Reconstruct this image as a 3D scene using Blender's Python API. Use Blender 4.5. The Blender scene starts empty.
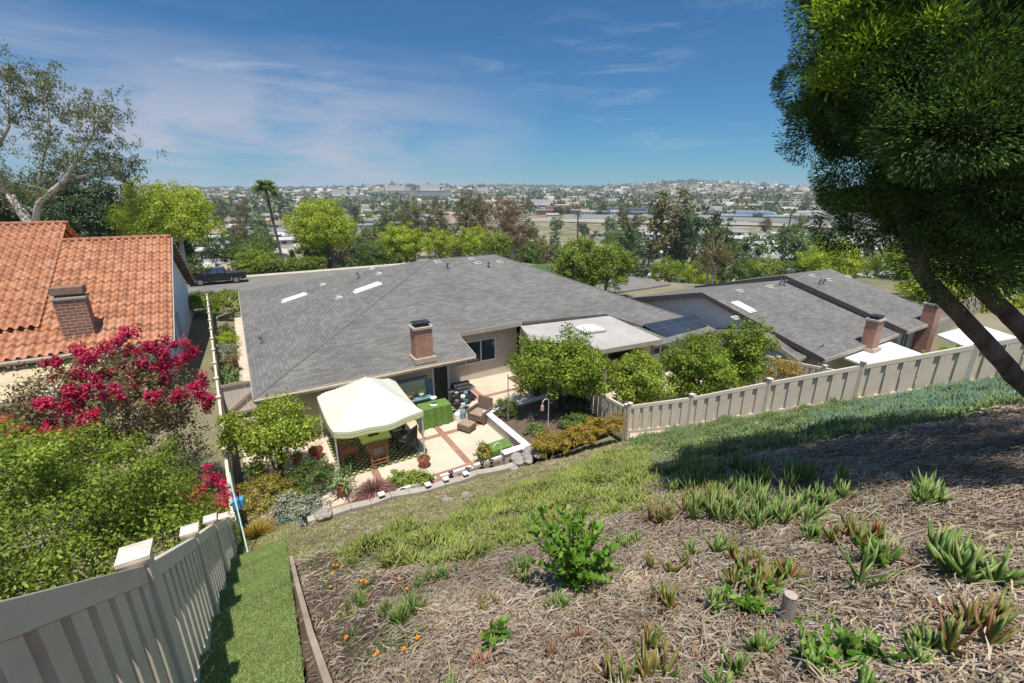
import bpy, math, random
import numpy as np
from mathutils import Vector, Matrix, noise as mnoise

R = math.radians
rnd = random.Random(7)
rng = np.random.default_rng(11)
sc = bpy.context.scene
COL = sc.collection
H = 9.9                                   # eye height above the patio (z = 0)
A = R(31)                                 # the houses are turned 31 degrees to the view
CA, SA = math.cos(A), math.sin(A)

# ------------------------------------------------------------------ camera
cam_d = bpy.data.cameras.new('camera')
cam = bpy.data.objects.new('camera', cam_d)
COL.objects.link(cam)
cam.location = (0, 0, H)
cam.rotation_euler = (R(90) - math.atan(149 / 455), 0, 0)
cam_d.sensor_width = 36
cam_d.lens = 36 * 455 / 1024
cam_d.clip_start = 0.05
cam_d.clip_end = 20000
sc.camera = cam

# ------------------------------------------------------------------ light
SUN = Vector((0.03, -0.29, 1.0)).normalized()
sun_d = bpy.data.lights.new('sun', 'SUN')
sun_d.energy = 4.6
sun_d.angle = R(0.53)
sun_d.color = (1.0, 0.945, 0.85)
sun = bpy.data.objects.new('sun', sun_d)
sun.rotation_euler = (-SUN).to_track_quat('-Z', 'Y').to_euler()
sun.location = (0, 0, 60)
COL.objects.link(sun)

world = bpy.data.worlds.new('World')
sc.world = world
world.use_nodes = True
wn, wl = world.node_tree.nodes, world.node_tree.links
wn.clear()
w_out = wn.new('ShaderNodeOutputWorld')
w_bg = wn.new('ShaderNodeBackground')
w_bg.inputs['Strength'].default_value = 0.15
sky = wn.new('ShaderNodeTexSky')
sky.sky_type = 'NISHITA'
sky.sun_disc = False
sky.sun_elevation = math.asin(SUN.z)
sky.sun_rotation = math.atan2(SUN.x, SUN.y)
sky.air_density = 1.0
sky.dust_density = 0.25
sky.ozone_density = 2.2
sky.altitude = 50


def wmath(op, a, b=None, clamp=False):
    n = wn.new('ShaderNodeMath'); n.operation = op; n.use_clamp = clamp
    for i, s in enumerate((a, b)):
        if s is None: continue
        if isinstance(s, (int, float)): n.inputs[i].default_value = s
        else: wl.new(s, n.inputs[i])
    return n.outputs[0]


def wramp(fac, stops):
    n = wn.new('ShaderNodeValToRGB')
    e = n.color_ramp.elements
    while len(e) < len(stops): e.new(0.5)
    for el, (p, c) in zip(e, stops):
        el.position = p; el.color = (c, c, c, 1)
    wl.new(fac, n.inputs[0])
    return n.outputs[0]


# thin cirrus streaks and a low bank of pale cloud, laid out by direction in the sky
tc = wn.new('ShaderNodeTexCoord')
sep = wn.new('ShaderNodeSeparateXYZ'); wl.new(tc.outputs['Generated'], sep.inputs[0])


def wnoise(scl, scale, detail, rough=0.6, loc=(0, 0, 0), dist=0.0):
    mp = wn.new('ShaderNodeMapping'); wl.new(tc.outputs['Generated'], mp.inputs[0])
    mp.inputs['Scale'].default_value = scl; mp.inputs['Location'].default_value = loc
    n = wn.new('ShaderNodeTexNoise'); wl.new(mp.outputs[0], n.inputs[0])
    n.inputs['Scale'].default_value = scale; n.inputs['Detail'].default_value = detail
    n.inputs['Roughness'].default_value = rough; n.inputs['Distortion'].default_value = dist
    return n.outputs[0]


def wmix(fac, a, b, blend='MIX'):
    n = wn.new('ShaderNodeMix'); n.data_type = 'RGBA'; n.blend_type = blend
    for s_, v_ in ((n.inputs['Factor'], fac), (n.inputs['A'], a), (n.inputs['B'], b)):
        if isinstance(v_, tuple): s_.default_value = (*v_, 1)
        elif isinstance(v_, (int, float)): s_.default_value = v_
        else: wl.new(v_, s_)
    return n.outputs['Result']


streak = wmath('MULTIPLY', wramp(wnoise((3.2, 3.2, 22), 1.6, 8, 0.65, (1.3, 0.2, 0.4), 0.6), [(0.50, 0), (0.70, 1)]), wramp(wnoise((1.5, 1.5, 5), 1.3, 2, 0.5, (4.2, 1.0, 2.0)), [(0.45, 0), (0.60, 1)]))
streak = wmath('MULTIPLY', streak, wramp(sep.outputs['Z'], [(0.04, 0.3), (0.13, 1.0), (0.34, 0.0)]))
leftness = wramp(wmath('ADD', wmath('MULTIPLY', sep.outputs['X'], -0.5), 0.5), [(0.46, 0.0), (0.66, 1.0)])
band = wramp(sep.outputs['Z'], [(0.0, 1.0), (0.10, 1.0), (0.26, 0.0)])
bank = wmath('MULTIPLY', wmath('MULTIPLY', leftness, band), wramp(wnoise((2.0, 2.0, 9), 1.5, 6, 0.6, (0.5, 2.0, 0.1), 0.4), [(0.36, 0.15), (0.56, 1)]))
# sky tinted darker ahead by hand, left bright behind the camera for fill light
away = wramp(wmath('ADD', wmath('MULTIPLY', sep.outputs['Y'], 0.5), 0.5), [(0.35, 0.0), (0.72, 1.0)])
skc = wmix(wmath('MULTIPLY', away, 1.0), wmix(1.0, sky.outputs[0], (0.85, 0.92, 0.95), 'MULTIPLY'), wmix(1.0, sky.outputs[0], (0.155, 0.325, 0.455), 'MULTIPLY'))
c1_ = wmix(wmath('MULTIPLY', bank, 0.95), skc, (2.45, 2.6, 3.15))
cm = wn.new('ShaderNodeMix'); cm.data_type = 'RGBA'
wl.new(wmath('MULTIPLY', streak, 0.60), cm.inputs['Factor']); wl.new(c1_, cm.inputs['A'])
cm.inputs['B'].default_value = (2.8, 3.2, 3.8, 1)
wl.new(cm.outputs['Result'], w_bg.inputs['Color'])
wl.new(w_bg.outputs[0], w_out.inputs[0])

sc.view_settings.view_transform = 'Standard'
sc.view_settings.look = 'None'
sc.view_settings.gamma = 1
sc.view_settings.use_curve_mapping = False
sc.view_settings.exposure = 0.40
sc.cycles.max_bounces = 6
sc.cycles.diffuse_bounces = 3
sc.cycles.transmission_bounces = 4
sc.cycles.transparent_max_bounces = 8
sc.cycles.volume_bounces = 0
sc.cycles.caustics_reflective = False
sc.cycles.caustics_refractive = False

# ------------------------------------------------------------------ materials
MATS = {}


class NT:
    def __init__(self, name):
        self.m = bpy.data.materials.new(name); self.m.use_nodes = True
        self.n = self.m.node_tree.nodes; self.l = self.m.node_tree.links
        self.n.clear()
        self.out = self.n.new('ShaderNodeOutputMaterial')
        self.p = self.n.new('ShaderNodeBsdfPrincipled')
        self.l.new(self.p.outputs[0], self.out.inputs[0])
        self.tc = self.n.new('ShaderNodeTexCoord')

    def set(self, sock, v):
        if hasattr(v, 'is_output') or hasattr(v, 'links'): self.l.new(v, sock)
        else: sock.default_value = v

    def noise(self, scale, detail=4, rough=0.55, coord='Object', stretch=None, dist=0):
        n = self.n.new('ShaderNodeTexNoise')
        n.inputs['Scale'].default_value = scale; n.inputs['Detail'].default_value = detail
        n.inputs['Roughness'].default_value = rough; n.inputs['Distortion'].default_value = dist
        v = self.tc.outputs[coord]
        if stretch:
            mpn = self.n.new('ShaderNodeMapping'); mpn.inputs['Scale'].default_value = stretch
            self.l.new(v, mpn.inputs[0]); v = mpn.outputs[0]
        self.l.new(v, n.inputs[0])
        return n.outputs[0]

    def ramp(self, fac, stops, interp='LINEAR'):
        n = self.n.new('ShaderNodeValToRGB'); n.color_ramp.interpolation = interp
        e = n.color_ramp.elements
        while len(e) < len(stops): e.new(0.5)
        for el, (p, c) in zip(e, stops):
            el.position = p
            el.color = (c, c, c, 1) if isinstance(c, (int, float)) else (*c, 1)
        self.l.new(fac, n.inputs[0])
        return n.outputs[0]

    def mix(self, fac, a, b, blend='MIX'):
        n = self.n.new('ShaderNodeMix'); n.data_type = 'RGBA'; n.blend_type = blend
        for s, v in ((n.inputs['Factor'], fac), (n.inputs['A'], a), (n.inputs['B'], b)):
            if isinstance(v, tuple): s.default_value = (*v, 1)
            elif isinstance(v, (int, float)): s.default_value = v
            else: self.l.new(v, s)
        return n.outputs['Result']

    def math(self, op, a, b=0.0):
        n = self.n.new('ShaderNodeMath'); n.operation = op
        for s, v in zip(n.inputs, (a, b)):
            if isinstance(v, (int, float)): s.default_value = v
            else: self.l.new(v, s)
        return n.outputs[0]

    def bump(self, h, strength=0.3, dist=0.02):
        b = self.n.new('ShaderNodeBump')
        b.inputs['Strength'].default_value = strength; b.inputs['Distance'].default_value = dist
        self.l.new(h, b.inputs['Height']); self.l.new(b.outputs[0], self.p.inputs['Normal'])

    def base(self, c): self.set(self.p.inputs['Base Color'], c if not isinstance(c, tuple) else (*c, 1))


def plain(name, c1, c2=None, scale=3.0, rough=0.7, bump=0.0, metal=0.0, spec=0.4, bscale=None, stretch=None, lo=0.35, hi=0.65):
    if name in MATS: return MATS[name]
    t = NT(name)
    c2 = c2 or tuple(x * 0.82 for x in c1)
    f = t.noise(scale, 6, 0.6, stretch=stretch)
    t.base(t.ramp(f, [(lo, c2), (hi, c1)]))
    t.p.inputs['Roughness'].default_value = rough
    t.p.inputs['Metallic'].default_value = metal
    t.p.inputs['Specular IOR Level'].default_value = spec
    if bump: t.bump(t.noise(bscale or scale * 6, 4), bump)
    MATS[name] = t.m
    return t.m


def leafm(name, cols, rough=0.5, trans=0.35, spec=0.35, tcol=1.5):
    """foliage: every leaf (mesh island) picks its own colour; part of the light passes through"""
    if name in MATS: return MATS[name]
    t = NT(name)
    g = t.n.new('ShaderNodeNewGeometry')
    k = len(cols)
    c = t.ramp(g.outputs['Random Per Island'], [((i + 0.5) / k, x) for i, x in enumerate(cols)])
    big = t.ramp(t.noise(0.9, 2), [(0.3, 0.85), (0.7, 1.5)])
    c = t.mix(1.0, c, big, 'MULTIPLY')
    t.base(c)
    t.p.inputs['Roughness'].default_value = rough
    t.p.inputs['Specular IOR Level'].default_value = spec
    if trans:
        tr = t.n.new('ShaderNodeBsdfTranslucent')
        c2 = t.mix(1.0, c, (tcol, tcol * 1.05, tcol * 0.55), 'MULTIPLY')
        t.l.new(c2, tr.inputs[0])
        ms = t.n.new('ShaderNodeMixShader'); ms.inputs[0].default_value = trans
        t.l.new(t.p.outputs[0], ms.inputs[1]); t.l.new(tr.outputs[0], ms.inputs[2])
        t.l.new(ms.outputs[0], t.out.inputs[0])
    MATS[name] = t.m
    return t.m


def brickm(name, c1, c2, mortar, bw, bh, ms=0.012, rough=0.85, bump=0.4, bias=0.0, offset=0.5, grime=None):
    if name in MATS: return MATS[name]
    t = NT(name)
    b = t.n.new('ShaderNodeTexBrick')
    t.l.new(t.tc.outputs['UV'], b.inputs['Vector'])
    b.inputs['Color1'].default_value = (*c1, 1); b.inputs['Color2'].default_value = (*c2, 1)
    b.inputs['Mortar'].default_value = (*mortar, 1)
    b.inputs['Scale'].default_value = 1; b.inputs['Mortar Size'].default_value = ms
    b.inputs['Brick Width'].default_value = bw; b.inputs['Row Height'].default_value = bh
    b.inputs['Bias'].default_value = bias; b.offset = offset
    c = b.outputs['Color']
    f = t.ramp(t.noise(0.5, 4), [(0.3, 0.84), (0.7, 1.12)])
    c = t.mix(1.0, c, f, 'MULTIPLY')
    f2 = t.ramp(t.noise(24, 3), [(0.3, 0.85), (0.7, 1.12)])
    c = t.mix(1.0, c, f2, 'MULTIPLY')
    t.base(c)
    t.p.inputs['Roughness'].default_value = rough
    if bump: t.bump(t.math('ADD', t.math('MULTIPLY', b.outputs['Fac'], -1.0), t.math('MULTIPLY', t.noise(30, 3), 0.4)), bump, 0.012)
    MATS[name] = t.m
    return t.m


def glassm(name, c=(0.02, 0.03, 0.04), rough=0.05):
    if name in MATS: return MATS[name]
    t = NT(name)
    t.base(t.ramp(t.noise(1.2, 2), [(0.35, c), (0.7, tuple(x * 2.2 for x in c))]))
    t.p.inputs['Roughness'].default_value = rough
    t.p.inputs['Specular IOR Level'].default_value = 0.8
    MATS[name] = t.m
    return t.m


M_vinyl = plain('vinyl', (0.68, 0.595, 0.475), (0.57, 0.49, 0.385), 1.6, 0.55, 0.05, lo=0.30, hi=0.55)
M_vinyl_cap = plain('vinyl_cap', (0.64, 0.58, 0.49), (0.58, 0.52, 0.44), 2.5, 0.45)
M_white = plain('white_paint', (0.80, 0.79, 0.76), (0.70, 0.69, 0.65), 3, 0.55)
M_stucco = plain('stucco', (0.56, 0.50, 0.41), (0.50, 0.44, 0.36), 1.5, 0.9, 0.25, bscale=40)
M_stucco_blue = plain('stucco_pale', (0.66, 0.68, 0.70), (0.58, 0.60, 0.63), 1.2, 0.9, 0.25, bscale=40)
M_stucco_lav = plain('stucco_grey', (0.72, 0.64, 0.58), (0.66, 0.58, 0.52), 1.2, 0.9, 0.2, bscale=40)
M_trim = plain('trim_tan', (0.42, 0.36, 0.28), (0.36, 0.30, 0.23), 4, 0.6)
M_trim_dark = plain('trim_brown', (0.10, 0.08, 0.07), (0.08, 0.065, 0.055), 4, 0.6)
M_shingle = brickm('shingle', (0.122, 0.117, 0.107), (0.182, 0.174, 0.160), (0.092, 0.088, 0.08), 0.42, 0.17, 0.010, 0.95, 0.5, 0.0)
M_ridge = plain('ridge_shingle', (0.150, 0.143, 0.131), (0.12, 0.114, 0.105), 5, 0.95)
M_brick = brickm('brick', (0.36, 0.13, 0.075), (0.24, 0.085, 0.055), (0.40, 0.34, 0.28), 0.24, 0.085, 0.010)
M_brick_dark = brickm('old_brick', (0.27, 0.10, 0.06), (0.19, 0.075, 0.05), (0.36, 0.30, 0.24), 0.38, 0.16, 0.016)
M_concrete = plain('concrete', (0.42, 0.37, 0.31), (0.33, 0.29, 0.24), 1.6, 0.9, 0.25, bscale=20)
M_metal = plain('grey_metal', (0.35, 0.35, 0.35), None, 6, 0.4, metal=0.7)
M_dark = plain('dark_plastic', (0.03, 0.03, 0.033), (0.02, 0.02, 0.022), 6, 0.5)
M_glass = glassm('window_glass')
M_wood = plain('red_wood', (0.30, 0.12, 0.055), (0.20, 0.075, 0.035), 6, 0.6, 0.1, stretch=(1, 1, 6))
M_bark = plain('bark', (0.16, 0.12, 0.09), (0.08, 0.06, 0.045), 5, 0.95, 0.6, bscale=18)
M_bark_grey = plain('conifer_bark', (0.19, 0.155, 0.13), (0.075, 0.06, 0.052), 7, 0.95, 1.0, bscale=22, stretch=(1, 1, 0.35))
M_bark_pale = plain('eucalyptus_bark', (0.55, 0.50, 0.43), (0.36, 0.31, 0.26), 1.2, 0.85, 0.2, stretch=(1, 1, 0.4))
M_soil = plain('soil', (0.15, 0.105, 0.075), (0.09, 0.062, 0.045), 4, 1.0, 0.8, bscale=25)
M_timber = plain('edging_timber', (0.40, 0.33, 0.25), (0.28, 0.22, 0.165), 4, 0.9, 0.3, stretch=(1, 0.2, 1))

# ------------------------------------------------------------------ objects
WM = {}                                    # world matrix of every object built here
UVF = Matrix.Rotation(A, 4, 'Z')


def L(u, v, z=0.0): return Vector((u * CA - v * SA, u * SA + v * CA, z))


def to_uv(x, y): return x * CA + y * SA, -x * SA + y * CA


def tag(o, label=None, cat=None, group=None, kind=None):
    for k, v in (('label', label), ('category', cat), ('group', group), ('kind', kind)):
        if v: o[k] = v
    return o


def link(o, mw, parent=None):
    COL.objects.link(o)
    if parent is not None:
        o.parent = parent
        o.matrix_basis = WM[parent.name].inverted() @ mw
    else:
        o.matrix_basis = mw
    WM[o.name] = mw.copy()
    return o


def thing(name, loc, label, cat, group=None, rz=A):
    o = bpy.data.objects.new(name, None)
    o.empty_display_size = 0.3
    link(o, Matrix.Translation(loc) @ Matrix.Rotation(rz, 4, 'Z'))
    return tag(o, label, cat, group)


class MB:
    """collects faces in the coordinates of one frame and links them as ONE mesh object"""
    def __init__(s, frame=None):
        s.f = frame if frame is not None else UVF
        s.v = []; s.fc = []

    def poly(s, pts):
        i = len(s.v); s.v += [Vector(p) for p in pts]; s.fc.append(list(range(i, i + len(pts)))); return s

    def solid(s, bot, top):
        i = len(s.v); n = len(bot); s.v += [Vector(p) for p in bot] + [Vector(p) for p in top]
        s.fc.append([i + k for k in range(n)][::-1]); s.fc.append([i + n + k for k in range(n)])
        for k in range(n):
            j = (k + 1) % n
            s.fc.append([i + k, i + j, i + n + j, i + n + k])
        return s

    def box(s, x0, x1, y0, y1, z0, z1, tf=None):
        b = [(x0, y0, z0), (x1, y0, z0), (x1, y1, z0), (x0, y1, z0)]
        t = [(x0, y0, z1), (x1, y0, z1), (x1, y1, z1), (x0, y1, z1)]
        if tf is not None:
            b = [tf @ Vector(p) for p in b]; t = [tf @ Vector(p) for p in t]
        return s.solid(b, t)

    def slab(s, pts, th):
        """a flat polygon with thickness below it"""
        return s.solid([(p[0], p[1], p[2] - th) for p in pts], pts)

    def beam(s, p, q, w, h, up=(0, 0, 1)):
        p, q = Vector(p), Vector(q); d = (q - p).normalized(); up = Vector(up)
        if abs(d.dot(up)) > 0.98: up = Vector((1, 0, 0))
        sd = d.cross(up).normalized() * w / 2; u2 = sd.cross(d).normalized() * h / 2
        return s.solid([p - sd - u2, p + sd - u2, p + sd + u2, p - sd + u2], [q - sd - u2, q + sd - u2, q + sd + u2, q - sd + u2])

    def tube(s, pts, rad, n=8, cap=True, wob=0.0):
        pts = [Vector(p) for p in pts]
        if isinstance(rad, (int, float)): rad = [rad] * len(pts)
        rings = []
        ref = Vector((0.3, 0.9, 0.2))
        for k, p in enumerate(pts):
            d = (pts[min(k + 1, len(pts) - 1)] - pts[max(k - 1, 0)]).normalized()
            a = d.cross(ref)
            if a.length < 0.1: a = d.cross(Vector((1, 0, 0)))
            a.normalize(); b = d.cross(a)
            ring = []
            for j in range(n):
                t = 2 * math.pi * j / n
                r = rad[k] * (1 + (rnd.uniform(-wob, wob) if wob else 0))
                ring.append(len(s.v)); s.v.append(p + a * math.cos(t) * r + b * math.sin(t) * r)
            rings.append(ring)
        for r0, r1 in zip(rings, rings[1:]):
            for j in range(n):
                k = (j + 1) % n
                s.fc.append([r0[j], r0[k], r1[k], r1[j]])
        if cap: s.fc.append(rings[0][::-1]); s.fc.append(rings[-1][:])
        return s

    def lathe(s, c, prof, n=14):
        c = Vector(c); rings = []
        for r, z in prof:
            ring = []
            for j in range(n):
                t = 2 * math.pi * j / n
                ring.append(len(s.v)); s.v.append(c + Vector((r * math.cos(t), r * math.sin(t), z)))
            rings.append(ring)
        for r0, r1 in zip(rings, rings[1:]):
            for j in range(n):
                k = (j + 1) % n
                s.fc.append([r0[j], r0[k], r1[k], r1[j]])
        s.fc.append(rings[0][::-1]); s.fc.append(rings[-1][:])
        return s

    def build(s, name, mat, parent=None, smooth=False, bevel=0.0):
        me = bpy.data.meshes.new(name)
        wv = [s.f @ p for p in s.v]
        if parent is not None:
            pm = WM[parent.name]
            lo = Vector((min(p.x for p in wv), min(p.y for p in wv), min(p.z for p in wv)))
            hi = Vector((max(p.x for p in wv), max(p.y for p in wv), max(p.z for p in wv)))
            mw = Matrix.Translation((lo + hi) / 2) @ pm.to_3x3().normalized().to_4x4()
        else:
            lo = Vector((min(p.x for p in wv), min(p.y for p in wv), min(p.z for p in wv)))
            hi = Vector((max(p.x for p in wv), max(p.y for p in wv), max(p.z for p in wv)))
            mw = Matrix.Translation(((lo.x + hi.x) / 2, (lo.y + hi.y) / 2, lo.z)) @ s.f.to_3x3().normalized().to_4x4()
        inv = mw.inverted()
        me.from_pydata([inv @ p for p in wv], [], s.fc)
        uvl = me.uv_layers.new(name='UVMap')
        for poly in me.polygons:
            n = poly.normal
            if abs(n.z) > 0.999: t = Vector((1, 0, 0))
            else: t = Vector((0, 0, 1)).cross(n).normalized()
            b = n.cross(t)
            for li in poly.loop_indices:
                p = me.vertices[me.loops[li].vertex_index].co
                uvl.data[li].uv = (p.dot(t), p.dot(b))
        if smooth: me.shade_smooth()
        me.materials.append(mat)
        o = bpy.data.objects.new(name, me)
        link(o, mw, parent)
        if bevel:
            b = o.modifiers.new('bevel', 'BEVEL'); b.width = bevel; b.segments = 2; b.limit_method = 'ANGLE'
        return o


def npmesh(name, V, F, mat, parent=None, loc=None, smooth=False, attr=None, rz=0.0):
    """large mesh from arrays: V in WORLD coordinates, F (n,3) or (n,4)"""
    V = np.asarray(V, dtype=np.float32); F = np.asarray(F, dtype=np.int32)
    me = bpy.data.meshes.new(name)
    if loc is None:
        loc = (float(V[:, 0].mean()), float(V[:, 1].mean()), float(V[:, 2].min()))
    k = F.shape[1]
    me.vertices.add(len(V)); me.vertices.foreach_set('co', (V - np.asarray(loc, dtype=np.float32)).ravel())
    me.loops.add(F.size); me.loops.foreach_set('vertex_index', F.ravel())
    me.polygons.add(len(F))
    me.polygons.foreach_set('loop_start', np.arange(0, F.size, k, dtype=np.int32))
    if smooth: me.polygons.foreach_set('use_smooth', np.ones(len(F), dtype=bool))
    me.update(calc_edges=True)
    if attr is not None:
        at = me.color_attributes.new('zone', 'FLOAT_COLOR', 'POINT')
        at.data.foreach_set('color', np.asarray(attr, dtype=np.float32).ravel())
    me.materials.append(mat)
    o = bpy.data.objects.new(name, me)
    mw = Matrix.Translation(loc)
    return link(o, mw, parent)


def copy_tree(o, mw, parent=None):
    """a copy of a thing with copies of its parts and sub-parts (no operators)"""
    c = o.copy(); COL.objects.link(c)
    if parent is None:
        c.matrix_basis = mw
    else:
        c.parent = parent
    WM[c.name] = mw
    for ch in KIDS.get(o.name, ()):
        copy_tree(ch, mw @ ch.matrix_basis, c)
    return c


KIDS = {}


def kids_of(o):
    KIDS[o.name] = [x for x in bpy.data.objects if x.parent == o]
    for x in KIDS[o.name]: kids_of(x)


def norm(a):
    return a / np.maximum(np.linalg.norm(a, axis=1, keepdims=True), 1e-9)


def leaf_quads(P, N, D, ln, wd, fold=0.25):
    """n folded leaves: base P, normal N, direction D, length, width -> V, F"""
    n = len(P)
    D = norm(D); S = norm(np.cross(N, D)); N2 = np.cross(D, S)
    ln = np.broadcast_to(np.asarray(ln, dtype=float).reshape(-1, 1), (n, 1)); wd = np.broadcast_to(np.asarray(wd, dtype=float).reshape(-1, 1), (n, 1))
    mid = P + D * ln * 0.45 - N2 * wd * fold
    V = np.stack([P, mid + S * wd * 0.5 + N2 * wd * fold * 1.6, P + D * ln, mid - S * wd * 0.5 + N2 * wd * fold * 1.6], 1).reshape(-1, 3)
    F = np.arange(4 * n).reshape(-1, 4)
    return V, F


def blades(P, D, up, ln, w):
    """three-sided tapering fingers: base P, direction D"""
    n = len(P)
    D = norm(D); S = norm(np.cross(D, up)); T = np.cross(S, D)
    ln = np.asarray(ln).reshape(-1, 1); w = np.asarray(w).reshape(-1, 1)
    r = []
    for a in (0.0, 2.094, 4.189): r.append(P + (S * math.cos(a) + T * math.sin(a)) * w * 0.40)
    for a in (0.0, 2.094, 4.189): r.append(P + D * ln * 0.55 + T * ln * 0.05 + (S * math.cos(a) + T * math.sin(a)) * w * 0.5)
    r.append(P + D * ln + T * ln * 0.16)
    V = np.stack(r, 1).reshape(-1, 3)
    b = (np.arange(n) * 7).reshape(-1, 1)
    tri = np.array([[0, 1, 4], [0, 4, 3], [1, 2, 5], [1, 5, 4], [2, 0, 3], [2, 3, 5], [3, 4, 6], [4, 5, 6], [5, 3, 6]])
    F = (b[:, :, None] + tri[None]).reshape(-1, 3)
    return V, F


def rand_dirs(n, g=None):
    g = g or rng
    return norm(g.normal(size=(n, 3)))


def crown_arrays(c, rad, clumps, per, leaf, cr, seed=0, up=0.5, shell=0.45, narrow=0.5, lump=0.25, bottom=-0.75, droop=0.0):
    """leaf clumps spread through an uneven crown; returns V, F and the clump centres"""
    g = np.random.default_rng(seed)
    c = np.asarray(c, float); rad = np.asarray(rad, float)
    d = rand_dirs(clumps * 3, g); d = d[d[:, 2] > bottom][:clumps]
    r = shell + (1 - shell) * g.random(len(d)) ** 0.6
    ph = g.random(6) * 6.28
    lum = 1 + lump * (np.sin(d[:, 0] * 4 + ph[0]) * np.sin(d[:, 1] * 4.3 + ph[1]) + 0.6 * np.sin(d[:, 2] * 6 + ph[2] + d[:, 0] * 5))
    cc = c + d * rad * (r * lum)[:, None]
    n = len(cc) * per
    size = g.uniform(0.6, 1.35, len(cc))
    k = np.repeat(np.arange(len(cc)), per)
    off = rand_dirs(n, g) * (g.random((n, 1)) ** 0.5) * (cr * size[k])[:, None] * np.array([1, 1, 0.72])
    P = cc[k] + off
    out = norm(off + 1e-6) * 0.7 + norm(P - c) * 0.5 + g.normal(size=(n, 3)) * 0.55 + np.array([0, 0, up])
    N = norm(out)
    D = norm(np.cross(N, rand_dirs(n, g))) + np.array([0, 0, -droop])
    ln = leaf * g.uniform(0.65, 1.3, n)
    V, F = leaf_quads(P, N, D, ln, ln * narrow)
    return V, F, cc


def tree(name, label, cat, group, base, h, rad, clumps, per, leaf, cr, lm, bark=None, tr=0.12, cz=None, seed=1, limbs=7, stems=1, lean=(0, 0), **kw):
    """a tree: tapered trunk with limbs, and a crown of leaf clumps"""
    bark = bark or M_bark
    base = Vector(base)
    root = thing(name, base, label, cat, group, 0)
    cz = cz if cz is not None else h - rad[2]
    c = np.array([base.x + lean[0], base.y + lean[1], base.z + cz])
    V, F, cc = crown_arrays(c, rad, clumps, per, leaf, cr, seed, **kw)
    g = random.Random(seed)
    m = MB(Matrix.Identity(4))
    for s in range(stems):
        a = g.uniform(0, 6.28); o = Vector((math.cos(a), math.sin(a), 0)) * (tr * 1.2 if stems > 1 else 0)
        fork = Vector((c[0], c[1], base.z + max(cz - rad[2] * 0.55, cz * 0.35))) + o * 3
        mid = base.lerp(fork, 0.5) + Vector((g.uniform(-1, 1), g.uniform(-1, 1), 0)) * tr * 1.2
        m.tube([base + o + Vector((0, 0, -0.15)), base + o + Vector((0, 0, 0.25)) * 1, mid + o, fork], [tr * 1.3, tr, tr * 0.85, tr * 0.7], 9)
        for i in range(limbs):
            t = Vector(cc[g.randrange(len(cc))])
            j = fork.lerp(t, 0.5) + Vector((g.uniform(-.1, .1), g.uniform(-.1, .1), g.uniform(-0.25, 0.1))) * rad[0]
            m.tube([fork - Vector((0, 0, tr)), j, t], [tr * 0.55, tr * 0.33, tr * 0.1], 6)
    m.build('trunk', bark, root, True)
    npmesh('crown', V, F, lm, root, tuple(c))
    return root


def shrub(name, label, cat, group, base, rad, clumps, per, leaf, cr, lm, seed=1, **kw):
    """a bush: stems under an uneven mass of leaves reaching down to the ground"""
    base = Vector(base)
    root = thing(name, base, label, cat, group, 0)
    kw.setdefault('bottom', -0.35)
    c = np.array([base.x, base.y, base.z + rad[2] * 0.45])
    V, F, cc = crown_arrays(c, (rad[0], rad[1], rad[2] * 0.6), clumps, per, leaf, cr, seed, **kw)
    m = MB(Matrix.Identity(4)); g = random.Random(seed)
    for i in range(6):
        t = Vector(cc[g.randrange(len(cc))])
        m.tube([base + Vector((g.uniform(-.1, .1), g.uniform(-.1, .1), -0.1)), base.lerp(t, 0.6), t], [0.03, 0.02, 0.008], 5)
    m.build('stems', M_bark, root)
    npmesh('foliage', V, F, lm, root, tuple(c))
    return root
# ------------------------------------------------------------------ terrain
def sstep(a, b, x):
    t = np.clip((x - a) / (b - a), 0, 1); return t * t * (3 - 2 * t)


FD0, FD1 = np.array([12.85, 12.0]), np.array([18.0, 2.8])        # line of the fence on the hill (u, v)
FDN = np.array([FD1[1] - FD0[1], -(FD1[0] - FD0[0])]); FDN = -FDN / np.linalg.norm(FDN)


def beyond_fence(u, v): return (u - FD0[0]) * FDN[0] + (v - FD0[1]) * FDN[1]   # > 0 on the neighbours' side


def hill_raw(u, v):
    return 7.93 - 0.56 * v - 0.08 * np.maximum(0, u - 1)


def hill(u, v):
    """height of the planted slope in house coordinates"""
    u = np.asarray(u, float); v = np.asarray(v, float)
    z = hill_raw(u, v)
    z = z + (0.05 * np.sin(u * 1.9 + v * 0.7) * np.sin(v * 2.3 - u * 0.4) + 0.035 * np.sin(u * 4.1 + 1) * np.sin(v * 3.7)) * sstep(0.1, 1.0, u)
    z = np.where(u < -1.12, z - 0.25, z)
    z = z - 0.32 * sstep(9.3, 12.4, v) * (u > 0.3)
    strip = (u > -1.12) & (u < -0.06) & (v < 9.6)
    z = np.where(strip, hill_raw(u, v) - 0.12, z)
    wall = (v > 12.5) & (u > 0.5)
    soft = np.maximum(z, -0.25)
    z = np.where(wall, np.minimum(z, -0.3), soft)
    z = np.where(beyond_fence(u, v) > 0.12, np.minimum(z, -0.4), z)
    return z


def hz(u, v): return float(hill(u, v))


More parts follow.
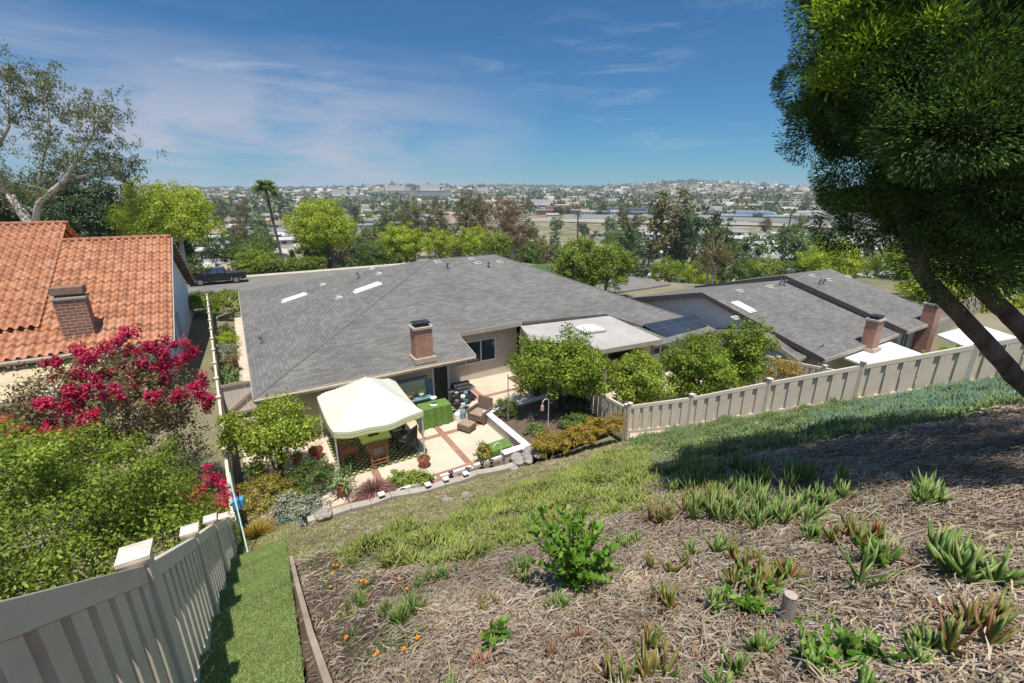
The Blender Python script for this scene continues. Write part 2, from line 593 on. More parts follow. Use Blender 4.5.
def terrain(x, y):
    u, v = to_uv(x, y)
    r = np.hypot(x, y)
    z = -0.30 - 0.9 * sstep(20, 24, u) * (1 - sstep(48, 54, v)) * (1 - sstep(44, 60, u))
    w = v + 0.7 * np.maximum(0, u - 33) + 1.3 * np.maximum(0, u - 37) * sstep(23, 33, v)
    drop = sstep(61, 118, w)
    z = z * (1 - drop) - 15.5 * drop
    rise = np.clip((r - 650) / 2400, 0, 1)
    fwd = sstep(-200, 500, y)
    hillz = 52 * (rise ** 1.15) * fwd
    hillz = hillz + fwd * rise ** 0.5 * (34 * np.exp(-((x + 480) ** 2 / 260 ** 2 + (y - 1850) ** 2 / 500 ** 2)) + 36 * np.exp(-((x - 820) ** 2 / 330 ** 2 + (y - 2250) ** 2 / 500 ** 2)))
    hillz = hillz * (1 + 0.16 * np.sin(x / 410 + 0.7) + 0.10 * np.sin(x / 170 + 2) + 0.07 * np.sin(y / 230))
    z = z + hillz * drop
    z = z + drop * sstep(120, 300, r) * (0.8 * np.sin(x / 60) * np.sin(y / 75) + 0.5 * np.sin(x / 23 + y / 31))
    z = z - 60 * sstep(3300, 6000, r)
    return z


def tz(x, y): return float(terrain(np.array([x], float), np.array([y], float))[0])


def ground_mats():
    # ---- slope: soil, dry litter and green, by zone
    t = NT('slope_ground')
    at = t.n.new('ShaderNodeAttribute'); at.attribute_name = 'zone'
    s = t.n.new('ShaderNodeSeparateColor'); t.l.new(at.outputs['Color'], s.inputs[0])
    fine = t.noise(26, 6, 0.7); mid = t.noise(5, 5, 0.6, dist=0.6)
    litter = t.ramp(fine, [(0.28, (0.07, 0.048, 0.034)), (0.45, (0.17, 0.118, 0.08)), (0.6, (0.27, 0.20, 0.14)), (0.75, (0.38, 0.30, 0.22))])
    litter = t.mix(t.ramp(mid, [(0.40, 0), (0.65, 0.55)]), litter, (0.17, 0.115, 0.085))
    dry = t.ramp(fine, [(0.3, (0.17, 0.145, 0.075)), (0.5, (0.33, 0.30, 0.14)), (0.72, (0.45, 0.41, 0.23))])
    dry = t.mix(t.ramp(mid, [(0.42, 0), (0.6, 0.8)]), dry, (0.14, 0.165, 0.045))
    green = t.ramp(fine, [(0.3, (0.05, 0.055, 0.025)), (0.6, (0.10, 0.115, 0.04)), (0.8, (0.17, 0.15, 0.08))])
    soil = t.ramp(fine, [(0.3, (0.085, 0.058, 0.042)), (0.6, (0.17, 0.12, 0.088)), (0.8, (0.27, 0.21, 0.16))])
    c = t.mix(s.outputs[1], litter, dry)
    c = t.mix(s.outputs[2], c, soil)
    c = t.mix(s.outputs[0], c, green)
    t.base(c); t.p.inputs['Roughness'].default_value = 1.0; t.p.inputs['Specular IOR Level'].default_value = 0.1
    t.bump(t.math('ADD', fine, t.math('MULTIPLY', t.noise(70, 3), 0.5)), 0.9, 0.05)
    # ---- valley floor
    t2 = NT('valley_ground')
    a = t2.noise(0.012, 6, 0.65); b = t2.noise(0.10, 5, 0.6)
    c = t2.ramp(a, [(0.35, (0.10, 0.115, 0.055)), (0.48, (0.23, 0.20, 0.13)), (0.6, (0.33, 0.29, 0.22)), (0.72, (0.12, 0.12, 0.07))])
    c = t2.mix(t2.ramp(b, [(0.42, 0), (0.62, 0.7)]), c, (0.085, 0.10, 0.045))
    t2.base(c); t2.p.inputs['Roughness'].default_value = 1.0; t2.p.inputs['Specular IOR Level'].default_value = 0.1
    return t.m, t2.m


M_slope, M_valley = ground_mats()
M_asphalt = plain('asphalt', (0.20, 0.185, 0.165), (0.15, 0.14, 0.125), 0.6, 0.95, 0.3, bscale=30)
M_walk = plain('pavement_concrete', (0.48, 0.43, 0.36), (0.40, 0.36, 0.30), 0.8, 0.95, 0.2, bscale=12)
M_patio = plain('patio_concrete', (0.58, 0.49, 0.38), (0.47, 0.39, 0.30), 1.1, 0.9, 0.15, bscale=14, lo=0.3, hi=0.62)
M_pband = brickm('patio_brick', (0.36, 0.18, 0.12), (0.28, 0.13, 0.09), (0.30, 0.22, 0.17), 0.24, 0.12, 0.008)

# ground sheet to the horizon
rad = np.concatenate([np.linspace(0.0, 150, 76), np.geomspace(156, 7000, 70)])
ang = np.linspace(0, 2 * np.pi, 241)[:-1]
rr, aa = np.meshgrid(rad, ang, indexing='ij')
gx, gy = (rr * np.sin(aa)).ravel(), (rr * np.cos(aa)).ravel()
V = np.stack([gx, gy, terrain(gx, gy)], 1)
n_a = len(ang); i, j = np.meshgrid(np.arange(len(rad) - 1), np.arange(n_a), indexing='ij')
F = np.stack([i * n_a + j, (i + 1) * n_a + j, (i + 1) * n_a + (j + 1) % n_a, i * n_a + (j + 1) % n_a], -1).reshape(-1, 4)[:, ::-1]
tag(npmesh('ground', V, F, M_valley, None, (0, 0, 0), True), kind='structure')


def in_poly(u, v, pts):
    inside = np.zeros(np.shape(u), bool)
    n = len(pts)
    for k in range(n):
        (x0, y0), (x1, y1) = pts[k], pts[(k + 1) % n]
        cond = ((y0 > v) != (y1 > v)) & (u < (x1 - x0) * (v - y0) / (y1 - y0 + 1e-12) + x0)
        inside ^= cond
    return inside


ICE_A = [(0.55, 6.9), (0.75, 5.6), (1.35, 4.5), (2.0, 3.95), (2.9, 3.75), (4.0, 3.95), (5.2, 4.6), (7.0, 5.9), (8.2, 7.4), (8.9, 8.7), (7.0, 8.2), (5.0, 7.6), (3.0, 6.9), (1.7, 6.9)]
ICE_C = [(4.2, 3.9), (4.9, 3.3), (6.0, 3.0), (6.8, 3.6), (6.8, 4.9), (8.2, 6.6), (9.0, 8.4), (8.0, 8.0), (6.8, 6.0), (5.2, 4.7)]
ICE_B = [(6.6, 4.9), (7.9, 4.3), (9.6, 3.3), (11.5, 2.0), (13.2, 1.0), (18.0, 0.2), (22.0, 1.0), (18.0, 3.0), (16.4, 5.1), (15.2, 7.1), (14.0, 8.7), (12.4, 10.2), (10.6, 10.0), (9.3, 8.4), (8.2, 6.6)]
SOIL = [(-0.05, 7.2), (-0.05, 2.0), (0.6, 2.3), (0.95, 3.2), (0.9, 4.6), (0.6, 6.2), (0.5, 7.2)]
DRY = [(-0.05, 7.2), (0.6, 6.9), (1.7, 6.7), (3.0, 6.7), (5.0, 7.4), (7.0, 8.0), (9.2, 8.5), (10.6, 10.0), (12.8, 10.3), (13, 12.6), (0.3, 12.6), (-0.9, 13), (-0.9, 9.4)]


def jitter_uv(u, v):
    return u + 0.22 * np.sin(v * 5.1 + u * 2) + 0.12 * np.sin(u * 11 + v * 3), v + 0.22 * np.sin(u * 4.3 - v * 1.3) + 0.12 * np.sin(u * 9 - v * 7)


# slope sheet
us = np.arange(-16, 34.01, 0.2); vs = np.arange(-10, 14.6, 0.16)
vs = np.sort(np.concatenate([vs, [12.495, 12.52]])); us = np.sort(np.concatenate([us, [-1.125, -1.115, -0.065, -0.055]]))
uu, vv = np.meshgrid(us, vs, indexing='ij')
zz = hill(uu, vv)
ju, jv = jitter_uv(uu, vv)
zone = np.zeros(uu.shape + (4,)); zone[..., 3] = 1
zone[..., 0] = (in_poly(ju, jv, ICE_A) | in_poly(ju, jv, ICE_B)) * 0.9 + in_poly(ju, jv, ICE_C) * 0.4
zone[..., 1] = in_poly(ju, jv, DRY)
zone[..., 2] = in_poly(ju, jv, SOIL) | (uu < -1.1)
X = uu * CA - vv * SA; Y = uu * SA + vv * CA
V = np.stack([X, Y, zz], -1).reshape(-1, 3)
nv = len(vs); i, j = np.meshgrid(np.arange(len(us) - 1), np.arange(nv - 1), indexing='ij')
F = np.stack([i * nv + j, (i + 1) * nv + j, (i + 1) * nv + j + 1, i * nv + j + 1], -1).reshape(-1, 4)
keep = (beyond_fence(us[i.ravel()], vs[j.ravel()]) < 0.6) & ~((us[i.ravel()] > 0.6) & (vs[j.ravel()] > 12.6)) & ~((us[i.ravel()] < -1.3) & (hill_raw(us[i.ravel()], vs[j.ravel()]) < 0.2))
tag(npmesh('hillside', V, F[keep], M_slope, None, (0, 0, 0), True, zone.reshape(-1, 4)), kind='structure')

# patio, street, pavements
def struct(name, mb, mat, **k): return tag(mb.build(name, mat, None, **k), kind='structure')


struct('patio', MB().box(-1.05, 12.6, 13.45, 22.5, -0.28, 0.0), M_patio)
m = MB()
for u in (3.15, 6.4, 9.6): m.box(u - 0.13, u + 0.13, 13.62, 20.2, 0.0, 0.006)
for v in (13.75, 16.45, 18.9):
    for a, b in ((-0.9, 3.02), (3.28, 6.27), (6.53, 9.47), (9.73, 12.4)): m.box(a, b, v - 0.13, v + 0.13, 0.0, 0.006)
struct('patio_brick_band', m, M_pband)
struct('side_path', MB().box(-0.95, 0.0, 23.2, 46, -0.25, 0.0), M_patio)
struct('street', MB().box(-70, 31, 55.5, 64.6, -0.4, -0.16), M_asphalt)
m = MB(); m.box(-70, 31, 64.62, 64.8, -0.4, -0.02); m.box(-70, 31, 55.2, 55.48, -0.4, -0.02)
struct('kerb', m, M_walk)
struct('pavement', MB().box(-70, 31, 64.82, 66.3, -0.4, -0.03), M_walk)
struct('driveway', MB().box(1.5, 8.5, 42.5, 55.18, -0.4, -0.04), M_walk)
struct('front_lawn', MB().box(8.52, 40, 42.5, 55.18, -0.4, -0.06), plain('lawn_green', (0.07, 0.12, 0.03), (0.05, 0.08, 0.02), 3, 1))
struct('neighbour_patio', MB().box(13.0, 21.6, 10.6, 20, -0.5, -0.12), M_patio)

# retaining wall under the slope
m = MB()
for a in np.arange(0.55, 8.3, 0.62):
    b = min(a + 0.615, 8.3)
    za, zb = hz(a, 12.35) + 0.06, hz(b, 12.35) + 0.06
    m.solid([(a, 12.52, -0.3), (b, 12.52, -0.3), (b, 12.80, -0.3), (a, 12.80, -0.3)], [(a, 12.52, za), (b, 12.52, zb), (b, 12.80, zb), (a, 12.80, za)])
o = m.build('retaining_wall', M_concrete, None, bevel=0.02)
tag(o, 'low tan concrete retaining wall between the dry slope and the patio planting strip', 'retaining wall')
struct('planting_strip', MB().box(0.5, 7.9, 12.82, 13.38, -0.28, 0.06), M_soil)
m = MB()
for a, b in ((0.5, 2.0), (2.9, 4.9), (5.05, 6.3), (6.4, 7.6)): m.box(a, b, 13.40, 13.52, -0.02, 0.16)
o = m.build('edging_board', M_white, None, bevel=0.008)
tag(o, 'white painted edging boards along the front of the patio planting strip', 'garden edging')

# turf steps on the left
ts = np.linspace(1.3, 9.5, 160); tu = np.linspace(-1.08, -0.075, 10)
tuu, tvv = np.meshgrid(tu, ts, indexing='ij')


def turf_z(u, v):
    ph = (v - 0.35 * np.sin(u * 1.2)) / 1.18
    f = ph - np.floor(ph)
    return hill_raw(u, v) + 0.02 + 0.24 * (f - 0.5) * (1 - sstep(0.86, 1.0, f)) + 0.0 * u + 0.06 * np.exp(-((f - 0.8) / 0.15) ** 2)


V = np.stack([tuu * CA - tvv * SA, tuu * SA + tvv * CA, turf_z(tuu, tvv)], -1).reshape(-1, 3)
k = len(ts); i, j = np.meshgrid(np.arange(len(tu) - 1), np.arange(k - 1), indexing='ij')
F = np.stack([i * k + j, (i + 1) * k + j, (i + 1) * k + j + 1, i * k + j + 1], -1).reshape(-1, 4)
M_turf = plain('turf_base', (0.20, 0.265, 0.08), (0.13, 0.18, 0.05), 12, 0.95, 0.4)
tag(npmesh('turf_steps', V, F, M_turf, None, None, True), kind='structure')
n = 90000
gu = rng.uniform(-1.07, -0.07, n); gv = 1.5 + 8.0 * rng.random(n) ** 1.25
P = np.stack([gu * CA - gv * SA, gu * SA + gv * CA, turf_z(gu, gv)], 1)
D = rand_dirs(n) * 0.55 + np.array([0.1, -0.15, 0.9])
V, F = leaf_quads(P, rand_dirs(n), D, rng.uniform(0.022, 0.045, n), rng.uniform(0.004, 0.007, n), 0.1)
M_grass = leafm('turf_blades', [(0.18, 0.24, 0.085), (0.25, 0.315, 0.115), (0.33, 0.38, 0.16), (0.43, 0.44, 0.26)], 0.6, 0.3)
tag(npmesh('turf_grass', V, F, M_grass), 'short green artificial grass covering the garden steps', 'grass', kind='stuff')

# timber edging between turf and planting: separate planks
E0 = [(-0.02, 7.05), (0.0, 5.25), (0.03, 3.6), (0.12, 1.4)]
root = thing('timber_edging', L(0, 4.5, hz(0.2, 4.5)), 'weathered timber edging stepping down between green turf and brown soil', 'garden edging')
for (a, b) in zip(E0, E0[1:]):
    m = MB()
    za, zb = hill_raw(*a) + 0.13, hill_raw(*b) + 0.10
    m.beam((a[0], a[1] - 0.02, za - 0.06), (b[0], b[1] + 0.02, zb - 0.06), 0.055, 0.26)
    m.build('plank', M_timber, root, bevel=0.006)


# ------------------------------------------------------------------ fences
def fence(name, label, pts, group, side=1, pitch=0.245, cap=True, post_up=0.10, bw=0.16):
    """board and channel vinyl fence; pts = (u, v, z base, height) of the posts; side = which side shows the proud boards"""
    root = thing(name, L(pts[0][0], pts[0][1], pts[0][2]), label, 'fence', group)
    for (u, v, z, h) in pts:
        m = MB(UVF @ Matrix.Translation((u, v, 0)))
        m.box(-0.072, 0.072, -0.072, 0.072, z - 0.3, z + h + post_up)
        p = m.build('post', M_vinyl, root, bevel=0.006)
        if cap:
            c = MB(UVF @ Matrix.Translation((u, v, z + h + post_up + 0.002)))
            s = 0.092
            c.box(-s, s, -s, s, 0, 0.03)
            c.solid([(-s, -s, 0.031), (s, -s, 0.031), (s, s, 0.031), (-s, s, 0.031)], [(-0.01, -0.01, 0.062), (0.01, -0.01, 0.062), (0.01, 0.01, 0.062), (-0.01, 0.01, 0.062)])
            c.build('post_cap', M_vinyl_cap, p)
    for a, b in zip(pts, pts[1:]):
        d = Vector((b[0] - a[0], b[1] - a[1])); ln = d.length; th = math.atan2(d.y, d.x)
        fr = UVF @ Matrix.Translation((a[0], a[1], 0)) @ Matrix.Rotation(th, 4, 'Z')
        x0, x1 = 0.076, ln - 0.076

        def zb(x): return a[2] + (b[2] - a[2]) * x / ln

        def zt(x): return a[2] + a[3] + (b[2] + b[3] - a[2] - a[3]) * x / ln

        def seg(m, xa, xb, ya, yb, lo, hi):
            m.solid([(xa, ya, lo(xa)), (xb, ya, lo(xb)), (xb, yb, lo(xb)), (xa, yb, lo(xa))], [(xa, ya, hi(xa)), (xb, ya, hi(xb)), (xb, yb, hi(xb)), (xa, yb, hi(xa))])
        m = MB(fr); seg(m, x0, x1, -0.045, 0.045, lambda x: zt(x) - 0.15, zt); m.build('top_rail', M_vinyl, root, bevel=0.006)
        m = MB(fr); seg(m, x0, x1, -0.045, 0.045, lambda x: zb(x) - 0.02, lambda x: zb(x) + 0.12); m.build('bottom_rail', M_vinyl, root, bevel=0.006)
        m = MB(fr)
        nb = max(2, round((x1 - x0) / pitch)); w = (x1 - x0) / nb
        lo, hi = (lambda x: zb(x) + 0.121), (lambda x: zt(x) - 0.151)
        for k in range(nb):
            xa = x0 + k * w
            gap = w * 0.36
            seg(m, xa, xa + gap, -0.008 - side * 0.030, 0.008 - side * 0.030, lo, hi)
            seg(m, xa + gap + 0.001, xa + w - 0.001, -0.022 + side * 0.018, 0.022 + side * 0.018, lo, hi)
        m.build('board_panel', M_vinyl, root)
    return root


# near fence beside the turf, running down the slope
FA = [(-0.82, 1.2, 7.26, 1.84), (-0.9, 3.4, 6.03, 1.46), (-1.0, 5.8, 4.68, 1.28), (-1.05, 7.8, 3.56, 1.18), (-1.1, 9.9, 2.39, 0.96), (-1.14, 11.5, 1.4, 0.85)]
fence('vinyl_fence', 'beige board fence stepping down the slope beside the green turf', FA, 'beige vinyl fences', -1)
fb = [(-1.16, 11.75, 0.4, 1.55)]
v = 11.6
while v < 44:
    v += 2.42
    fb.append((-1.16 - 0.044 * (v - 11.6), v, max(-0.1, 0.4 - 0.25 * (v - 11.6)), 1.75 if v > 13 else 1.7))
fence('vinyl_fence', 'long beige boundary fence running away between the tile roofed house and the grey roofed house', fb, 'beige vinyl fences', -1)
fd = [(12.85, 12.0, 0.35, 1.25)]
for t in np.arange(2.3, 19, 2.42):
    p = FD0 + (FD1 - FD0) / np.linalg.norm(FD1 - FD0) * t
    fd.append((float(p[0]), float(p[1]), hz(p[0] - 0.3, p[1] - 0.2) - 0.08, 1.25))
fence('vinyl_fence', 'beige board fence climbing the hillside above the ice plant', fd, 'beige vinyl fences', -1, pitch=0.36)
fc = [(12.87, 12.18 + 2.3 * k + 0.02, -0.05, 1.5) for k in range(3)] + [(12.9, 18.4, -0.05, 1.5)]
fence('vinyl_fence', 'beige fence behind the lemon tree dividing the two back yards', fc, 'beige vinyl fences', 1, pitch=0.3)
fe = [(24.35 - 0.02 * k, 19.3 - 2.3 * k, -0.4 if k < 4 else -0.4 + 0.25 * (k - 3), 1.75) for k in range(6)]
fence('vinyl_fence', 'beige fence in front of the two right hand grey gabled roofs', fe, 'beige vinyl fences', -1, pitch=0.3)
# ------------------------------------------------------------------ main house
def rz_main(v): return 2.5 + 0.265 * (v - 18.45)       # back slope of the main roof


house = thing('house', L(6, 28, 0), 'long single storey house with grey hipped shingle roof in the middle of the photo', 'house')
RIDGE_A, RIDGE_B = (11.4, 29.9, 5.54), (16.4, 29.9, 5.54)
zeE, TH_ = 2.5, 0.16
bu, bv = 24.15, 41.4
pz = rz_main
m = MB()
tip = (24.15, 17.4, pz(17.4))
# back slope (toward the hill) with the notch over the recessed wall
m.slab([(-0.3, 18.45, pz(18.45)), (9.05, 18.45, pz(18.45)), (9.05, 20.57, pz(20.57)), RIDGE_A], TH_)
m.slab([(9.05, 20.571, pz(20.571)), (13.0, 20.6, pz(20.6)), (18.6, 20.0, pz(20.0)), (19.9, 18.1, pz(18.1)), tip, RIDGE_B, RIDGE_A], TH_)
m.slab([(-0.3, bv, 2.5), (-0.3, 18.45, 2.5), RIDGE_A], TH_)                       # left hip
m.slab([(bu, bv, 2.5), (-0.3, bv, 2.5), RIDGE_A, RIDGE_B], TH_)                   # street slope
m.slab([tip, (bu, bv, 2.5), RIDGE_B], TH_)                                        # right hip
m.build('roof', M_shingle, house)
# ridge and hip caps
m = MB()
for a, b in ((RIDGE_A, RIDGE_B), ((-0.3, 18.45, 2.5), RIDGE_A), (tip, RIDGE_B)):
    a, b = Vector(a), Vector(b); n = max(3, int((b - a).length / 0.3))
    for k in range(n):
        p, q = a.lerp(b, k / n), a.lerp(b, (k + 1) / n)
        m.beam(p + Vector((0, 0, 0.004)), q + Vector((0, 0, 0.010)), 0.13, 0.016)
m.build('ridge_cap', M_ridge, house)
# fascia
m = MB()
for a, b in (((-0.3, 18.43, 0), (9.05, 18.43, 0)), ((9.07, 18.45, 0), (9.07, 20.55, 0)), ((9.07, 20.55, 0), (13.0, 20.58, 0)), ((-0.32, 18.45, 0), (-0.32, bv, 0))):
    za, zb = pz(a[1]) if a[0] > -0.31 else 2.5, pz(b[1]) if b[0] > -0.31 else 2.5
    m.beam((a[0], a[1], za - 0.10), (b[0], b[1], zb - 0.10), 0.035, 0.23)
m.build('fascia', M_trim, house)
m = MB()
m.tube([(-0.3, 18.36, 2.42), (9.0, 18.36, 2.42)], 0.055, 8)
m.build('gutter', M_trim, house)


def wall_panel(m, p, q, z0, z1, th, holes=(), z1b=None):
    """wall from p to q (u, v), thickness th to the left of p->q, with rectangular holes (s0, s1, z0, z1)"""
    p, q = Vector(p), Vector(q); d = (q - p); ln = d.length; d /= ln; nrm = Vector((-d.y, d.x)) * th
    z1b = z1 if z1b is None else z1b

    def blk(s0, s1, a, b0, b1):
        if s1 - s0 < 1e-4: return
        c = [p + d * s0, p + d * s1, p + d * s1 + nrm, p + d * s0 + nrm]
        m.solid([(x.x, x.y, a) for x in c], [(c[0].x, c[0].y, b0), (c[1].x, c[1].y, b1), (c[2].x, c[2].y, b1), (c[3].x, c[3].y, b0)])

    def top(s): return z1 + (z1b - z1) * s / ln
    s = 0
    for (a, b, h0, h1) in sorted(holes):
        blk(s, a, z0, top(s), top(a))
        if h0 > z0 + 0.01: blk(a, b, z0, h0, h0)
        blk(a, b, h1, top(a), top(b))
        s = b
    blk(s, ln, z0, top(s), top(ln))


def window(parent, p, q, s0, s1, z0, z1, name='window', fm=None, panes=2, inset=0.03, th=0.06, side=-1):
    """frame as the part, pane as its sub-part, set into a wall from p to q"""
    fm = fm or M_white
    p, q = Vector(p), Vector(q); d = (q - p).normalized(); ang = math.atan2(d.y, d.x)
    fr = UVF @ Matrix.Translation((p.x, p.y, 0)) @ Matrix.Rotation(ang, 4, 'Z')
    y0, y1 = -0.02, 0.09
    m = MB(fr); w = 0.055
    m.box(s0, s1, y0, y1, z0, z0 + w); m.box(s0, s1, y0, y1, z1 - w, z1)
    m.box(s0, s0 + w, y0, y1, z0 + w, z1 - w); m.box(s1 - w, s1, y0, y1, z0 + w, z1 - w)
    for k in range(1, panes):
        s = s0 + (s1 - s0) * k / panes
        m.box(s - w / 2, s + w / 2, y0 + 0.003, y1, z0 + w, z1 - w)
    f = m.build(name, fm, parent)
    g = MB(fr); g.box(s0 + w * 0.6, s1 - w * 0.6, 0.03, 0.045, z0 + w * 0.6, z1 - w * 0.6)
    g.build('pane', M_glass, f)
    return f


WV = 19.15
m = MB()
wall_panel(m, (0.4, WV), (8.3, WV), -0.1, 2.45, 0.18, [(1.6, 3.2, 0.95, 2.1), (6.75, 7.45, 0.05, 2.1)], 2.45)
m.build('wall', M_stucco, house)
m = MB()
wall_panel(m, (8.3, 19.16), (8.3, 21.2), -0.1, 2.5, 0.16, (), 3.0); m.build('wall', M_stucco, house)
m = MB()
wall_panel(m, (8.32, 21.2), (13.05, 21.2), -0.1, 2.98, 0.18, [(0.55, 3.35, 0.95, 2.25)], 2.98); m.build('wall', M_stucco, house)
m = MB()
wall_panel(m, (13.0, 20.6), (23.6, 20.6), -0.3, 2.6, 0.18, [(1.2, 3.6, 0.0, 2.1), (4.6, 6.2, 1.0, 2.1)]); m.build('wall', M_stucco, house)
m = MB()
wall_panel(m, (0.4, 40.8), (0.4, 19.4), -0.1, 2.42, 0.18, [(3, 4.4, 1.0, 2.1), (9, 10.4, 1.0, 2.1)]); m.build('wall', M_stucco, house)
m = MB()
wall_panel(m, (23.6, 17.9), (23.6, 40.8), -1.2, 2.05, 0.18); m.build('wall', M_stucco, house)
m = MB()
wall_panel(m, (23.6, 40.9), (0.5, 40.9), -0.3, 2.4, 0.18, [(3, 5, 0.9, 2.1), (8, 10, 0.9, 2.1)]); m.build('wall', M_stucco, house)
window(house, (0.4, WV), (8.3, WV), 1.6, 3.2, 0.95, 2.1)
window(house, (8.32, 21.2), (13.05, 21.2), 0.55, 3.35, 0.95, 2.25, panes=3)
window(house, (13.0, 20.6), (23.6, 20.6), 1.2, 3.6, 0.0, 2.1, 'sliding_door')
window(house, (13.0, 20.6), (23.6, 20.6), 4.6, 6.2, 1.0, 2.1)
window(house, (0.4, 40.8), (0.4, 19.4), 3, 4.4, 1.0, 2.1)
d = MB(); d.box(7.15, 7.85, WV + 0.02, WV + 0.07, 0.05, 2.1)
d = d.build('door', M_dark, house)
h_ = MB(); h_.tube([(7.24, WV - 0.04, 0.98), (7.24, WV - 0.04, 1.12)], 0.018, 6); h_.build('handle', M_metal, d)
m = MB(); w = 0.07
m.box(7.08, 7.15, WV - 0.03, WV + 0.04, 0, 2.17); m.box(7.85, 7.92, WV - 0.03, WV + 0.04, 0, 2.17); m.box(7.15, 7.85, WV - 0.03, WV + 0.04, 2.1, 2.17)
m.build('door_frame', M_white, house)


def chimney(parent, u, v, w, d, z0, z1, mat, crown=M_concrete, cap=True, flash=True):
    m = MB(); m.box(u - w / 2, u + w / 2, v - d / 2, v + d / 2, z0, z1)
    c = m.build('chimney', mat, parent)
    m = MB(); m.box(u - w / 2 - 0.06, u + w / 2 + 0.06, v - d / 2 - 0.06, v + d / 2 + 0.06, z1 + 0.002, z1 + 0.10)
    m.build('chimney_crown', crown, c)
    if cap:
        m = MB()
        for a in (-1, 1):
            for b in (-1, 1): m.box(u + a * w * 0.36 - 0.015, u + a * w * 0.36 + 0.015, v + b * d * 0.36 - 0.015, v + b * d * 0.36 + 0.015, z1 + 0.1, z1 + 0.24)
        m.box(u - w * 0.45, u + w * 0.45, v - d * 0.45, v + d * 0.45, z1 + 0.24, z1 + 0.29)
        m.box(u - w * 0.33, u + w * 0.33, v - d * 0.33, v + d * 0.33, z1 + 0.1, z1 + 0.235)
        m.build('spark_arrestor', M_dark, c)
    if flash:
        m = MB(); m.box(u - w / 2 - 0.10, u + w / 2 + 0.10, v - d / 2 - 0.14, v + d / 2 + 0.12, z0 - 0.02, z0 + 0.22)
        m.build('flashing', M_trim, c)
    return c


chimney(house, 6.60, 18.95, 0.82, 0.62, 2.58, 4.12, M_brick)


def on_roof(u, v, f): return Vector((u, v, f(u, v)))


def roof_frame(u, v, f):
    """frame lying on a roof plane: x along the eave (horizontal), y up the slope"""
    e = 0.05
    gx = (f(u + e, v) - f(u - e, v)) / (2 * e); gy = (f(u, v + e) - f(u, v - e)) / (2 * e)
    n = Vector((-gx, -gy, 1)).normalized(); up = (Vector((gx, gy, gx * gx + gy * gy))).normalized(); s = up.cross(n)
    M = Matrix(((s.x, up.x, n.x, u), (s.y, up.y, n.y, v), (s.z, up.z, n.z, f(u, v)), (0, 0, 0, 1)))
    return UVF @ M


f_back = lambda u, v: rz_main(v)
f_left = lambda u, v: 2.5 + 0.2598 * (u + 0.3)
M_skyl = plain('skylight_dome', (0.82, 0.82, 0.80), (0.76, 0.76, 0.74), 2, 0.25)
M_vent = plain('vent_metal', (0.55, 0.52, 0.47), (0.45, 0.42, 0.38), 5, 0.5)


def skylight(parent, fr, w, l):
    m = MB(fr)
    m.box(-w / 2 - 0.07, w / 2 + 0.07, -l / 2 - 0.07, l / 2 + 0.07, 0.0, 0.09)
    k = m.build('skylight', M_vent, parent)
    m = MB(fr)
    m.solid([(-w / 2, -l / 2, 0.092), (w / 2, -l / 2, 0.092), (w / 2, l / 2, 0.092), (-w / 2, l / 2, 0.092)], [(-w / 3, -l / 2.2, 0.20), (w / 3, -l / 2.2, 0.20), (w / 3, l / 2.2, 0.20), (-w / 3, l / 2.2, 0.20)])
    m.build('dome', M_skyl, k, bevel=0.03)


def vent(parent, fr, kind):
    m = MB(fr)
    if kind == 'box':
        m.box(-0.22, 0.22, -0.2, 0.2, 0, 0.03); m.solid([(-0.16, -0.14, 0.03), (0.16, -0.14, 0.03), (0.16, 0.14, 0.03), (-0.16, 0.14, 0.03)], [(-0.14, -0.12, 0.16), (0.14, -0.12, 0.16), (0.14, 0.1, 0.10), (-0.14, 0.1, 0.10)])
        m.build('roof_vent', M_vent, parent)
    else:
        m.box(-0.18, 0.18, -0.18, 0.18, 0, 0.02)
        m.tube([(0, 0, 0.02), (0, -0.05, 0.32)], 0.06, 9); m.tube([(0, -0.055, 0.33), (0, -0.07, 0.42)], 0.10, 10)
        m.build('vent_pipe', M_metal, parent)


def uv_at(px, py, f):
    """where a line of sight of the photograph meets a roof plane (used once to read positions off)"""
    x = (px - 512) / 455; y = -(py - 341.5) / 455; th = math.atan(149 / 455)
    d = Vector((x, math.cos(th) + y * math.sin(th), -math.sin(th) + y * math.cos(th)))
    a = Vector(to_uv(d.x, d.y)); lo, hi = 1.0, 200.0
    g = lambda t: H + d.z * t - f(a.x * t, a.y * t)
    for _ in range(60):
        mid = (lo + hi) / 2
        if g(mid) > 0: lo = mid
        else: hi = mid
    return a.x * lo, a.y * lo


for px, py, w, l in ((295, 299, 0.55, 1.5), (368, 289, 0.6, 1.65)):
    u, v = uv_at(px, py, f_left)
    skylight(house, roof_frame(u, v, f_left) @ Matrix.Rotation(R(-4), 4, 'Z'), w, l)
for px, py, kind in ((323, 285, 'box'), (339, 298, 'box'), (360, 278, 'pipe'), (372, 269, 'box'), (379, 274, 'box'), (386, 266, 'box'), (264, 343, 'pipe')):
    u, v = uv_at(px, py, f_left)
    vent(house, roof_frame(u, v, f_left), kind)
for px, py, kind in ((438, 262, 'box'), (472, 259, 'box'), (478, 263, 'box'), (488, 267, 'pipe'), (500, 262, 'box'), (447, 268, 'pipe')):
    u, v = uv_at(px, py, f_back)
    vent(house, roof_frame(u, v, f_back), kind)

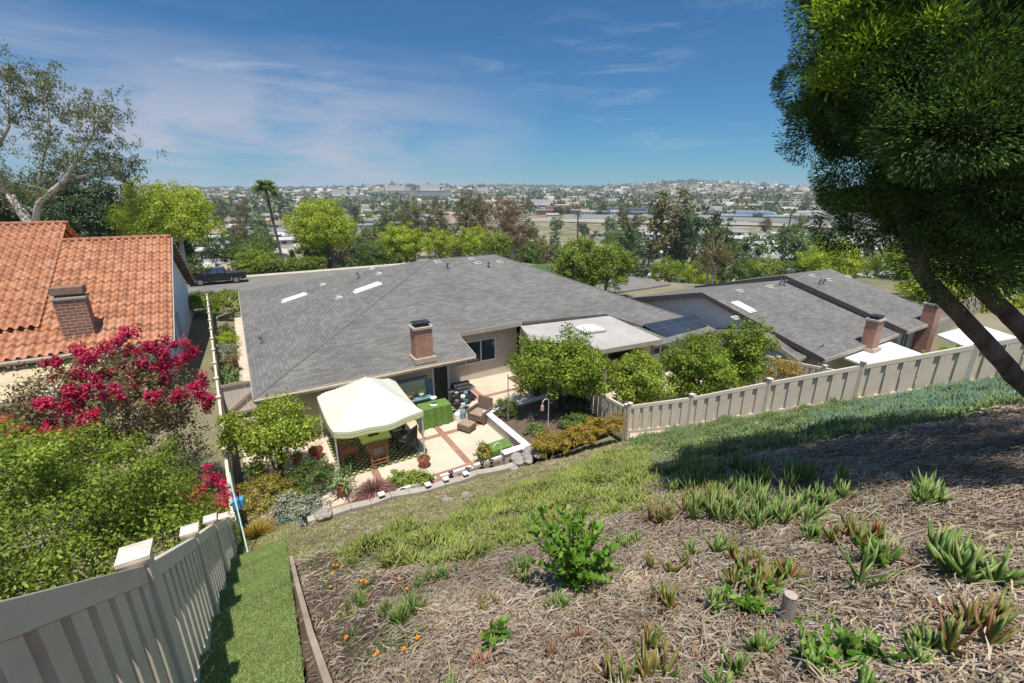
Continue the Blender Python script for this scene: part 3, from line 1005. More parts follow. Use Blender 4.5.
# flat patio cover with its skylight, posts and the solar panel roof beside it
M_flat = plain('flat_roof', (0.40, 0.38, 0.35), (0.33, 0.315, 0.29), 0.8, 0.9, 0.1, bscale=9)
pc = MB(); pc.slab([(11.35, 16.0, 2.62), (18.35, 15.35, 2.62), (18.7, 19.7, 2.85), (12.95, 20.55, 2.86)], 0.14)
pc = pc.build('patio_cover', M_flat, house)
m = MB()
for a, b in (((11.33, 15.97), (18.37, 15.31)), ): m.beam((a[0], a[1], 2.52), (b[0], b[1], 2.52), 0.05, 0.24)
m.beam((11.3, 16.0, 2.52), (12.9, 20.5, 2.76), 0.05, 0.24)
m.build('cover_fascia', M_trim, pc)
for u, v in ((12.0, 16.15), (15.0, 15.85), (18.0, 15.6)):
    q = MB(); q.box(u - 0.06, u + 0.06, v - 0.06, v + 0.06, -0.12, 2.475); q.build('cover_post', M_trim, pc)
fl = lambda u, v: 2.62 + 0.0525 * (v - 15.7)
u, v = 15.9, 18.2
skylight(house, UVF @ Matrix.Translation((u, v, 2.77)) @ Matrix.Rotation(R(-8), 4, 'Z'), 1.25, 1.0)
M_solar = brickm('solar_cells', (0.030, 0.038, 0.052), (0.040, 0.050, 0.066), (0.065, 0.08, 0.10), 1.0, 1.65, 0.02, 0.15, 0.0, offset=0.0)
m = MB(); m.slab([(20.1, 16.55, pz(16.55) + 0.10), (24.0, 16.75, pz(16.75) + 0.10), (24.45, 18.05, pz(18.05) + 0.12), (19.85, 18.1, pz(18.1) + 0.12)], 0.06)
m.build('solar_panel', M_solar, house)
m = MB(); m.slab([(18.6, 16.0, 2.0), (24.2, 16.2, 2.0), (24.3, 18.3, 2.38), (18.75, 19.6, 2.5)], 0.14); m.build('lower_roof', M_shingle, house)
m = MB(); wall_panel(m, (18.9, 17.1), (23.6, 17.1), -0.4, 2.08, 0.16, [(0.7, 2.3, 0.9, 1.85)]); m.build('wall', M_stucco, house)
window(house, (18.9, 17.1), (23.6, 17.1), 0.7, 2.3, 0.9, 1.85)

# side gate between the house and the long fence
gate = thing('side_gate', L(-0.7, 23.3, 0), 'pale wooden gate between the long fence and the grey roofed house', 'gate')
m = MB()
for k in range(6): m.box(-1.5 + k * 0.29, -1.5 + k * 0.29 + 0.283, 23.0, 23.03, 0.05, 1.6)
m.build('board_panel', M_stucco_lav, gate)
m = MB(); m.box(-1.55, 0.3, 22.94, 22.99, 1.5, 1.62); m.box(-1.55, 0.3, 22.94, 22.99, 0.1, 0.22); m.beam((-1.5, 22.96, 0.22), (0.2, 22.96, 1.5), 0.05, 0.12); m.build('gate_frame', M_trim, gate)

# ------------------------------------------------------------------ clay tile house on the left
def tile_material():
    t = NT('clay_tile')
    b = t.n.new('ShaderNodeAttribute'); b.attribute_name = 'zone'
    s = t.n.new('ShaderNodeSeparateColor'); t.l.new(b.outputs['Color'], s.inputs[0])
    c = t.ramp(s.outputs[0], [(0.0, (0.32, 0.125, 0.06)), (0.35, (0.42, 0.172, 0.08)), (0.7, (0.47, 0.205, 0.10)), (1.0, (0.51, 0.255, 0.145))])
    c = t.mix(t.ramp(t.noise(3, 5, 0.65), [(0.40, 0), (0.75, 0.5)]), c, (0.33, 0.19, 0.13))
    c = t.mix(1.0, c, t.ramp(t.noise(22, 3), [(0.3, 0.86), (0.7, 1.1)]), 'MULTIPLY')
    t.base(c); t.p.inputs['Roughness'].default_value = 0.8
    t.bump(t.noise(40, 3), 0.15)
    return t.m


M_tile = tile_material()


def tile_roof(parent, u0, u1, v0, z0, v1, z1, pitch=0.37, course=0.47):
    """barrel tiles modelled as a corrugated, stepped sheet rising from (v0, z0) to (v1, z1)"""
    nu = int((u1 - u0) / pitch) * 8; sl = math.hypot(v1 - v0, z1 - z0); nc = int(sl / course)
    xs = np.linspace(u0, u1, nu + 1); ss = []
    for k in range(nc): ss += [k / nc + 1e-4, (k + 0.5) / nc, (k + 1) / nc - 1e-4]
    ss = np.array(ss)
    xx, st = np.meshgrid(xs, ss, indexing='ij')
    col = np.floor((xx - u0) / pitch + 0.25); cs = np.floor(st * nc)
    fr = st * nc - cs
    ph = ((xx - u0) / pitch) % 1
    prof = 0.09 * np.maximum(np.sin(2 * np.pi * ph), -0.55)
    hsh = np.modf(np.sin(col * 12.9898 + cs * 78.233) * 43758.5)[0]
    lift = 0.085 * (1 - fr) + prof * (1 + 0.15 * (1 - fr)) + 0.010 * hsh
    dv, dz = (v1 - v0) / sl, (z1 - z0) / sl
    vv_ = v0 + (v1 - v0) * st - dz * lift + 0.02 * hsh; zz_ = z0 + (z1 - z0) * st + dv * lift + 0.03
    V = np.stack([xx * CA - vv_ * SA, xx * SA + vv_ * CA, zz_], -1).reshape(-1, 3)
    n = len(ss); i, j = np.meshgrid(np.arange(len(xs) - 1), np.arange(n - 1), indexing='ij')
    F = np.stack([i * n + j, (i + 1) * n + j, (i + 1) * n + j + 1, i * n + j + 1], -1).reshape(-1, 4)
    z = np.ones((V.shape[0], 4)); z[:, 0] = np.abs(hsh).ravel(); z[:, 1] = 0
    o = npmesh('tile_roof', V, F, M_tile, parent, None, False, z)
    return o


lh = thing('tile_roof_house', L(-9, 35, 0), 'house with an orange clay tile roof at the left edge', 'house')
EZ, RZ_ = 2.50, 7.05
tile_roof(lh, -13.2, -3.55, 28.75, EZ, 38.5, RZ_)
tile_roof(lh, -13.2, -3.55, 48.6, EZ - 0.1, 38.54, RZ_)
tile_roof(lh, -30, -8.95, 30.6, 3.55, 40.3, 8.0)
tile_roof(lh, -30, -8.95, 50, 3.5, 40.34, 8.0)
for a, b in (((-13.2, 38.52, RZ_ + .06), (-3.55, 38.52, RZ_ + .06)), ((-26, 40.32, 8.07), (-8.9, 40.32, 8.07))):
    m = MB()
    a, b = Vector(a), Vector(b); n = int((b - a).length / 0.5)
    for k in range(n): m.tube([a.lerp(b, k / n), a.lerp(b, (k + 1.06) / n)], [0.15, 0.13], 8)
    m.build('ridge_tiles', M_tile, lh, True)
m = MB()
m.beam((-30, 28.78, 2.42), (-3.5, 28.78, 2.42), 0.06, 0.26)
m.beam((-3.5, 28.7, 2.42), (-3.5, 38.5, 6.95), 0.05, 0.24); m.beam((-3.5, 38.5, 6.95), (-3.5, 48.6, 2.36), 0.05, 0.24)
m.build('fascia', M_trim, lh)
m = MB(); m.tube([(-30, 28.66, 2.46), (-3.5, 28.66, 2.46)], 0.075, 8); m.build('gutter', M_trim, lh)
m = MB()
m.poly([(-4.05, 29.4, -1), (-4.05, 47.8, -1), (-4.05, 47.8, 2.6), (-4.05, 38.52, 6.8), (-4.05, 29.4, 2.6)])
m.poly([(-4.2, 29.4, -1), (-4.2, 47.8, -1), (-4.2, 47.8, 2.6), (-4.2, 38.52, 6.8), (-4.2, 29.4, 2.6)])
m.build('gable_wall', M_stucco_blue, lh)
m = MB(); wall_panel(m, (-30, 29.5), (-4.06, 29.5), -0.4, 2.4, 0.15, [(16, 18, 0.9, 2.0), (21.5, 23, 0.9, 2.0)]); m.build('wall', M_stucco, lh)
window(lh, (-4.05, 29.4), (-4.05, 47.8), 3.2, 4.6, 0.8, 2.2, fm=M_dark); window(lh, (-4.05, 29.4), (-4.05, 47.8), 6.6, 8.0, 0.8, 2.2, fm=M_dark)
window(lh, (-30, 29.5), (-4.06, 29.5), 16, 18, 0.9, 2.0)
m = MB()
for k in range(14): 
    v = 39.3 + k * 0.7; z = RZ_ - 0.455 * (v - 38.5) - 0.22
    m.box(-4.04, -3.45, v - 0.04, v + 0.04, z - 0.09, z + 0.05)
m.build('rafter_tails', M_trim_dark, lh)
c = chimney(lh, -7.35, 30.1, 1.2, 0.75, 2.6, 4.95, M_brick_dark, plain('old_mortar', (0.40, 0.36, 0.31), None, 4, 0.9), False, True)
m = MB(); m.box(-7.85, -6.85, 29.8, 30.4, 5.05, 5.16); c_ = m.build('flue', M_dark, c)
m = MB(); m.box(-7.97, -6.73, 29.74, 30.46, 5.162, 5.55); m.build('cap_slab', plain('rust_cap', (0.27, 0.15, 0.10), (0.16, 0.11, 0.085), 5, 0.9), c, bevel=0.04)
# tan panelled patio cover below its eave
M_pan = plain('tan_panels', (0.50, 0.41, 0.26), (0.44, 0.36, 0.22), 1.5, 0.7)
m = MB()
for k in range(4):
    v0 = 26.3 + k * 0.74
    m.slab([(-30, v0, 1.42 + k * 0.19), (-6.4, v0, 1.42 + k * 0.19), (-6.4, v0 + 0.735, 1.60 + k * 0.19), (-30, v0 + 0.735, 1.60 + k * 0.19)], 0.05)
pcv = m.build('patio_cover', M_pan, lh)
m = MB(); m.beam((-30, 26.22, 1.36), (-6.35, 26.22, 1.36), 0.10, 0.18); m.build('cover_gutter', M_white, pcv)
m = MB()
for u in (-8, -11, -14, -17): m.box(u - 0.05, u + 0.05, 26.32, 26.42, -0.3, 1.36)
m.build('cover_posts', M_white, pcv)


# ------------------------------------------------------------------ grey gabled houses on the right
def gable_house(name, label, u0, u1, vf, vr, vb, ze, zr, zb, base, chim, front_wins, left_wall=True, dark_rake=True, group=None):
    root = thing(name, L((u0 + u1) / 2, vr, base), label, 'house', group)
    m = MB()
    m.slab([(u0, vf, ze), (u1, vf, ze), (u1, vr, zr), (u0, vr, zr)], 0.15)
    m.slab([(u1, vb, zb), (u0, vb, zb), (u0, vr + .001, zr), (u1, vr + .001, zr)], 0.15)
    m.build('roof', M_shingle, root)
    m = MB(); m.beam((u0 - .02, vf, ze - .07), (u0 - .02, vr, zr - .07), 0.05, 0.28); m.beam((u0 - .02, vb, zb - .07), (u0 - .02, vr, zr - .07), 0.05, 0.28)
    m.build('bargeboard', M_trim_dark, root)
    m = MB(); m.beam((u0 + .12, vf - .03, ze - .09), (u1, vf - .03, ze - .09), 0.04, 0.2); m.build('fascia', M_trim, root)
    m = MB()
    m.poly([(u0 + 0.4, vf + 0.5, base), (u0 + 0.4, vb - 0.5, base), (u0 + 0.4, vb - .5, zb), (u0 + 0.4, vr, zr - 0.2), (u0 + 0.4, vf + .5, ze)])
    m.poly([(u0 + 0.55, vf + 0.5, base), (u0 + 0.55, vb - 0.5, base), (u0 + 0.55, vb - .5, zb), (u0 + 0.55, vr, zr - 0.2), (u0 + 0.55, vf + .5, ze)])
    m.build('gable_wall', M_stucco_lav, root)
    m = MB(); wall_panel(m, (u0 + 0.56, vf + 0.5), (u1 - 0.3, vf + 0.5), base, ze - 0.02, 0.15, [(a, b, base + c0, base + c1) for a, b, c0, c1 in front_wins]); m.build('wall', M_stucco, root)
    for a, b, c0, c1 in front_wins: window(root, (u0 + 0.56, vf + 0.5), (u1 - 0.3, vf + 0.5), a, b, base + c0, base + c1)
    m = MB(); wall_panel(m, (u1 - 0.3, vf + 0.5), (u1 - 0.3, vb - .5), base, ze, 0.15); m.build('wall', M_stucco, root)
    for (u, v, w, d, z0, z1) in chim: chimney(root, u, v, w, d, z0, z1, M_brick)
    return root


f1 = lambda u, v: 1.55 + 0.27 * (v - 10.8)
h1 = gable_house('gabled_house', 'nearer grey gabled house behind the right fence with one long white skylight', 25.6, 34.6, 10.8, 18.6, 26.4, 1.55, 3.66, 1.7, -1.1, [(30.6, 10.75, 0.8, 0.6, 1.2, 3.0)], [(6.9, 8.3, 0.1, 2.0)])
skylight(h1, roof_frame(*uv_at(743, 308, f1), f1), 0.62, 1.35)
for px, py, k in ((740, 291, 'box'), (770, 287, 'box'), (783, 285, 'pipe'), (779, 285, 'pipe'), (735, 318, 'box')):
    vent(h1, roof_frame(*uv_at(px, py, f1), f1), k)
m = MB(); m.box(27.6, 27.66, 18.3, 18.9, 2.6, 3.1)
# lower front gable of the nearer house
m = MB()
m.slab([(24.9, 11.6, 1.3), (27.2, 11.6, 1.95), (27.2, 14.2, 2.5), (24.9, 14.2, 2.35)], 0.14)
m.slab([(27.2, 17.6, 1.6), (24.9, 17.6, 1.3), (24.9, 14.201, 2.35), (27.2, 14.201, 2.5)], 0.14); m.build('porch_roof', M_shingle, h1)
m = MB(); m.beam((24.88, 11.6, 1.24), (24.88, 14.2, 2.29), 0.05, 0.26); m.beam((24.88, 17.6, 1.24), (24.88, 14.2, 2.29), 0.05, 0.26); m.build('bargeboard', M_trim, h1)
m = MB(); m.poly([(25.2, 11.9, -1.1), (25.2, 17.3, -1.1), (25.2, 17.3, 1.25), (25.2, 14.2, 2.2), (25.2, 11.9, 1.25)]); m.poly([(25.3, 11.9, -1.1), (25.3, 17.3, -1.1), (25.3, 17.3, 1.25), (25.3, 14.2, 2.2), (25.3, 11.9, 1.25)]); m.build('gable_wall', M_stucco_lav, h1)
f2 = lambda u, v: 1.75 + 0.285 * (v - 10.5)
h2 = gable_house('gabled_house', 'farther grey gabled house partly behind the leaning conifer trunk', 34.7, 41.3, 10.5, 18.4, 26, 1.75, 4.0, 1.9, -1.1, [(38.4, 10.6, 1.0, 0.7, -1.0, 3.0)], [(0.5, 1.7, 1.1, 2.4), (3.0, 4.2, 1.1, 2.4)])
for px, py, k in ((812, 276, 'box'), (818, 284, 'pipe'), (822, 284, 'pipe'), (828, 280, 'box'), (848, 277, 'box'), (860, 275, 'box')):
    vent(h2, roof_frame(*uv_at(px, py, f2), f2), k)
pcw = MB(); pcw.slab([(27.8, 7.3, 0.9), (33.2, 8.4, 0.9), (33.6, 11.2, 1.25), (28.0, 11.2, 1.25)], 0.1)
pcw = pcw.build('patio_cover', M_white, h1)
m = MB()
for u, v in ((28.1, 7.6), (33.0, 8.6)): m.box(u - .05, u + .05, v - .05, v + .05, -1.1, 0.79)
m.build('cover_posts', M_white, pcw)
pcx = MB(); pcx.slab([(36.5, 6.4, 0.7), (42.5, 5.6, 0.7), (43.0, 9.4, 1.3), (37.5, 9.8, 1.3)], 0.1)
pcx = pcx.build('patio_cover', M_white, h2)
m = MB()
for u, v in ((36.8, 6.7), (42.3, 6.0)): m.box(u - .05, u + .05, v - .05, v + .05, -1.1, 0.59)
m.build('cover_posts', M_white, pcx)
lw = MB(); lw.box(34.6, 38.5, 8.7, 8.85, -1.2, 0.75); lw = lw.build('garden_wall', M_stucco)
tag(lw, 'low cream garden wall below the farther grey gabled house', 'garden wall')
lw = MB(); lw.box(42, 62, 12.4, 12.6, -1.6, 1.3); lw = lw.build('garden_wall', plain('block_wall', (0.36, 0.29, 0.22), None, 2, 0.95))
tag(lw, 'brown block wall on the far right behind the leaning trunks', 'garden wall')
# ------------------------------------------------------------------ patio things
def canvas_mat():
    t = NT('canopy_canvas')
    t.base(t.ramp(t.noise(2, 3), [(0.3, (0.80, 0.79, 0.66)), (0.7, (0.85, 0.84, 0.72))]))
    t.p.inputs['Roughness'].default_value = 0.8
    tr = t.n.new('ShaderNodeBsdfTranslucent'); tr.inputs[0].default_value = (0.80, 0.82, 0.55, 1)
    ms = t.n.new('ShaderNodeMixShader'); ms.inputs[0].default_value = 0.28
    t.l.new(t.p.outputs[0], ms.inputs[1]); t.l.new(tr.outputs[0], ms.inputs[2]); t.l.new(ms.outputs[0], t.out.inputs[0])
    return t.m


M_canvas = canvas_mat()
M_lime = plain('lime_cloth', (0.50, 0.56, 0.16), (0.42, 0.48, 0.12), 5, 0.8)
TU0, TU1, TV0, TV1, TZ = 1.88, 5.12, 15.05, 18.7, 2.08
tent = thing('canopy_tent', L((TU0 + TU1) / 2, (TV0 + TV1) / 2, 0), 'white pop up canopy tent with a lime striped edge on the patio', 'canopy')
n = 28
gs = np.linspace(-1, 1, n + 1)
S, T = np.meshgrid(gs, gs, indexing='ij')
mx = np.maximum(np.abs(S), np.abs(T)); diag = np.minimum(np.abs(S), np.abs(T)) / np.maximum(mx, 1e-6)
Zt = TZ + 1.05 * (1 - mx) ** 1.15 - 0.20 * mx * (1 - diag ** 2) * mx + 0.03 * np.sin(S * 7 + T * 3) * mx
U = TU0 + (S + 1) / 2 * (TU1 - TU0); Vv = TV0 + (T + 1) / 2 * (TV1 - TV0)
m = MB()
for i in range(n):
    for j in range(n):
        m.poly([(U[a, b], Vv[a, b], Zt[a, b]) for a, b in ((i, j), (i + 1, j), (i + 1, j + 1), (i, j + 1))])
m.build('canopy', M_canvas, tent, True)
# valance in three stripes on each side
def edge(k):
    if k == 0: return [(U[i, 0], Vv[i, 0] - .01, Zt[i, 0]) for i in range(n + 1)]
    if k == 1: return [(U[n, i] + .01, Vv[n, i], Zt[n, i]) for i in range(n + 1)]
    if k == 2: return [(U[i, n], Vv[i, n] + .01, Zt[i, n]) for i in range(n + 1)]
    return [(U[0, i] - .01, Vv[0, i], Zt[0, i]) for i in range(n + 1)]
for nm, a, b, mt in (('valance', 0.0, -0.10, M_canvas), ('lime_stripe', -0.10, -0.15, M_lime), ('valance', -0.15, -0.20, M_canvas), ('lime_stripe', -0.20, -0.25, M_lime)):
    m = MB()
    for k in range(4):
        e = edge(k)
        for p, q in zip(e, e[1:]): m.poly([(p[0], p[1], p[2] + b), (q[0], q[1], q[2] + b), (q[0], q[1], q[2] + a), (p[0], p[1], p[2] + a)])
    m.build(nm, mt, tent)
M_pole = plain('pole_white', (0.62, 0.62, 0.60), None, 4, 0.4)
for u in (TU0 + .04, TU1 - .04):
    for v in (TV0 + .04, TV1 - .04):
        m = MB(); m.box(u - .022, u + .022, v - .022, v + .022, 0.02, TZ - 0.02); m.box(u - .07, u + .07, v - .07, v + .07, 0, 0.02)
        m.box(u - 0.035, u + 0.035, v - 0.035, v + 0.035, TZ - 0.35, TZ - 0.2)
        m.build('leg', M_pole, tent)
# gathered side curtain tied to the right hand legs
m = MB(); c = []
for k in range(15):
    t = k / 14; z = TZ - 0.28 - (TZ - 0.75) * t
    c.append(((TU1 - .05 - 0.05 * math.sin(k * 1.7)), TV0 + 0.1 + 1.5 * (1 - t) ** 1.6, z))
for p, q in zip(c, c[1:]): m.poly([p, q, (q[0] + .05, TV0 + 0.06, q[2]), (p[0] + .05, TV0 + 0.06, p[2])])
m.build('side_curtain', plain('grey_net', (0.36, 0.35, 0.31), None, 8, 0.9), tent)


def rug_mat():
    t = NT('rug_lattice')
    b = t.n.new('ShaderNodeTexWave'); b.wave_type = 'BANDS'; b.bands_direction = 'DIAGONAL'
    mpn = t.n.new('ShaderNodeMapping'); t.l.new(t.tc.outputs['Object'], mpn.inputs[0]); t.l.new(mpn.outputs[0], b.inputs[0])
    b.inputs['Scale'].default_value = 2.4; b.inputs['Distortion'].default_value = 0.6
    b2 = t.n.new('ShaderNodeTexWave'); b2.bands_direction = 'DIAGONAL'
    mp2 = t.n.new('ShaderNodeMapping'); mp2.inputs['Scale'].default_value = (-1, 1, 1); t.l.new(t.tc.outputs['Object'], mp2.inputs[0]); t.l.new(mp2.outputs[0], b2.inputs[0])
    b2.inputs['Scale'].default_value = 2.4; b2.inputs['Distortion'].default_value = 0.6
    f = t.math('MULTIPLY', t.ramp(b.outputs['Fac'], [(0.25, 0), (0.45, 1)]), t.ramp(b2.outputs['Fac'], [(0.25, 0), (0.45, 1)]))
    t.base(t.mix(f, (0.045, 0.05, 0.04), (0.34, 0.36, 0.11)))
    t.p.inputs['Roughness'].default_value = 1
    return t.m


m = MB(); m.box(2.0, 5.0, 15.3, 18.5, 0.008, 0.02); o = m.build('rug', rug_mat()); tag(o, 'green and dark lattice patterned rug under the canopy', 'rug')

tb = thing('fire_table', L(3.5, 16.75, 0.02), 'square pale lime fire table with a dark centre under the canopy', 'table')
m = MB(); m.box(3.0, 4.15, 16.2, 17.3, 0.62, 0.70); m.build('tabletop', M_lime, tb, bevel=0.01)
m = MB(); m.box(3.12, 4.03, 16.32, 17.18, 0.02, 0.615); m.build('base', plain('table_base', (0.30, 0.31, 0.12), None, 4, 0.8), tb)
m = MB()
for k in range(26): 
    a, b_ = rnd.uniform(3.36, 3.8), rnd.uniform(16.58, 16.92); r = rnd.uniform(.03, .06)
    m.lathe((a, b_, 0.70), [(r, 0), (r * .9, r * .7), (r * .2, r * 1.2)], 6)
m.build('lava_rock', M_dark, tb)


def slat_chair(u, v, rz, label, mat, cush=None, nm='chair', group='wooden chairs round the fire table'):
    fr = UVF @ Matrix.Translation((u, v, 0.02)) @ Matrix.Rotation(rz, 4, 'Z')
    root = thing(nm, fr.translation, label, 'chair', group, A + rz)
    m = MB(fr)
    for k in range(6): m.box(-0.29, 0.29, -0.27 + k * 0.09, -0.27 + k * 0.09 + 0.075, 0.42, 0.445)
    m.build('seat', mat, root)
    m = MB(fr)
    m.beam((-0.30, 0.29, 0.98), (0.30, 0.29, 0.98), 0.03, 0.09)
    for k in range(7): m.beam((-0.25 + k * 0.083, 0.25, 0.46), (-0.25 + k * 0.083, 0.29, 0.94), 0.05, 0.02)
    m.build('backrest', mat, root)
    for s in (-1, 1):
        m = MB(fr); m.beam((s * 0.30, -0.27, 0), (s * 0.30, -0.27, 0.62), 0.05, 0.05); m.build('leg', mat, root)
        m = MB(fr); m.beam((s * 0.30, 0.30, 0), (s * 0.30, 0.24, 0.45), 0.05, 0.05); m.beam((s * 0.30, 0.24, 0.45), (s * 0.30, 0.30, 1.02), 0.05, 0.05); m.build('leg', mat, root)
        m = MB(fr); m.box(s * 0.30 - 0.045, s * 0.30 + 0.045, -0.31, 0.28, 0.622, 0.65); m.build('armrest', mat, root)
    m = MB(fr); m.box(-0.28, 0.28, -0.285, -0.26, 0.14, 0.19); m.box(-0.28, 0.28, 0.265, 0.285, 0.14, 0.19); m.box(-0.28, 0.28, 0.255, 0.275, 0.28, 0.34); m.build('stretcher', mat, root)
    if cush:
        m = MB(fr); m.box(-0.26, 0.26, -0.26, 0.2, 0.447, 0.51); m.build('cushion', cush, root, bevel=0.02)
    return root


M_cush = plain('grey_cushion', (0.33, 0.33, 0.33), None, 5, 0.9)
M_iron = plain('dark_iron', (0.055, 0.055, 0.06), None, 5, 0.5, metal=0.4)
slat_chair(3.42, 15.62, R(180), 'red brown slatted wooden chair in front of the fire table', M_wood, M_cush)
slat_chair(2.45, 16.35, R(95), 'red brown slatted wooden chair left of the fire table', M_wood)
slat_chair(4.7, 16.0, R(215), 'dark iron patio chair near the front right canopy leg', M_iron, M_cush)
slat_chair(4.6, 17.1, R(-90), 'dark iron patio chair right of the fire table further in', M_iron, M_cush)


def pot(name, u, v, z, r, h, mat, label, lm=None, pr=(0.35, 0.35, 0.4), seed=5, leaf=0.16, n=26, per=5, narrow=0.22):
    root = thing(name, L(u, v, z), label, 'potted plant')
    m = MB(); m.lathe((u, v, z), [(r * .62, 0), (r * .72, h * .1), (r * 0.95, h * .82), (r * 1.08, h * .84), (r * 1.08, h), (r * .9, h), (r * .88, h * .9)], 16); m.build('pot', mat, root, False)
    if lm:
        c = L(u, v, z + h + pr[2] * 0.35)
        V, F, cc = crown_arrays(tuple(c), pr, n, per, leaf, 0.10, seed, bottom=-0.3, narrow=narrow)
        npmesh('foliage', V, F, lm, root, tuple(c))
    return root


M_terra = plain('terracotta', (0.42, 0.155, 0.075), (0.34, 0.12, 0.06), 4, 0.8)
M_redpot = plain('red_glaze', (0.36, 0.07, 0.06), (0.26, 0.05, 0.045), 4, 0.35)
M_yelpot = plain('ochre_glaze', (0.42, 0.25, 0.05), (0.3, 0.18, 0.04), 4, 0.4)
LM_spiky = leafm('spiky_green', [(0.06, 0.12, 0.04), (0.12, 0.20, 0.06), (0.2, 0.27, 0.1)], 0.5, 0.2)
LM_mix = leafm('bedding_green', [(0.05, 0.10, 0.025), (0.09, 0.17, 0.035), (0.15, 0.22, 0.05), (0.22, 0.25, 0.06)], 0.5, 0.3)
LM_lime = leafm('lime_succulent', [(0.20, 0.26, 0.03), (0.30, 0.33, 0.05), (0.13, 0.20, 0.03)], 0.5, 0.3)
pot('potted_plant', 1.85, 14.35, 0, 0.24, 0.42, M_terra, 'spiky green plant in a terracotta pot at the front left canopy leg', LM_spiky, (0.42, 0.42, 0.35), 3, 0.38, 26, 5, 0.13)
pot('potted_plant', 4.85, 14.55, 0, 0.23, 0.36, M_redpot, 'red glazed pot with small flowers at the front right canopy leg', LM_mix, (0.22, 0.22, 0.15), 4, 0.1)
pot('potted_plant', 1.45, 17.3, 0, 0.26, 0.38, M_redpot, 'red pot with a low plant behind the lime tree beside the canopy', LM_mix, (0.24, 0.24, 0.2), 6, 0.1)
pot('potted_plant', -0.55, 16.5, 0, 0.28, 0.45, M_yelpot, 'ochre glazed pot with a bushy plant against the long fence', LM_spiky, (0.38, 0.38, 0.4), 7, 0.3, 26, 5, 0.14)
pot('potted_plant', 0.75, 17.3, 0, 0.2, 0.3, M_terra, 'small clay pot between the lime tree and the house wall', LM_mix, (0.2, 0.2, 0.2), 8, 0.09)

# green covered table and the potting bench behind it
M_gcloth = plain('green_cloth', (0.135, 0.24, 0.045), (0.085, 0.165, 0.03), 5, 0.85, 0.2, bscale=14)
root = thing('covered_table', L(6.55, 17.65, 0), 'table covered to the ground with a bright green cloth', 'table')
m = MB(); x0, x1, y0, y1, zt = 5.85, 7.2, 17.25, 18.0, 0.9
m.box(x0, x1, y0, y1, zt - 0.02, zt); m.build('tabletop', M_gcloth, root)
m = MB(); pts = []
per_ = [(x0, y0), (x1, y0), (x1, y1), (x0, y1)]
for k in range(4):
    a, b = per_[k], per_[(k + 1) % 4]; nx, ny = (b[1] - a[1]), -(b[0] - a[0]); ln = math.hypot(nx, ny)
    for q in range(12):
        t = q / 12; w = 0.06 + 0.045 * math.sin(q * 2.1 + k)
        pts.append(((a[0] + (b[0] - a[0]) * t, a[1] + (b[1] - a[1]) * t), (nx / ln * w, ny / ln * w)))
for (p, o1), (q, o2) in zip(pts, pts[1:] + pts[:1]):
    m.poly([(p[0] + o1[0], p[1] + o1[1], 0.03), (q[0] + o2[0], q[1] + o2[1], 0.03), (q[0], q[1], zt - .001), (p[0], p[1], zt - .001)])
m.build('cloth_skirt', M_gcloth, root, True)
M_teal = plain('teal_paint', (0.14, 0.27, 0.30), (0.10, 0.20, 0.23), 4, 0.6)
M_pale = plain('pale_board', (0.55, 0.50, 0.40), (0.45, 0.41, 0.33), 4, 0.8)
root = thing('potting_bench', L(6.2, 18.6, 0), 'teal painted potting bench with a pale back board against the house wall', 'bench')
m = MB(); m.box(5.3, 6.75, 18.35, 18.95, 0.86, 0.91); m.build('tabletop', M_teal, root)
m = MB(); m.box(5.3, 6.75, 18.4, 18.9, 0.25, 0.29); m.build('shelf', M_teal, root)
for u in (5.34, 6.69):
    for v in (18.4, 18.9):
        m = MB(); m.box(u - .03, u + .03, v - .03, v + .03, 0, 0.858 if v < 18.5 else 1.75); m.build('leg', M_teal, root)
m = MB(); m.box(5.42, 6.6, 18.93, 18.96, 0.95, 1.65); m.build('back_board', M_pale, root)
m = MB(); m.box(5.3, 6.75, 18.86, 19.0, 1.752, 1.79); m.build('top_shelf', M_teal, root)
pot('potted_plant', 5.75, 18.6, 0.91, 0.13, 0.2, M_terra, 'clay pot with trailing green leaves on the teal bench', LM_lime, (0.25, 0.2, 0.22), 12, 0.09)
pot('potted_plant', 6.3, 18.6, 0.91, 0.11, 0.18, M_white, 'white pot with a lime green plant on the teal bench', LM_lime, (0.22, 0.2, 0.28), 13, 0.1)
m = MB(); m.lathe((6.5, 17.6, 0.9), [(0.16, 0), (0.16, 0.02), (0.015, 0.04), (0.015, 0.25), (0.14, 0.3), (0.15, 0.36)], 14)
o = m.build('tiered_stand', M_white); tag(o, 'small white tiered stand on the green covered table', 'plant stand')
m = MB(); m.tube([(5.15, 18.85, 0.62), (5.15, 18.9, 0.64)], [0.45, 0.45], 26)
fr = UVF @ Matrix.Translation((5.05, 18.75, 0.55)) @ Matrix.Rotation(R(-20), 4, 'X')
m = MB(fr); m.tube([(0, 0, 0), (0, 0.05, 0)], [0.5, 0.5], 28)
o = m.build('round_panel', M_pale); tag(o, 'round pale table top leaning against the house wall', 'table top')
fr = UVF @ Matrix.Translation((6.9, 18.9, 0)) @ Matrix.Rotation(R(-8), 4, 'X')
m = MB(fr); m.box(-0.14, 0.14, 0, 0.04, 0.02, 1.5)
o = m.build('teal_board', M_teal); tag(o, 'narrow teal board standing beside the dark house door', 'board')

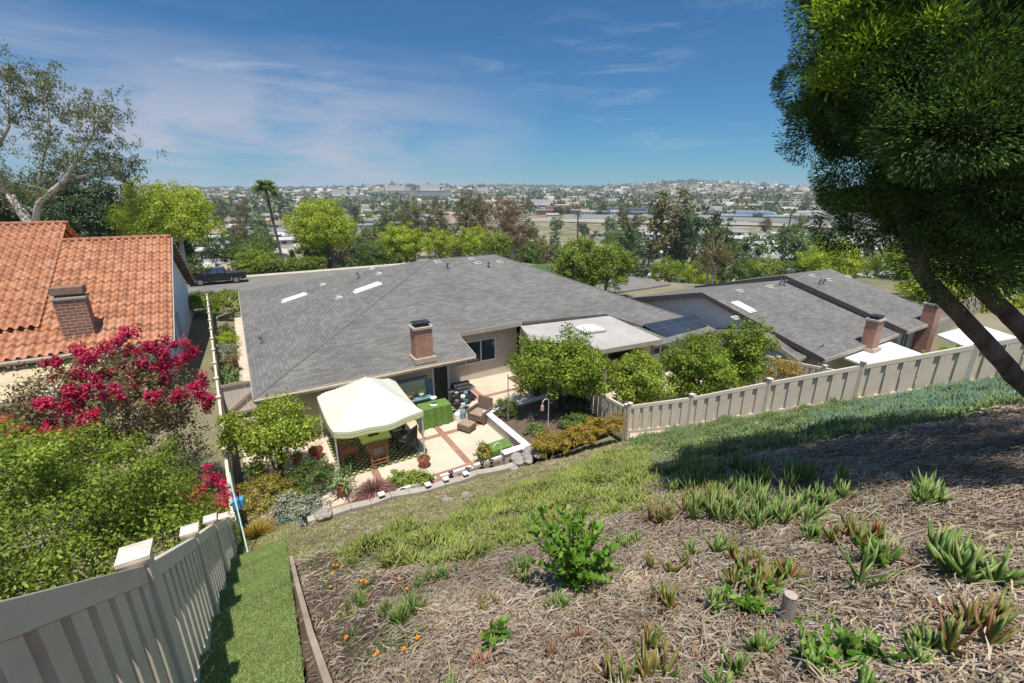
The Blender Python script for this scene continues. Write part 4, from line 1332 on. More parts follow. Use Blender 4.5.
# kettle barbecue in a cover, with hoses and tools beside the door
M_tarp = plain('dark_cover', (0.045, 0.045, 0.05), (0.025, 0.025, 0.03), 6, 0.6, 0.3, bscale=16)
root = thing('barbecue', L(8.3, 18.75, 0), 'black gas barbecue with a rounded lid at the house corner', 'barbecue')
m = MB(); m.box(7.95, 8.75, 18.5, 19.0, 0.1, 0.75); m.build('cabinet', M_tarp, root, bevel=0.02)
m = MB(); pr = []
for k in range(9):
    a = math.pi * k / 8; pr.append((18.75 - 0.27 * math.cos(a), 0.86 + 0.30 * math.sin(a)))
m.solid([(7.93, p[0], p[1]) for p in pr], [(8.77, p[0], p[1]) for p in pr]); m.build('lid', M_dark, root)
m = MB(); m.box(7.90, 8.80, 18.44, 19.04, 0.76, 0.85); m.build('firebox', M_metal, root)
m = MB(); m.tube([(8.02, 18.42, 0.98), (8.68, 18.42, 0.98)], 0.016, 8); m.build('handle', M_metal, root)
for u in (7.78, 8.92): 
    m = MB(); m.box(u - 0.12 if u < 8 else u - 0.11, u + 0.11 if u < 8 else u + 0.12, 18.52, 18.98, 0.80, 0.83); m.build('side_shelf', M_metal, root)
for u in (8.03, 8.67):
    m = MB(); m.tube([(u - .02, 18.55, 0.08), (u + .02, 18.55, 0.08)], 0.08, 12); m.build('wheel', M_dark, root)
for k, (u, v) in enumerate(((7.62, 17.95), (8.0, 17.75), (8.28, 18.05), (7.9, 18.25))):
    root = thing('ornamental_stake', L(u, v, 0), ('dark wrought iron plant stand nearest the green covered table', 'dark iron stand with pale ornaments in front of the barbecue', 'dark iron stand right of the pale ornaments by the barbecue', 'dark iron stand tucked behind the others by the barbecue')[k], 'plant stand')
    m = MB()
    for a in (0, 2.1, 4.2): m.tube([(u + .2 * math.cos(a), v + .2 * math.sin(a), 0), (u, v, 0.45), (u + .03, v, 1.1 + .1 * k)], 0.014, 5)
    for z in (0.35, 0.75): m.tube([(u + .17 * math.cos(t * .698), v + .17 * math.sin(t * .698), z) for t in range(10)], 0.012, 5)
    m.build('stand', M_iron, root)
    for z in (0.36, 0.77):
        m = MB(); m.lathe((u, v, z), [(0.06, 0), (0.12, 0.08), (0.11, 0.16), (0.05, 0.2)], 10); m.build('ornament', (M_white, M_teal, M_metal, M_dark)[(k + int(z * 10)) % 4], root)
m = MB(); m.lathe((7.5, 17.35, 0), [(.13, 0), (.15, .05), (.15, .28), (.11, .34), (.04, .37), (.04, .42)], 14); o = m.build('water_jug', M_white); tag(o, 'white plastic water jug beside the green covered table', 'jug')
m = MB(); m.lathe((7.78, 17.3, 0), [(.12, 0), (.14, .05), (.14, .34), (.1, .4), (.04, .43), (.04, .48)], 14); o = m.build('water_jug', plain('blue_jug', (0.16, 0.30, 0.36), None, 4, 0.2)); tag(o, 'pale blue water jug right of the white jug', 'jug')

# wicker armchair and footstool
M_wick = brickm('wicker', (0.25, 0.185, 0.13), (0.19, 0.14, 0.095), (0.085, 0.06, 0.045), 0.06, 0.03, 0.006, 0.8, 0.4)
fr = UVF @ Matrix.Translation((8.35, 16.75, 0)) @ Matrix.Rotation(R(-62), 4, 'Z')
root = thing('wicker_armchair', fr.translation, 'brown wicker armchair with a high back on the patio', 'armchair', None, A - R(62))
m = MB(fr); m.box(-0.36, 0.36, -0.36, 0.30, 0.12, 0.36); m.build('seat_base', M_wick, root, bevel=0.02)
m = MB(fr); m.solid([(-0.40, 0.30, 0.1), (0.40, 0.30, 0.1), (0.40, 0.40, 0.1), (-0.40, 0.40, 0.1)], [(-0.38, 0.46, 1.0), (0.38, 0.46, 1.0), (0.38, 0.55, 0.98), (-0.38, 0.55, 0.98)]); m.build('backrest', M_wick, root, bevel=0.02)
for s in (-1, 1):
    m = MB(fr); m.box(s * 0.41 - 0.05, s * 0.41 + 0.05, -0.36, 0.40, 0.08, 0.60); m.build('armrest', M_wick, root, bevel=0.025)
    for v in (-0.33, 0.3):
        m = MB(fr); m.box(s * 0.40 - .03, s * .40 + .03, v - .03, v + .03, 0, 0.079); m.build('leg', M_wood, root)
m = MB(fr); m.box(-0.34, 0.34, -0.37, 0.28, 0.362, 0.47); m.build('seat_cushion', plain('tan_cushion', (0.33, 0.25, 0.18), None, 5, 0.9), root, bevel=0.03)
fr = UVF @ Matrix.Translation((7.45, 16.25, 0)) @ Matrix.Rotation(R(-62), 4, 'Z')
root = thing('wicker_footstool', fr.translation, 'low brown wicker footstool in front of the armchair', 'footstool', None, A - R(62))
m = MB(fr); m.box(-0.33, 0.33, -0.27, 0.27, 0.08, 0.30); m.build('base', M_wick, root, bevel=0.02)
m = MB(fr); m.box(-0.32, 0.32, -0.26, 0.26, 0.302, 0.38); m.build('cushion', plain('tan_cushion', (0.33, 0.25, 0.18)), root, bevel=0.03)
for a in (-.28, .28):
    for b in (-.22, .22):
        m = MB(fr); m.box(a - .03, a + .03, b - .03, b + .03, 0, 0.079); m.build('leg', M_wood, root)

# raised white planter
root = thing('raised_planter', L(10, 15, 0), 'white walled raised planter bed holding the lemon tree', 'planter')
m = MB(); m.box(8.48, 8.70, 13.3, 16.6, 0, 0.44); m.build('planter_wall', M_stucco, root)
m = MB(); m.box(8.705, 11.9, 16.38, 16.6, 0, 0.44); m.build('planter_wall', M_stucco, root)
m = MB(); m.box(7.55, 8.695, 13.06, 13.28, 0, 0.44); m.build('planter_wall', M_stucco, root)
m = MB(); m.box(8.44, 8.74, 13.03, 16.64, 0.443, 0.49); m.build('wall_cap', M_white, root, bevel=0.008)
m = MB(); m.box(8.745, 11.95, 16.34, 16.64, 0.443, 0.49); m.build('wall_cap', M_white, root, bevel=0.008)
m = MB(); m.box(7.5, 8.435, 13.02, 13.32, 0.443, 0.49); m.build('wall_cap', M_white, root, bevel=0.008)
m = MB(); m.box(8.705, 12.75, 12.9, 16.375, 0, 0.36); m.build('soil_bed', M_soil, root)
struct('back_bed', MB().box(11.95, 12.75, 16.65, 20.4, -0.1, 0.05), M_soil)

fr = UVF @ Matrix.Translation((7.75, 14.0, 0.02))
m = MB(fr); m.solid([(-.55, -.3, 0), (.5, -.3, 0), (.55, .35, 0), (-.5, .3, 0)], [(-.55, -.3, .30), (.5, -.3, .30), (.55, .35, .30), (-.5, .3, .30)])
o = m.build('covered_box', M_gcloth, None, bevel=0.04); tag(o, 'low box topped with bright green turf beside the white planter', 'box')
m = MB(); m.tube([(8.95, 15.2, 0.3), (9.35, 15.9, 2.35)], 0.022, 8); o = m.build('leaning_pole', M_metal); tag(o, 'thin grey pole leaning over the raised planter', 'pole')


def hook(u, v, z, h, label, lantern=True):
    root = thing('shepherd_hook', L(u, v, z), label, 'garden hook')
    m = MB(); pts = [(u, v, z), (u, v, z + h)] + [(u - 0.16 + 0.16 * math.cos(t), v, z + h + 0.16 * math.sin(t)) for t in np.linspace(0, math.pi, 9)[1:]]
    m.tube(pts, 0.014, 6); m.build('pole', M_white, root)
    if lantern:
        x = u - 0.32
        m = MB(); m.lathe((x, v, z + h - 0.34), [(0.02, 0), (0.08, 0.03), (0.07, 0.22), (0.03, 0.28), (0.006, 0.34)], 10); m.build('lantern', plain('pink_glass', (0.5, 0.30, 0.28), None, 5, 0.3), root)


hook(10.2, 14.0, 0.36, 1.25, 'white shepherd hook with a lantern in the raised planter')
hook(7.3, 12.95, 0.06, 0.9, 'small pale shepherd hook by the front of the planting strip', False)

# solar spot lights on the retaining wall
for k, u in enumerate((2.75, 4.3, 4.95, 5.7)):
    z = hz(u, 12.35) + 0.062
    root = thing('solar_light', L(u, 12.66, z), 'small white topped solar light on the concrete retaining wall', 'garden light', 'solar lights on the retaining wall')
    m = MB(); m.box(u - .03, u + .03, 12.63, 12.69, z, z + 0.10); m.build('stem', M_dark, root)
    m = MB(); m.box(u - .10, u + .10, 12.56, 12.76, z + 0.101, z + 0.15); m.build('head', M_white, root, bevel=0.01)
for k, u in enumerate((3.55, 5.35, 5.95, 6.6, 6.95)):
    z = 0.06; v = 13.05 + 0.1 * (k % 2)
    root = thing('path_light', L(u, v, z), 'small dark lantern shaped light standing in the planting strip soil', 'garden light', 'dark lights in the planting strip')
    m = MB(); m.tube([(u, v, z), (u, v, z + .2)], .015, 6); m.build('stem', M_dark, root)
    m = MB(); m.lathe((u, v, z + .2), [(.05, 0), (.07, .1), (.10, .13), (.02, .19)], 8); m.build('lamp_head', M_dark, root)
fr = UVF @ Matrix.Translation((5.2, 13.2, 0.07)) @ Matrix.Rotation(R(14), 4, 'Z') @ Matrix.Rotation(R(10), 4, 'X')
m = MB(fr); m.box(-.45, .45, -.25, .25, 0, 0.05); o = m.build('stepping_stone', plain('paver_red', (0.27, 0.16, 0.12), None, 5, 0.9)); tag(o, 'reddish square paver tilted in the planting strip', 'paver')
m = MB(); m.box(2.2, 2.5, 12.95, 13.2, 0.05, 0.35); o = m.build('utility_box', M_white, None, bevel=0.02); tag(o, 'small white utility box beside the purple fountain grass', 'box')


def rock(u, v, z, r, mat, label, seed, group=None, sq=(1, 1, .6)):
    bm = bpy.data.meshes.new('rock')
    m = MB(Matrix.Translation(L(u, v, z)))
    N = 10
    for i in range(N // 2 + 1):
        pass
    import bmesh
    b = bmesh.new(); bmesh.ops.create_icosphere(b, subdivisions=3, radius=1)
    for w in b.verts:
        k = 1 + 0.32 * mnoise.noise(w.co * 1.3 + Vector((seed * 3.1, seed, 0))) + 0.12 * mnoise.noise(w.co * 4 + Vector((seed, 0, seed)))
        w.co = Vector((w.co.x * sq[0], w.co.y * sq[1], w.co.z * sq[2])) * k * r
    b.to_mesh(bm); b.free(); bm.materials.append(mat)
    o = bpy.data.objects.new('rock', bm); link(o, Matrix.Translation(L(u, v, z + r * sq[2] * 0.5)))
    return tag(o, label, 'rock', group)


M_rock = plain('grey_rock', (0.36, 0.33, 0.30), (0.22, 0.20, 0.18), 5, 0.95, 0.5)
rock(-0.33, 13.1, 0.35, 0.26, M_white, 'white painted boulder among the shrubs below the turf steps', 2)
for k in range(9):
    rock(7.6 + 0.17 * k + 0.1 * (k % 2), 12.45 + 0.22 * ((k * 7) % 3), 0.1 + 0.04 * k, 0.17 + 0.05 * (k % 3), M_rock, 'grey stone in the rough rock pile below the white planter corner', 10 + k, 'stones piled below the planter')
rock(1.0, 12.62, hz(1.0, 12.3), 0.24, M_rock, 'rounded grey boulder at the left end of the retaining wall', 30)
M_blue = plain('blue_plastic', (0.08, 0.30, 0.52), None, 4, 0.4)
root = thing('garden_sign', L(-0.88, 10.9, 2.0), 'small blue box on a thin pale green stake at the end of the near fence', 'garden stake')
m = MB(); m.tube([(-0.78, 9.4, 2.6), (-0.93, 10.9, 3.45), (-0.95, 11.3, 3.65)], 0.016, 6); m.build('stake', plain('mint', (0.35, 0.55, 0.48), None, 4, .5), root)
m = MB(); m.box(-1.02, -0.78, 11.02, 11.2, 2.78, 3.02); m.build('box', M_blue, root, bevel=0.01)
m = MB(); m.box(-0.3, -0.02, 22.55, 22.9, 0.0, 0.75); o = m.build('blue_bin', plain('blue_bin', (0.03, 0.10, 0.42), None, 4, 0.4), None, bevel=0.02); tag(o, 'small bright blue bin by the side gate at the house corner', 'bin')
root = thing('equipment_rack', L(-0.2, 24.2, 0), 'pale metal utility cabinet on the house side beyond the gate', 'cabinet')
m = MB(); m.box(-0.45, 0.3, 23.6, 24.3, 0, 1.1); m.build('body', M_vent, root, bevel=.02)
m = MB(); m.box(-0.48, 0.33, 23.56, 24.34, 1.102, 1.15); m.build('lid', M_white, root)
m = MB(); m.lathe((-0.08, 23.95, 1.152), [(.26, 0), (.26, .08), (.1, .1)], 14); m.build('fan_grille', M_dark, root)

# ------------------------------------------------------------------ pickup parked across the street
M_car = plain('black_paint', (0.010, 0.011, 0.014), (0.007, 0.008, 0.010), 2, 0.18, spec=0.7)
tk = thing('pickup_truck', L(-2.2, 62.6, -0.16), 'black crew cab pickup truck parked across the street', 'pickup truck', None, A + math.pi)
fr = UVF @ Matrix.Translation((-2.2, 62.6, -0.16)) @ Matrix.Rotation(math.pi, 4, 'Z')    # +x is the truck's front
W2 = 0.95


def side_extrude(m, prof, w0, w1=None):
    w1 = w1 or w0
    m.solid([(x, -w0, z) for x, z in prof], [(x, w0, z) for x, z in prof])


m = MB(fr)
arch = lambda cx, r: [(cx + r * math.cos(t), 0.42 + r * math.sin(t)) for t in np.linspace(math.pi, 0, 9)]
prof = [(-2.85, 0.55)] + [(x, z) for x, z in arch(-1.75, 0.50)] + [(x, z) for x, z in arch(1.75, 0.50)] + [(2.75, 0.5), (2.85, 0.75), (2.8, 1.08), (1.3, 1.22), (-0.95, 1.22), (-0.96, 1.2), (-2.85, 1.2)]
side_extrude(m, prof, W2); m.build('body', M_car, tk, bevel=0.03)
m = MB(fr)
lo = [(1.25, -0.90, 1.225), (1.25, 0.90, 1.225), (-0.93, 0.90, 1.225), (-0.93, -0.90, 1.225)]
hi = [(0.35, -0.72, 1.86), (0.35, 0.72, 1.86), (-0.75, 0.72, 1.86), (-0.75, -0.72, 1.86)]
m.solid(lo, hi); m.build('cab', M_car, tk, bevel=0.04)
g = MB(fr)
def lerp3(a, b, t): return tuple(a[i] + (b[i] - a[i]) * t for i in range(3))
for s, (i, j) in ((-1, (0, 3)), (1, (1, 2))):
    for t0, t1 in ((0.14, 0.5), (0.56, 0.92)):
        q = [lerp3(lo[i], lo[j], t0), lerp3(lo[i], lo[j], t1), lerp3(hi[i], hi[j], t1), lerp3(hi[i], hi[j], t0)]
        q = [lerp3(q[0], q[3], .12), lerp3(q[1], q[2], .12), lerp3(q[1], q[2], .85), lerp3(q[0], q[3], .85)]
        gg = MB(fr); gg.solid([(x, y + s * .002, z) for x, y, z in q], [(x, y + s * .022, z) for x, y, z in q]); gg.build('side_window', M_glass, tk)
q = [lerp3(lo[0], lo[1], .06), lerp3(lo[0], lo[1], .94), lerp3(hi[0], hi[1], .94), lerp3(hi[0], hi[1], .06)]
q = [lerp3(q[0], q[3], .1), lerp3(q[1], q[2], .1), lerp3(q[1], q[2], .9), lerp3(q[0], q[3], .9)]
gg = MB(fr); gg.solid([(x + .004, y, z) for x, y, z in q], [(x + .024, y, z + .01) for x, y, z in q]); gg.build('windscreen', M_glass, tk)
for x in (-1.75, 1.75):
    for s in (-1, 1):
        m = MB(fr); m.tube([(x, s * 0.70, 0.41), (x, s * 0.96, 0.41)], 0.41, 20); wh = m.build('wheel', M_dark, tk)
        m = MB(fr); m.tube([(x, s * 0.962, 0.41), (x, s * 0.975, 0.41)], 0.24, 14); m.build('rim', M_metal, wh)
m = MB(fr); m.box(2.82, 2.93, -0.9, 0.9, 0.48, 0.70); m.build('bumper', M_metal, tk)
for s in (-1, 1): 
    m = MB(fr); m.box(2.80, 2.86, s * 0.72 - .16, s * .72 + .16, 0.85, 1.02); m.build('headlight', M_white, tk)
    m = MB(fr); m.box(1.0, 1.15, s * 1.02 - .09, s * 1.02 + .09, 1.18, 1.36); m.build('mirror', M_dark, tk)
m = MB(fr); m.box(-2.75, -1.02, -0.8, 0.8, 1.201, 1.24); m.build('bed_cover', M_tarp, tk)
# ------------------------------------------------------------------ leaf colours
LM_bush = leafm('bush_leaves', [(0.075, 0.12, 0.014), (0.14, 0.195, 0.022), (0.215, 0.27, 0.032), (0.31, 0.345, 0.055), (0.10, 0.15, 0.018)], 0.5, 0.38, spec=.25)
LM_crape = leafm('crape_leaves', [(0.11, 0.085, 0.045), (0.15, 0.13, 0.05), (0.21, 0.12, 0.065), (0.12, 0.13, 0.045), (0.27, 0.17, 0.11)], 0.5, 0.3)
LM_magenta = leafm('magenta_blossom', [(0.40, 0.012, 0.065), (0.56, 0.035, 0.12), (0.47, 0.018, 0.085), (0.30, 0.008, 0.045)], 0.6, 0.3, tcol=1.2)
LM_boug = leafm('bougainvillea_bracts', [(0.60, 0.012, 0.07), (0.52, 0.015, 0.10), (0.40, 0.008, 0.05)], 0.6, 0.3, tcol=1.2)
LM_lemon = leafm('citrus_leaves', [(0.055, 0.10, 0.012), (0.105, 0.165, 0.017), (0.18, 0.245, 0.024), (0.29, 0.33, 0.04)], 0.5, 0.38, spec=0.25)
LM_lime2 = leafm('lime_leaves', [(0.085, 0.135, 0.016), (0.155, 0.215, 0.022), (0.245, 0.30, 0.032), (0.36, 0.385, 0.06)], 0.5, 0.4, spec=0.25)
LM_yel = leafm('yellow_green_leaves', [(0.14, 0.21, 0.015), (0.23, 0.29, 0.022), (0.32, 0.36, 0.03), (0.40, 0.41, 0.05)], 0.5, 0.4)
LM_olive = leafm('olive_succulent', [(0.17, 0.16, 0.02), (0.24, 0.21, 0.03), (0.13, 0.15, 0.02), (0.28, 0.19, 0.03)], 0.45, 0.25)
LM_grey = leafm('silver_leaves', [(0.19, 0.21, 0.15), (0.27, 0.28, 0.21), (0.13, 0.16, 0.09), (0.35, 0.35, 0.28)], 0.7, 0.2)
LM_blue = leafm('blue_leaves', [(0.12, 0.18, 0.15), (0.17, 0.24, 0.20), (0.09, 0.14, 0.11)], 0.6, 0.15)
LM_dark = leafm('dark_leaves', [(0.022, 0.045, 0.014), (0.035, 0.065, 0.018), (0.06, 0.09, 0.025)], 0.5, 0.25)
LM_rust = leafm('rust_leaves', [(0.30, 0.17, 0.025), (0.36, 0.25, 0.03), (0.26, 0.22, 0.03), (0.28, 0.10, 0.03), (0.21, 0.22, 0.035), (0.33, 0.28, 0.05)], 0.5, 0.3)
LM_purple = leafm('purple_grass', [(0.16, 0.075, 0.07), (0.25, 0.13, 0.11), (0.33, 0.21, 0.16)], 0.6, 0.25)
LM_euc = leafm('eucalyptus_leaves', [(0.075, 0.09, 0.03), (0.12, 0.13, 0.045), (0.16, 0.15, 0.06), (0.055, 0.07, 0.028)], 0.5, 0.3)
LM_mid = leafm('mid_green_leaves', [(0.05, 0.085, 0.018), (0.08, 0.125, 0.025), (0.12, 0.16, 0.035)], 0.5, 0.3)
LM_red = leafm('reddish_tree_leaves', [(0.16, 0.10, 0.055), (0.22, 0.13, 0.08), (0.13, 0.10, 0.04), (0.27, 0.18, 0.11)], 0.6, 0.3)
LM_brown = leafm('olive_brown_leaves', [(0.11, 0.095, 0.03), (0.16, 0.13, 0.045), (0.09, 0.09, 0.03)], 0.6, 0.3)

# ------------------------------------------------------------------ left side
shrub('large_shrub', 'large yellow green leafy shrub behind the near fence on the left', 'shrub', None, L(-4.1, 10.4, 0.6), (2.6, 2.9, 5.2), 520, 150, 0.078, 0.40, LM_bush, 21, lump=0.10, shell=0.5, bottom=-0.5)
shrub('large_shrub', 'smaller green shrub filling the corner left of the large one at the photo edge', 'shrub', None, L(-7.4, 12.0, 0.0), (2.2, 2.4, 4.3), 240, 55, 0.085, 0.34, LM_bush, 22, lump=0.2, bottom=-0.5)
tr_ = tree('crape_myrtle', 'crape myrtle with magenta blossom clusters and bronze leaves before the tile roofed house', 'tree', None, L(-4.2, 17.4, -0.2), 5.75, (2.55, 2.3, 2.2), 620, 48, 0.10, 0.34, LM_crape, M_bark_pale, 0.08, 3.5, 31, 9, 3, shell=0.35, lump=0.2)
V_, F_ = [], []; cc = []
g = np.random.default_rng(5)
c0 = np.array(L(-4.4, 17.6, 3.15))
for (u, v, z) in [(-3.17, 17.44, 5.81), (-3.86, 17.43, 5.45), (-2.57, 16.27, 5.72), (-2.21, 16.31, 5.36), (-1.97, 17.29, 4.68), (-1.58, 17.16, 4.08), (-3.45, 17.07, 5.36), (-4.08, 16.6, 5.38), (-4.8, 16.99, 5.02), (-4.26, 15.37, 5.02), (-3.77, 16.96, 4.82), (-2.86, 16.41, 5.14), (-2.67, 16.76, 4.46), (-1.72, 16.71, 5.15), (-5.01, 15.46, 4.01), (-4.67, 15.65, 4.31), (-4.11, 15.61, 4.6), (-1.5, 15.33, 4.08), (-3.29, 16.78, 4.52), (-3.68, 15.14, 5.06), (-2.22, 16.25, 4.74), (-4.19, 16.24, 5.75), (-4.82, 16.8, 5.39), (-3.39, 16.61, 5.85), (-2.91, 16.69, 5.44), (-2.1, 15.57, 4.38), (-1.64, 15.32, 4.44), (-4.55, 15.34, 3.87), (-5.13, 15.12, 3.8), (-3.91, 14.97, 4.17), (-2.69, 15.18, 4.52), (-4.21, 16.38, 5.02), (-5.57, 15.31, 4.33), (-5.48, 15.65, 3.94), (-3.51, 15.42, 4.71), (-1.9, 16.44, 5.49), (-3.41, 17.36, 4.81), (-1.53, 15.51, 3.78), (-4.73, 15.46, 4.75), (-2.56, 17.38, 4.66)]:
    for q in range(3):
        cc.append(np.array(L(u, v, z)) + g.normal(0, 0.11, 3))
cc = np.array(cc); n = len(cc) * 80; k = np.repeat(np.arange(len(cc)), 80)
sz = g.uniform(0.12, 0.26, len(cc))
off = rand_dirs(n, g) * (g.random((n, 1)) ** 0.4) * sz[k][:, None] * np.array([0.8, 0.8, 1.0])
V, F = leaf_quads(cc[k] + off, norm(off) + np.array([0, 0, .3]), rand_dirs(n, g), g.uniform(.06, .10, n), g.uniform(.05, .085, n), 0.3)
npmesh('blossom', V, F, LM_magenta, tr_)
tree('crape_myrtle', 'bronze leaved crape myrtle with few blossoms at the lower left edge', 'tree', None, L(-7.6, 18.6, -0.3), 4.0, (1.9, 1.8, 1.6), 130, 40, 0.085, 0.32, LM_crape, M_bark_pale, 0.07, 2.4, 33, 7, 2, shell=0.3)
bo = shrub('bougainvillea', 'small bright crimson bougainvillea against the long fence', 'shrub', None, L(-1.75, 13.4, 0.6), (0.62, 0.8, 2.0), 60, 60, 0.07, 0.2, LM_boug, 41, up=0.8)

# ------------------------------------------------------------------ patio plants
tree('lime_tree', 'bushy lime tree with several thin stems left of the canopy', 'tree', None, L(0.1, 16.3, 0), 3.0, (1.5, 1.45, 0.95), 150, 90, 0.11, 0.36, LM_lime2, M_bark, 0.05, 2.05, 51, 6, 4, shell=0.3, lump=0.18)
tree('lemon_tree', 'large lemon tree with twisting trunk in the raised white planter', 'tree', None, L(11.55, 15.2, 0.36), 3.55, (2.0, 2.0, 1.35), 230, 110, 0.125, 0.42, LM_lemon, M_bark, 0.07, 2.25, 52, 8, 3, shell=0.3, lump=0.22)
for (u, v, top, r, rz_, sd, lb) in ((14.7, 13.4, 3.2, 1.4, 1.3, 53, 'small citrus tree nearest the lemon tree behind the fence corner'), (17.6, 12.5, 3.9, 1.6, 1.7, 54, 'middle and widest citrus tree in the neighbouring yard behind the hill fence'), (20.9, 12.4, 4.0, 1.25, 1.75, 55, 'right hand citrus tree in the neighbouring yard next to the reddish yellow bush')):
    tree('citrus_tree', lb, 'tree', 'citrus trees behind the hill fence', L(u, v, -0.12), top, (r, r, rz_), int(120 * r), 100, 0.125, 0.40, LM_lime2 if sd == 53 else LM_lemon, M_bark, 0.07, top - rz_, sd, 7, 2, shell=0.3, lump=0.16, bottom=-0.9)
shrub('bush', 'yellow and red leaved bush behind the hill fence', 'shrub', None, L(22.75, 11.3, -0.12), (0.85, 0.85, 2.1), 60, 50, 0.10, 0.25, LM_rust, 56)
shrub('bush', 'spiky green plant below the white cover of the nearer gabled house', 'shrub', None, L(29.5, 6.6, -0.3), (1.6, 0.8, 1.5), 60, 36, 0.30, 0.3, LM_spiky, 69, narrow=0.15)
shrub('bush', 'bright green plants on the garden wall of the farther gabled house', 'shrub', None, L(35.6, 8.2, 0.2), (1.6, 0.5, 1.0), 60, 40, 0.16, 0.22, LM_lime, 93)
shrub('bush', 'low loose green bush between the two right hand fences', 'shrub', None, L(23.6, 9.4, 0.1), (1.0, 0.9, 1.4), 46, 40, 0.12, 0.25, LM_mix, 57)
shrub('bush', 'rounded olive yellow succulent bush below the lime tree', 'shrub', None, L(-0.45, 14.75, 0.05), (1.05, 0.8, 1.1), 120, 50, 0.075, 0.19, LM_olive, 58, up=0.9, lump=0.15)
shrub('bush', 'silvery grey leaved bush at the left end of the retaining wall', 'shrub', None, L(0.3, 13.25, 0.15), (0.85, 0.62, 1.0), 110, 46, 0.09, 0.18, LM_grey, 59, up=0.8)
shrub('bush', 'dark green bush with a blue tag right of the lime tree stems', 'shrub', None, L(0.95, 15.0, 0), (0.7, 0.85, 1.2), 110, 50, 0.08, 0.2, LM_mid, 60)
shrub('bush', 'low blue green succulents at the foot of the turf steps', 'shrub', None, L(-0.1, 12.35, 0.65), (0.75, 0.4, 0.4), 50, 40, 0.10, 0.12, LM_blue, 61, up=0.9)


def grass_tuft(name, label, base, h, r, n, lm, seed, droop=0.6, w=0.012, cat='ornamental grass', group=None, flat=0.0):
    root = thing(name, base, label, cat, group, 0)
    g = np.random.default_rng(seed); b = np.array(base)
    a = g.uniform(0, 2 * np.pi, n); lean = g.random(n) ** 0.7
    out = np.stack([np.cos(a), np.sin(a), np.zeros(n)], 1)
    P0 = b + out * (g.random((n, 1)) * r * 0.25)
    hh = h * g.uniform(0.55, 1.05, n)[:, None]
    P1 = P0 + out * (lean * r * 0.45)[:, None] + np.array([0, 0, 1]) * hh * 0.62
    P2 = P0 + out * (lean * r * 1.05)[:, None] + np.array([0, 0, 1]) * hh * (1 - droop * lean[:, None])
    S = np.stack([-np.sin(a), np.cos(a), np.zeros(n)], 1) * w
    V = np.stack([P0 - S * .6, P0 + S * .6, P1 + S, P1 - S, P2 + S * .15, P2 - S * .15], 1).reshape(-1, 3)
    q = (np.arange(n) * 6)[:, None]
    F = np.concatenate([q + np.array([[0, 1, 2, 3]]), q + np.array([[3, 2, 4, 5]])])
    npmesh('blades', V, F, lm, root, tuple(base))
    return root


grass_tuft('fountain_grass', 'purple fountain grass mound in front of the canopy', L(2.65, 13.25, 0.05), 1.05, 0.8, 1300, LM_purple, 3, 0.75, 0.012)
grass_tuft('orange_grass', 'orange and green tufted grass at the end of the near fence', L(-0.72, 11.75, 0.95), 0.85, 0.5, 700, LM_rust, 4, 0.4, 0.013)
grass_tuft('pale_grass', 'pale straw coloured grass tuft behind the orange grass', L(-0.55, 12.6, 0.6), 0.8, 0.4, 300, leafm('straw_blades', [(0.42, 0.32, 0.18), (0.34, 0.24, 0.12)], .7, .2), 5, 0.4, 0.012)
shrub('succulent_row', 'low row of lime green succulents along the white edging board', 'plant', None, L(4.0, 13.75, 0), (0.85, 0.26, 0.5), 60, 40, 0.09, 0.13, LM_lime, 62, up=0.9)
root = thing('golden_hedge', L(10.4, 12.25, 0.3), 'long low golden and rust coloured hedge below the hillside', 'hedge')
Vs, Fs, o_ = [], [], 0
for k in range(12):
    c = np.array(L(8.75 + k * 0.32, 12.45 - 0.03 * k, 0.72 + 0.08 * math.sin(k * 1.7) + 0.012 * k))
    V, F, _ = crown_arrays(c, (0.36, 0.36, 0.42), 34, 46, 0.07, 0.14, 70 + k, up=0.9, bottom=-0.6)
    Vs.append(V); Fs.append(F + o_); o_ += len(V)
npmesh('foliage', np.concatenate(Vs), np.concatenate(Fs), LM_rust, root)
m = MB()
for k in range(14): m.tube([(8.75 + k * .27, 12.42, 0.2), (8.75 + k * .27, 12.42, 0.6)], 0.02, 5)
m.build('stems', M_bark, root)
shrub('bush', 'round clipped green bush at the left of the raised planter', 'shrub', None, L(9.25, 15.85, 0.36), (0.55, 0.55, 0.9), 60, 46, 0.07, 0.15, LM_mid, 63)
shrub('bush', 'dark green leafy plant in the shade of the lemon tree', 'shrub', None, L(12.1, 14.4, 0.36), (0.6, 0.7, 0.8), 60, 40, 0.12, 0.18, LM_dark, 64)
shrub('bush', 'bright green strappy plant between the golden hedge and the lemon tree', 'shrub', None, L(11.3, 13.35, 0.36), (0.9, 0.35, 0.55), 50, 46, 0.15, 0.16, LM_mix, 65, narrow=0.2)
shrub('bush', 'sparse light green plant at the front of the raised planter', 'shrub', None, L(9.5, 13.9, 0.36), (0.45, 0.35, 0.4), 24, 36, 0.12, 0.14, LM_mix, 66, narrow=0.25)
shrub('bush', 'leafy plant beside the turf topped box', 'shrub', None, L(7.05, 13.75, 0), (0.3, 0.3, 0.75), 26, 40, 0.09, 0.14, LM_olive, 67)
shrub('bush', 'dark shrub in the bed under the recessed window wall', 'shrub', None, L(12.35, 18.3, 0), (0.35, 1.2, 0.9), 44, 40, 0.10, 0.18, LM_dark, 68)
rnd.seed(3)
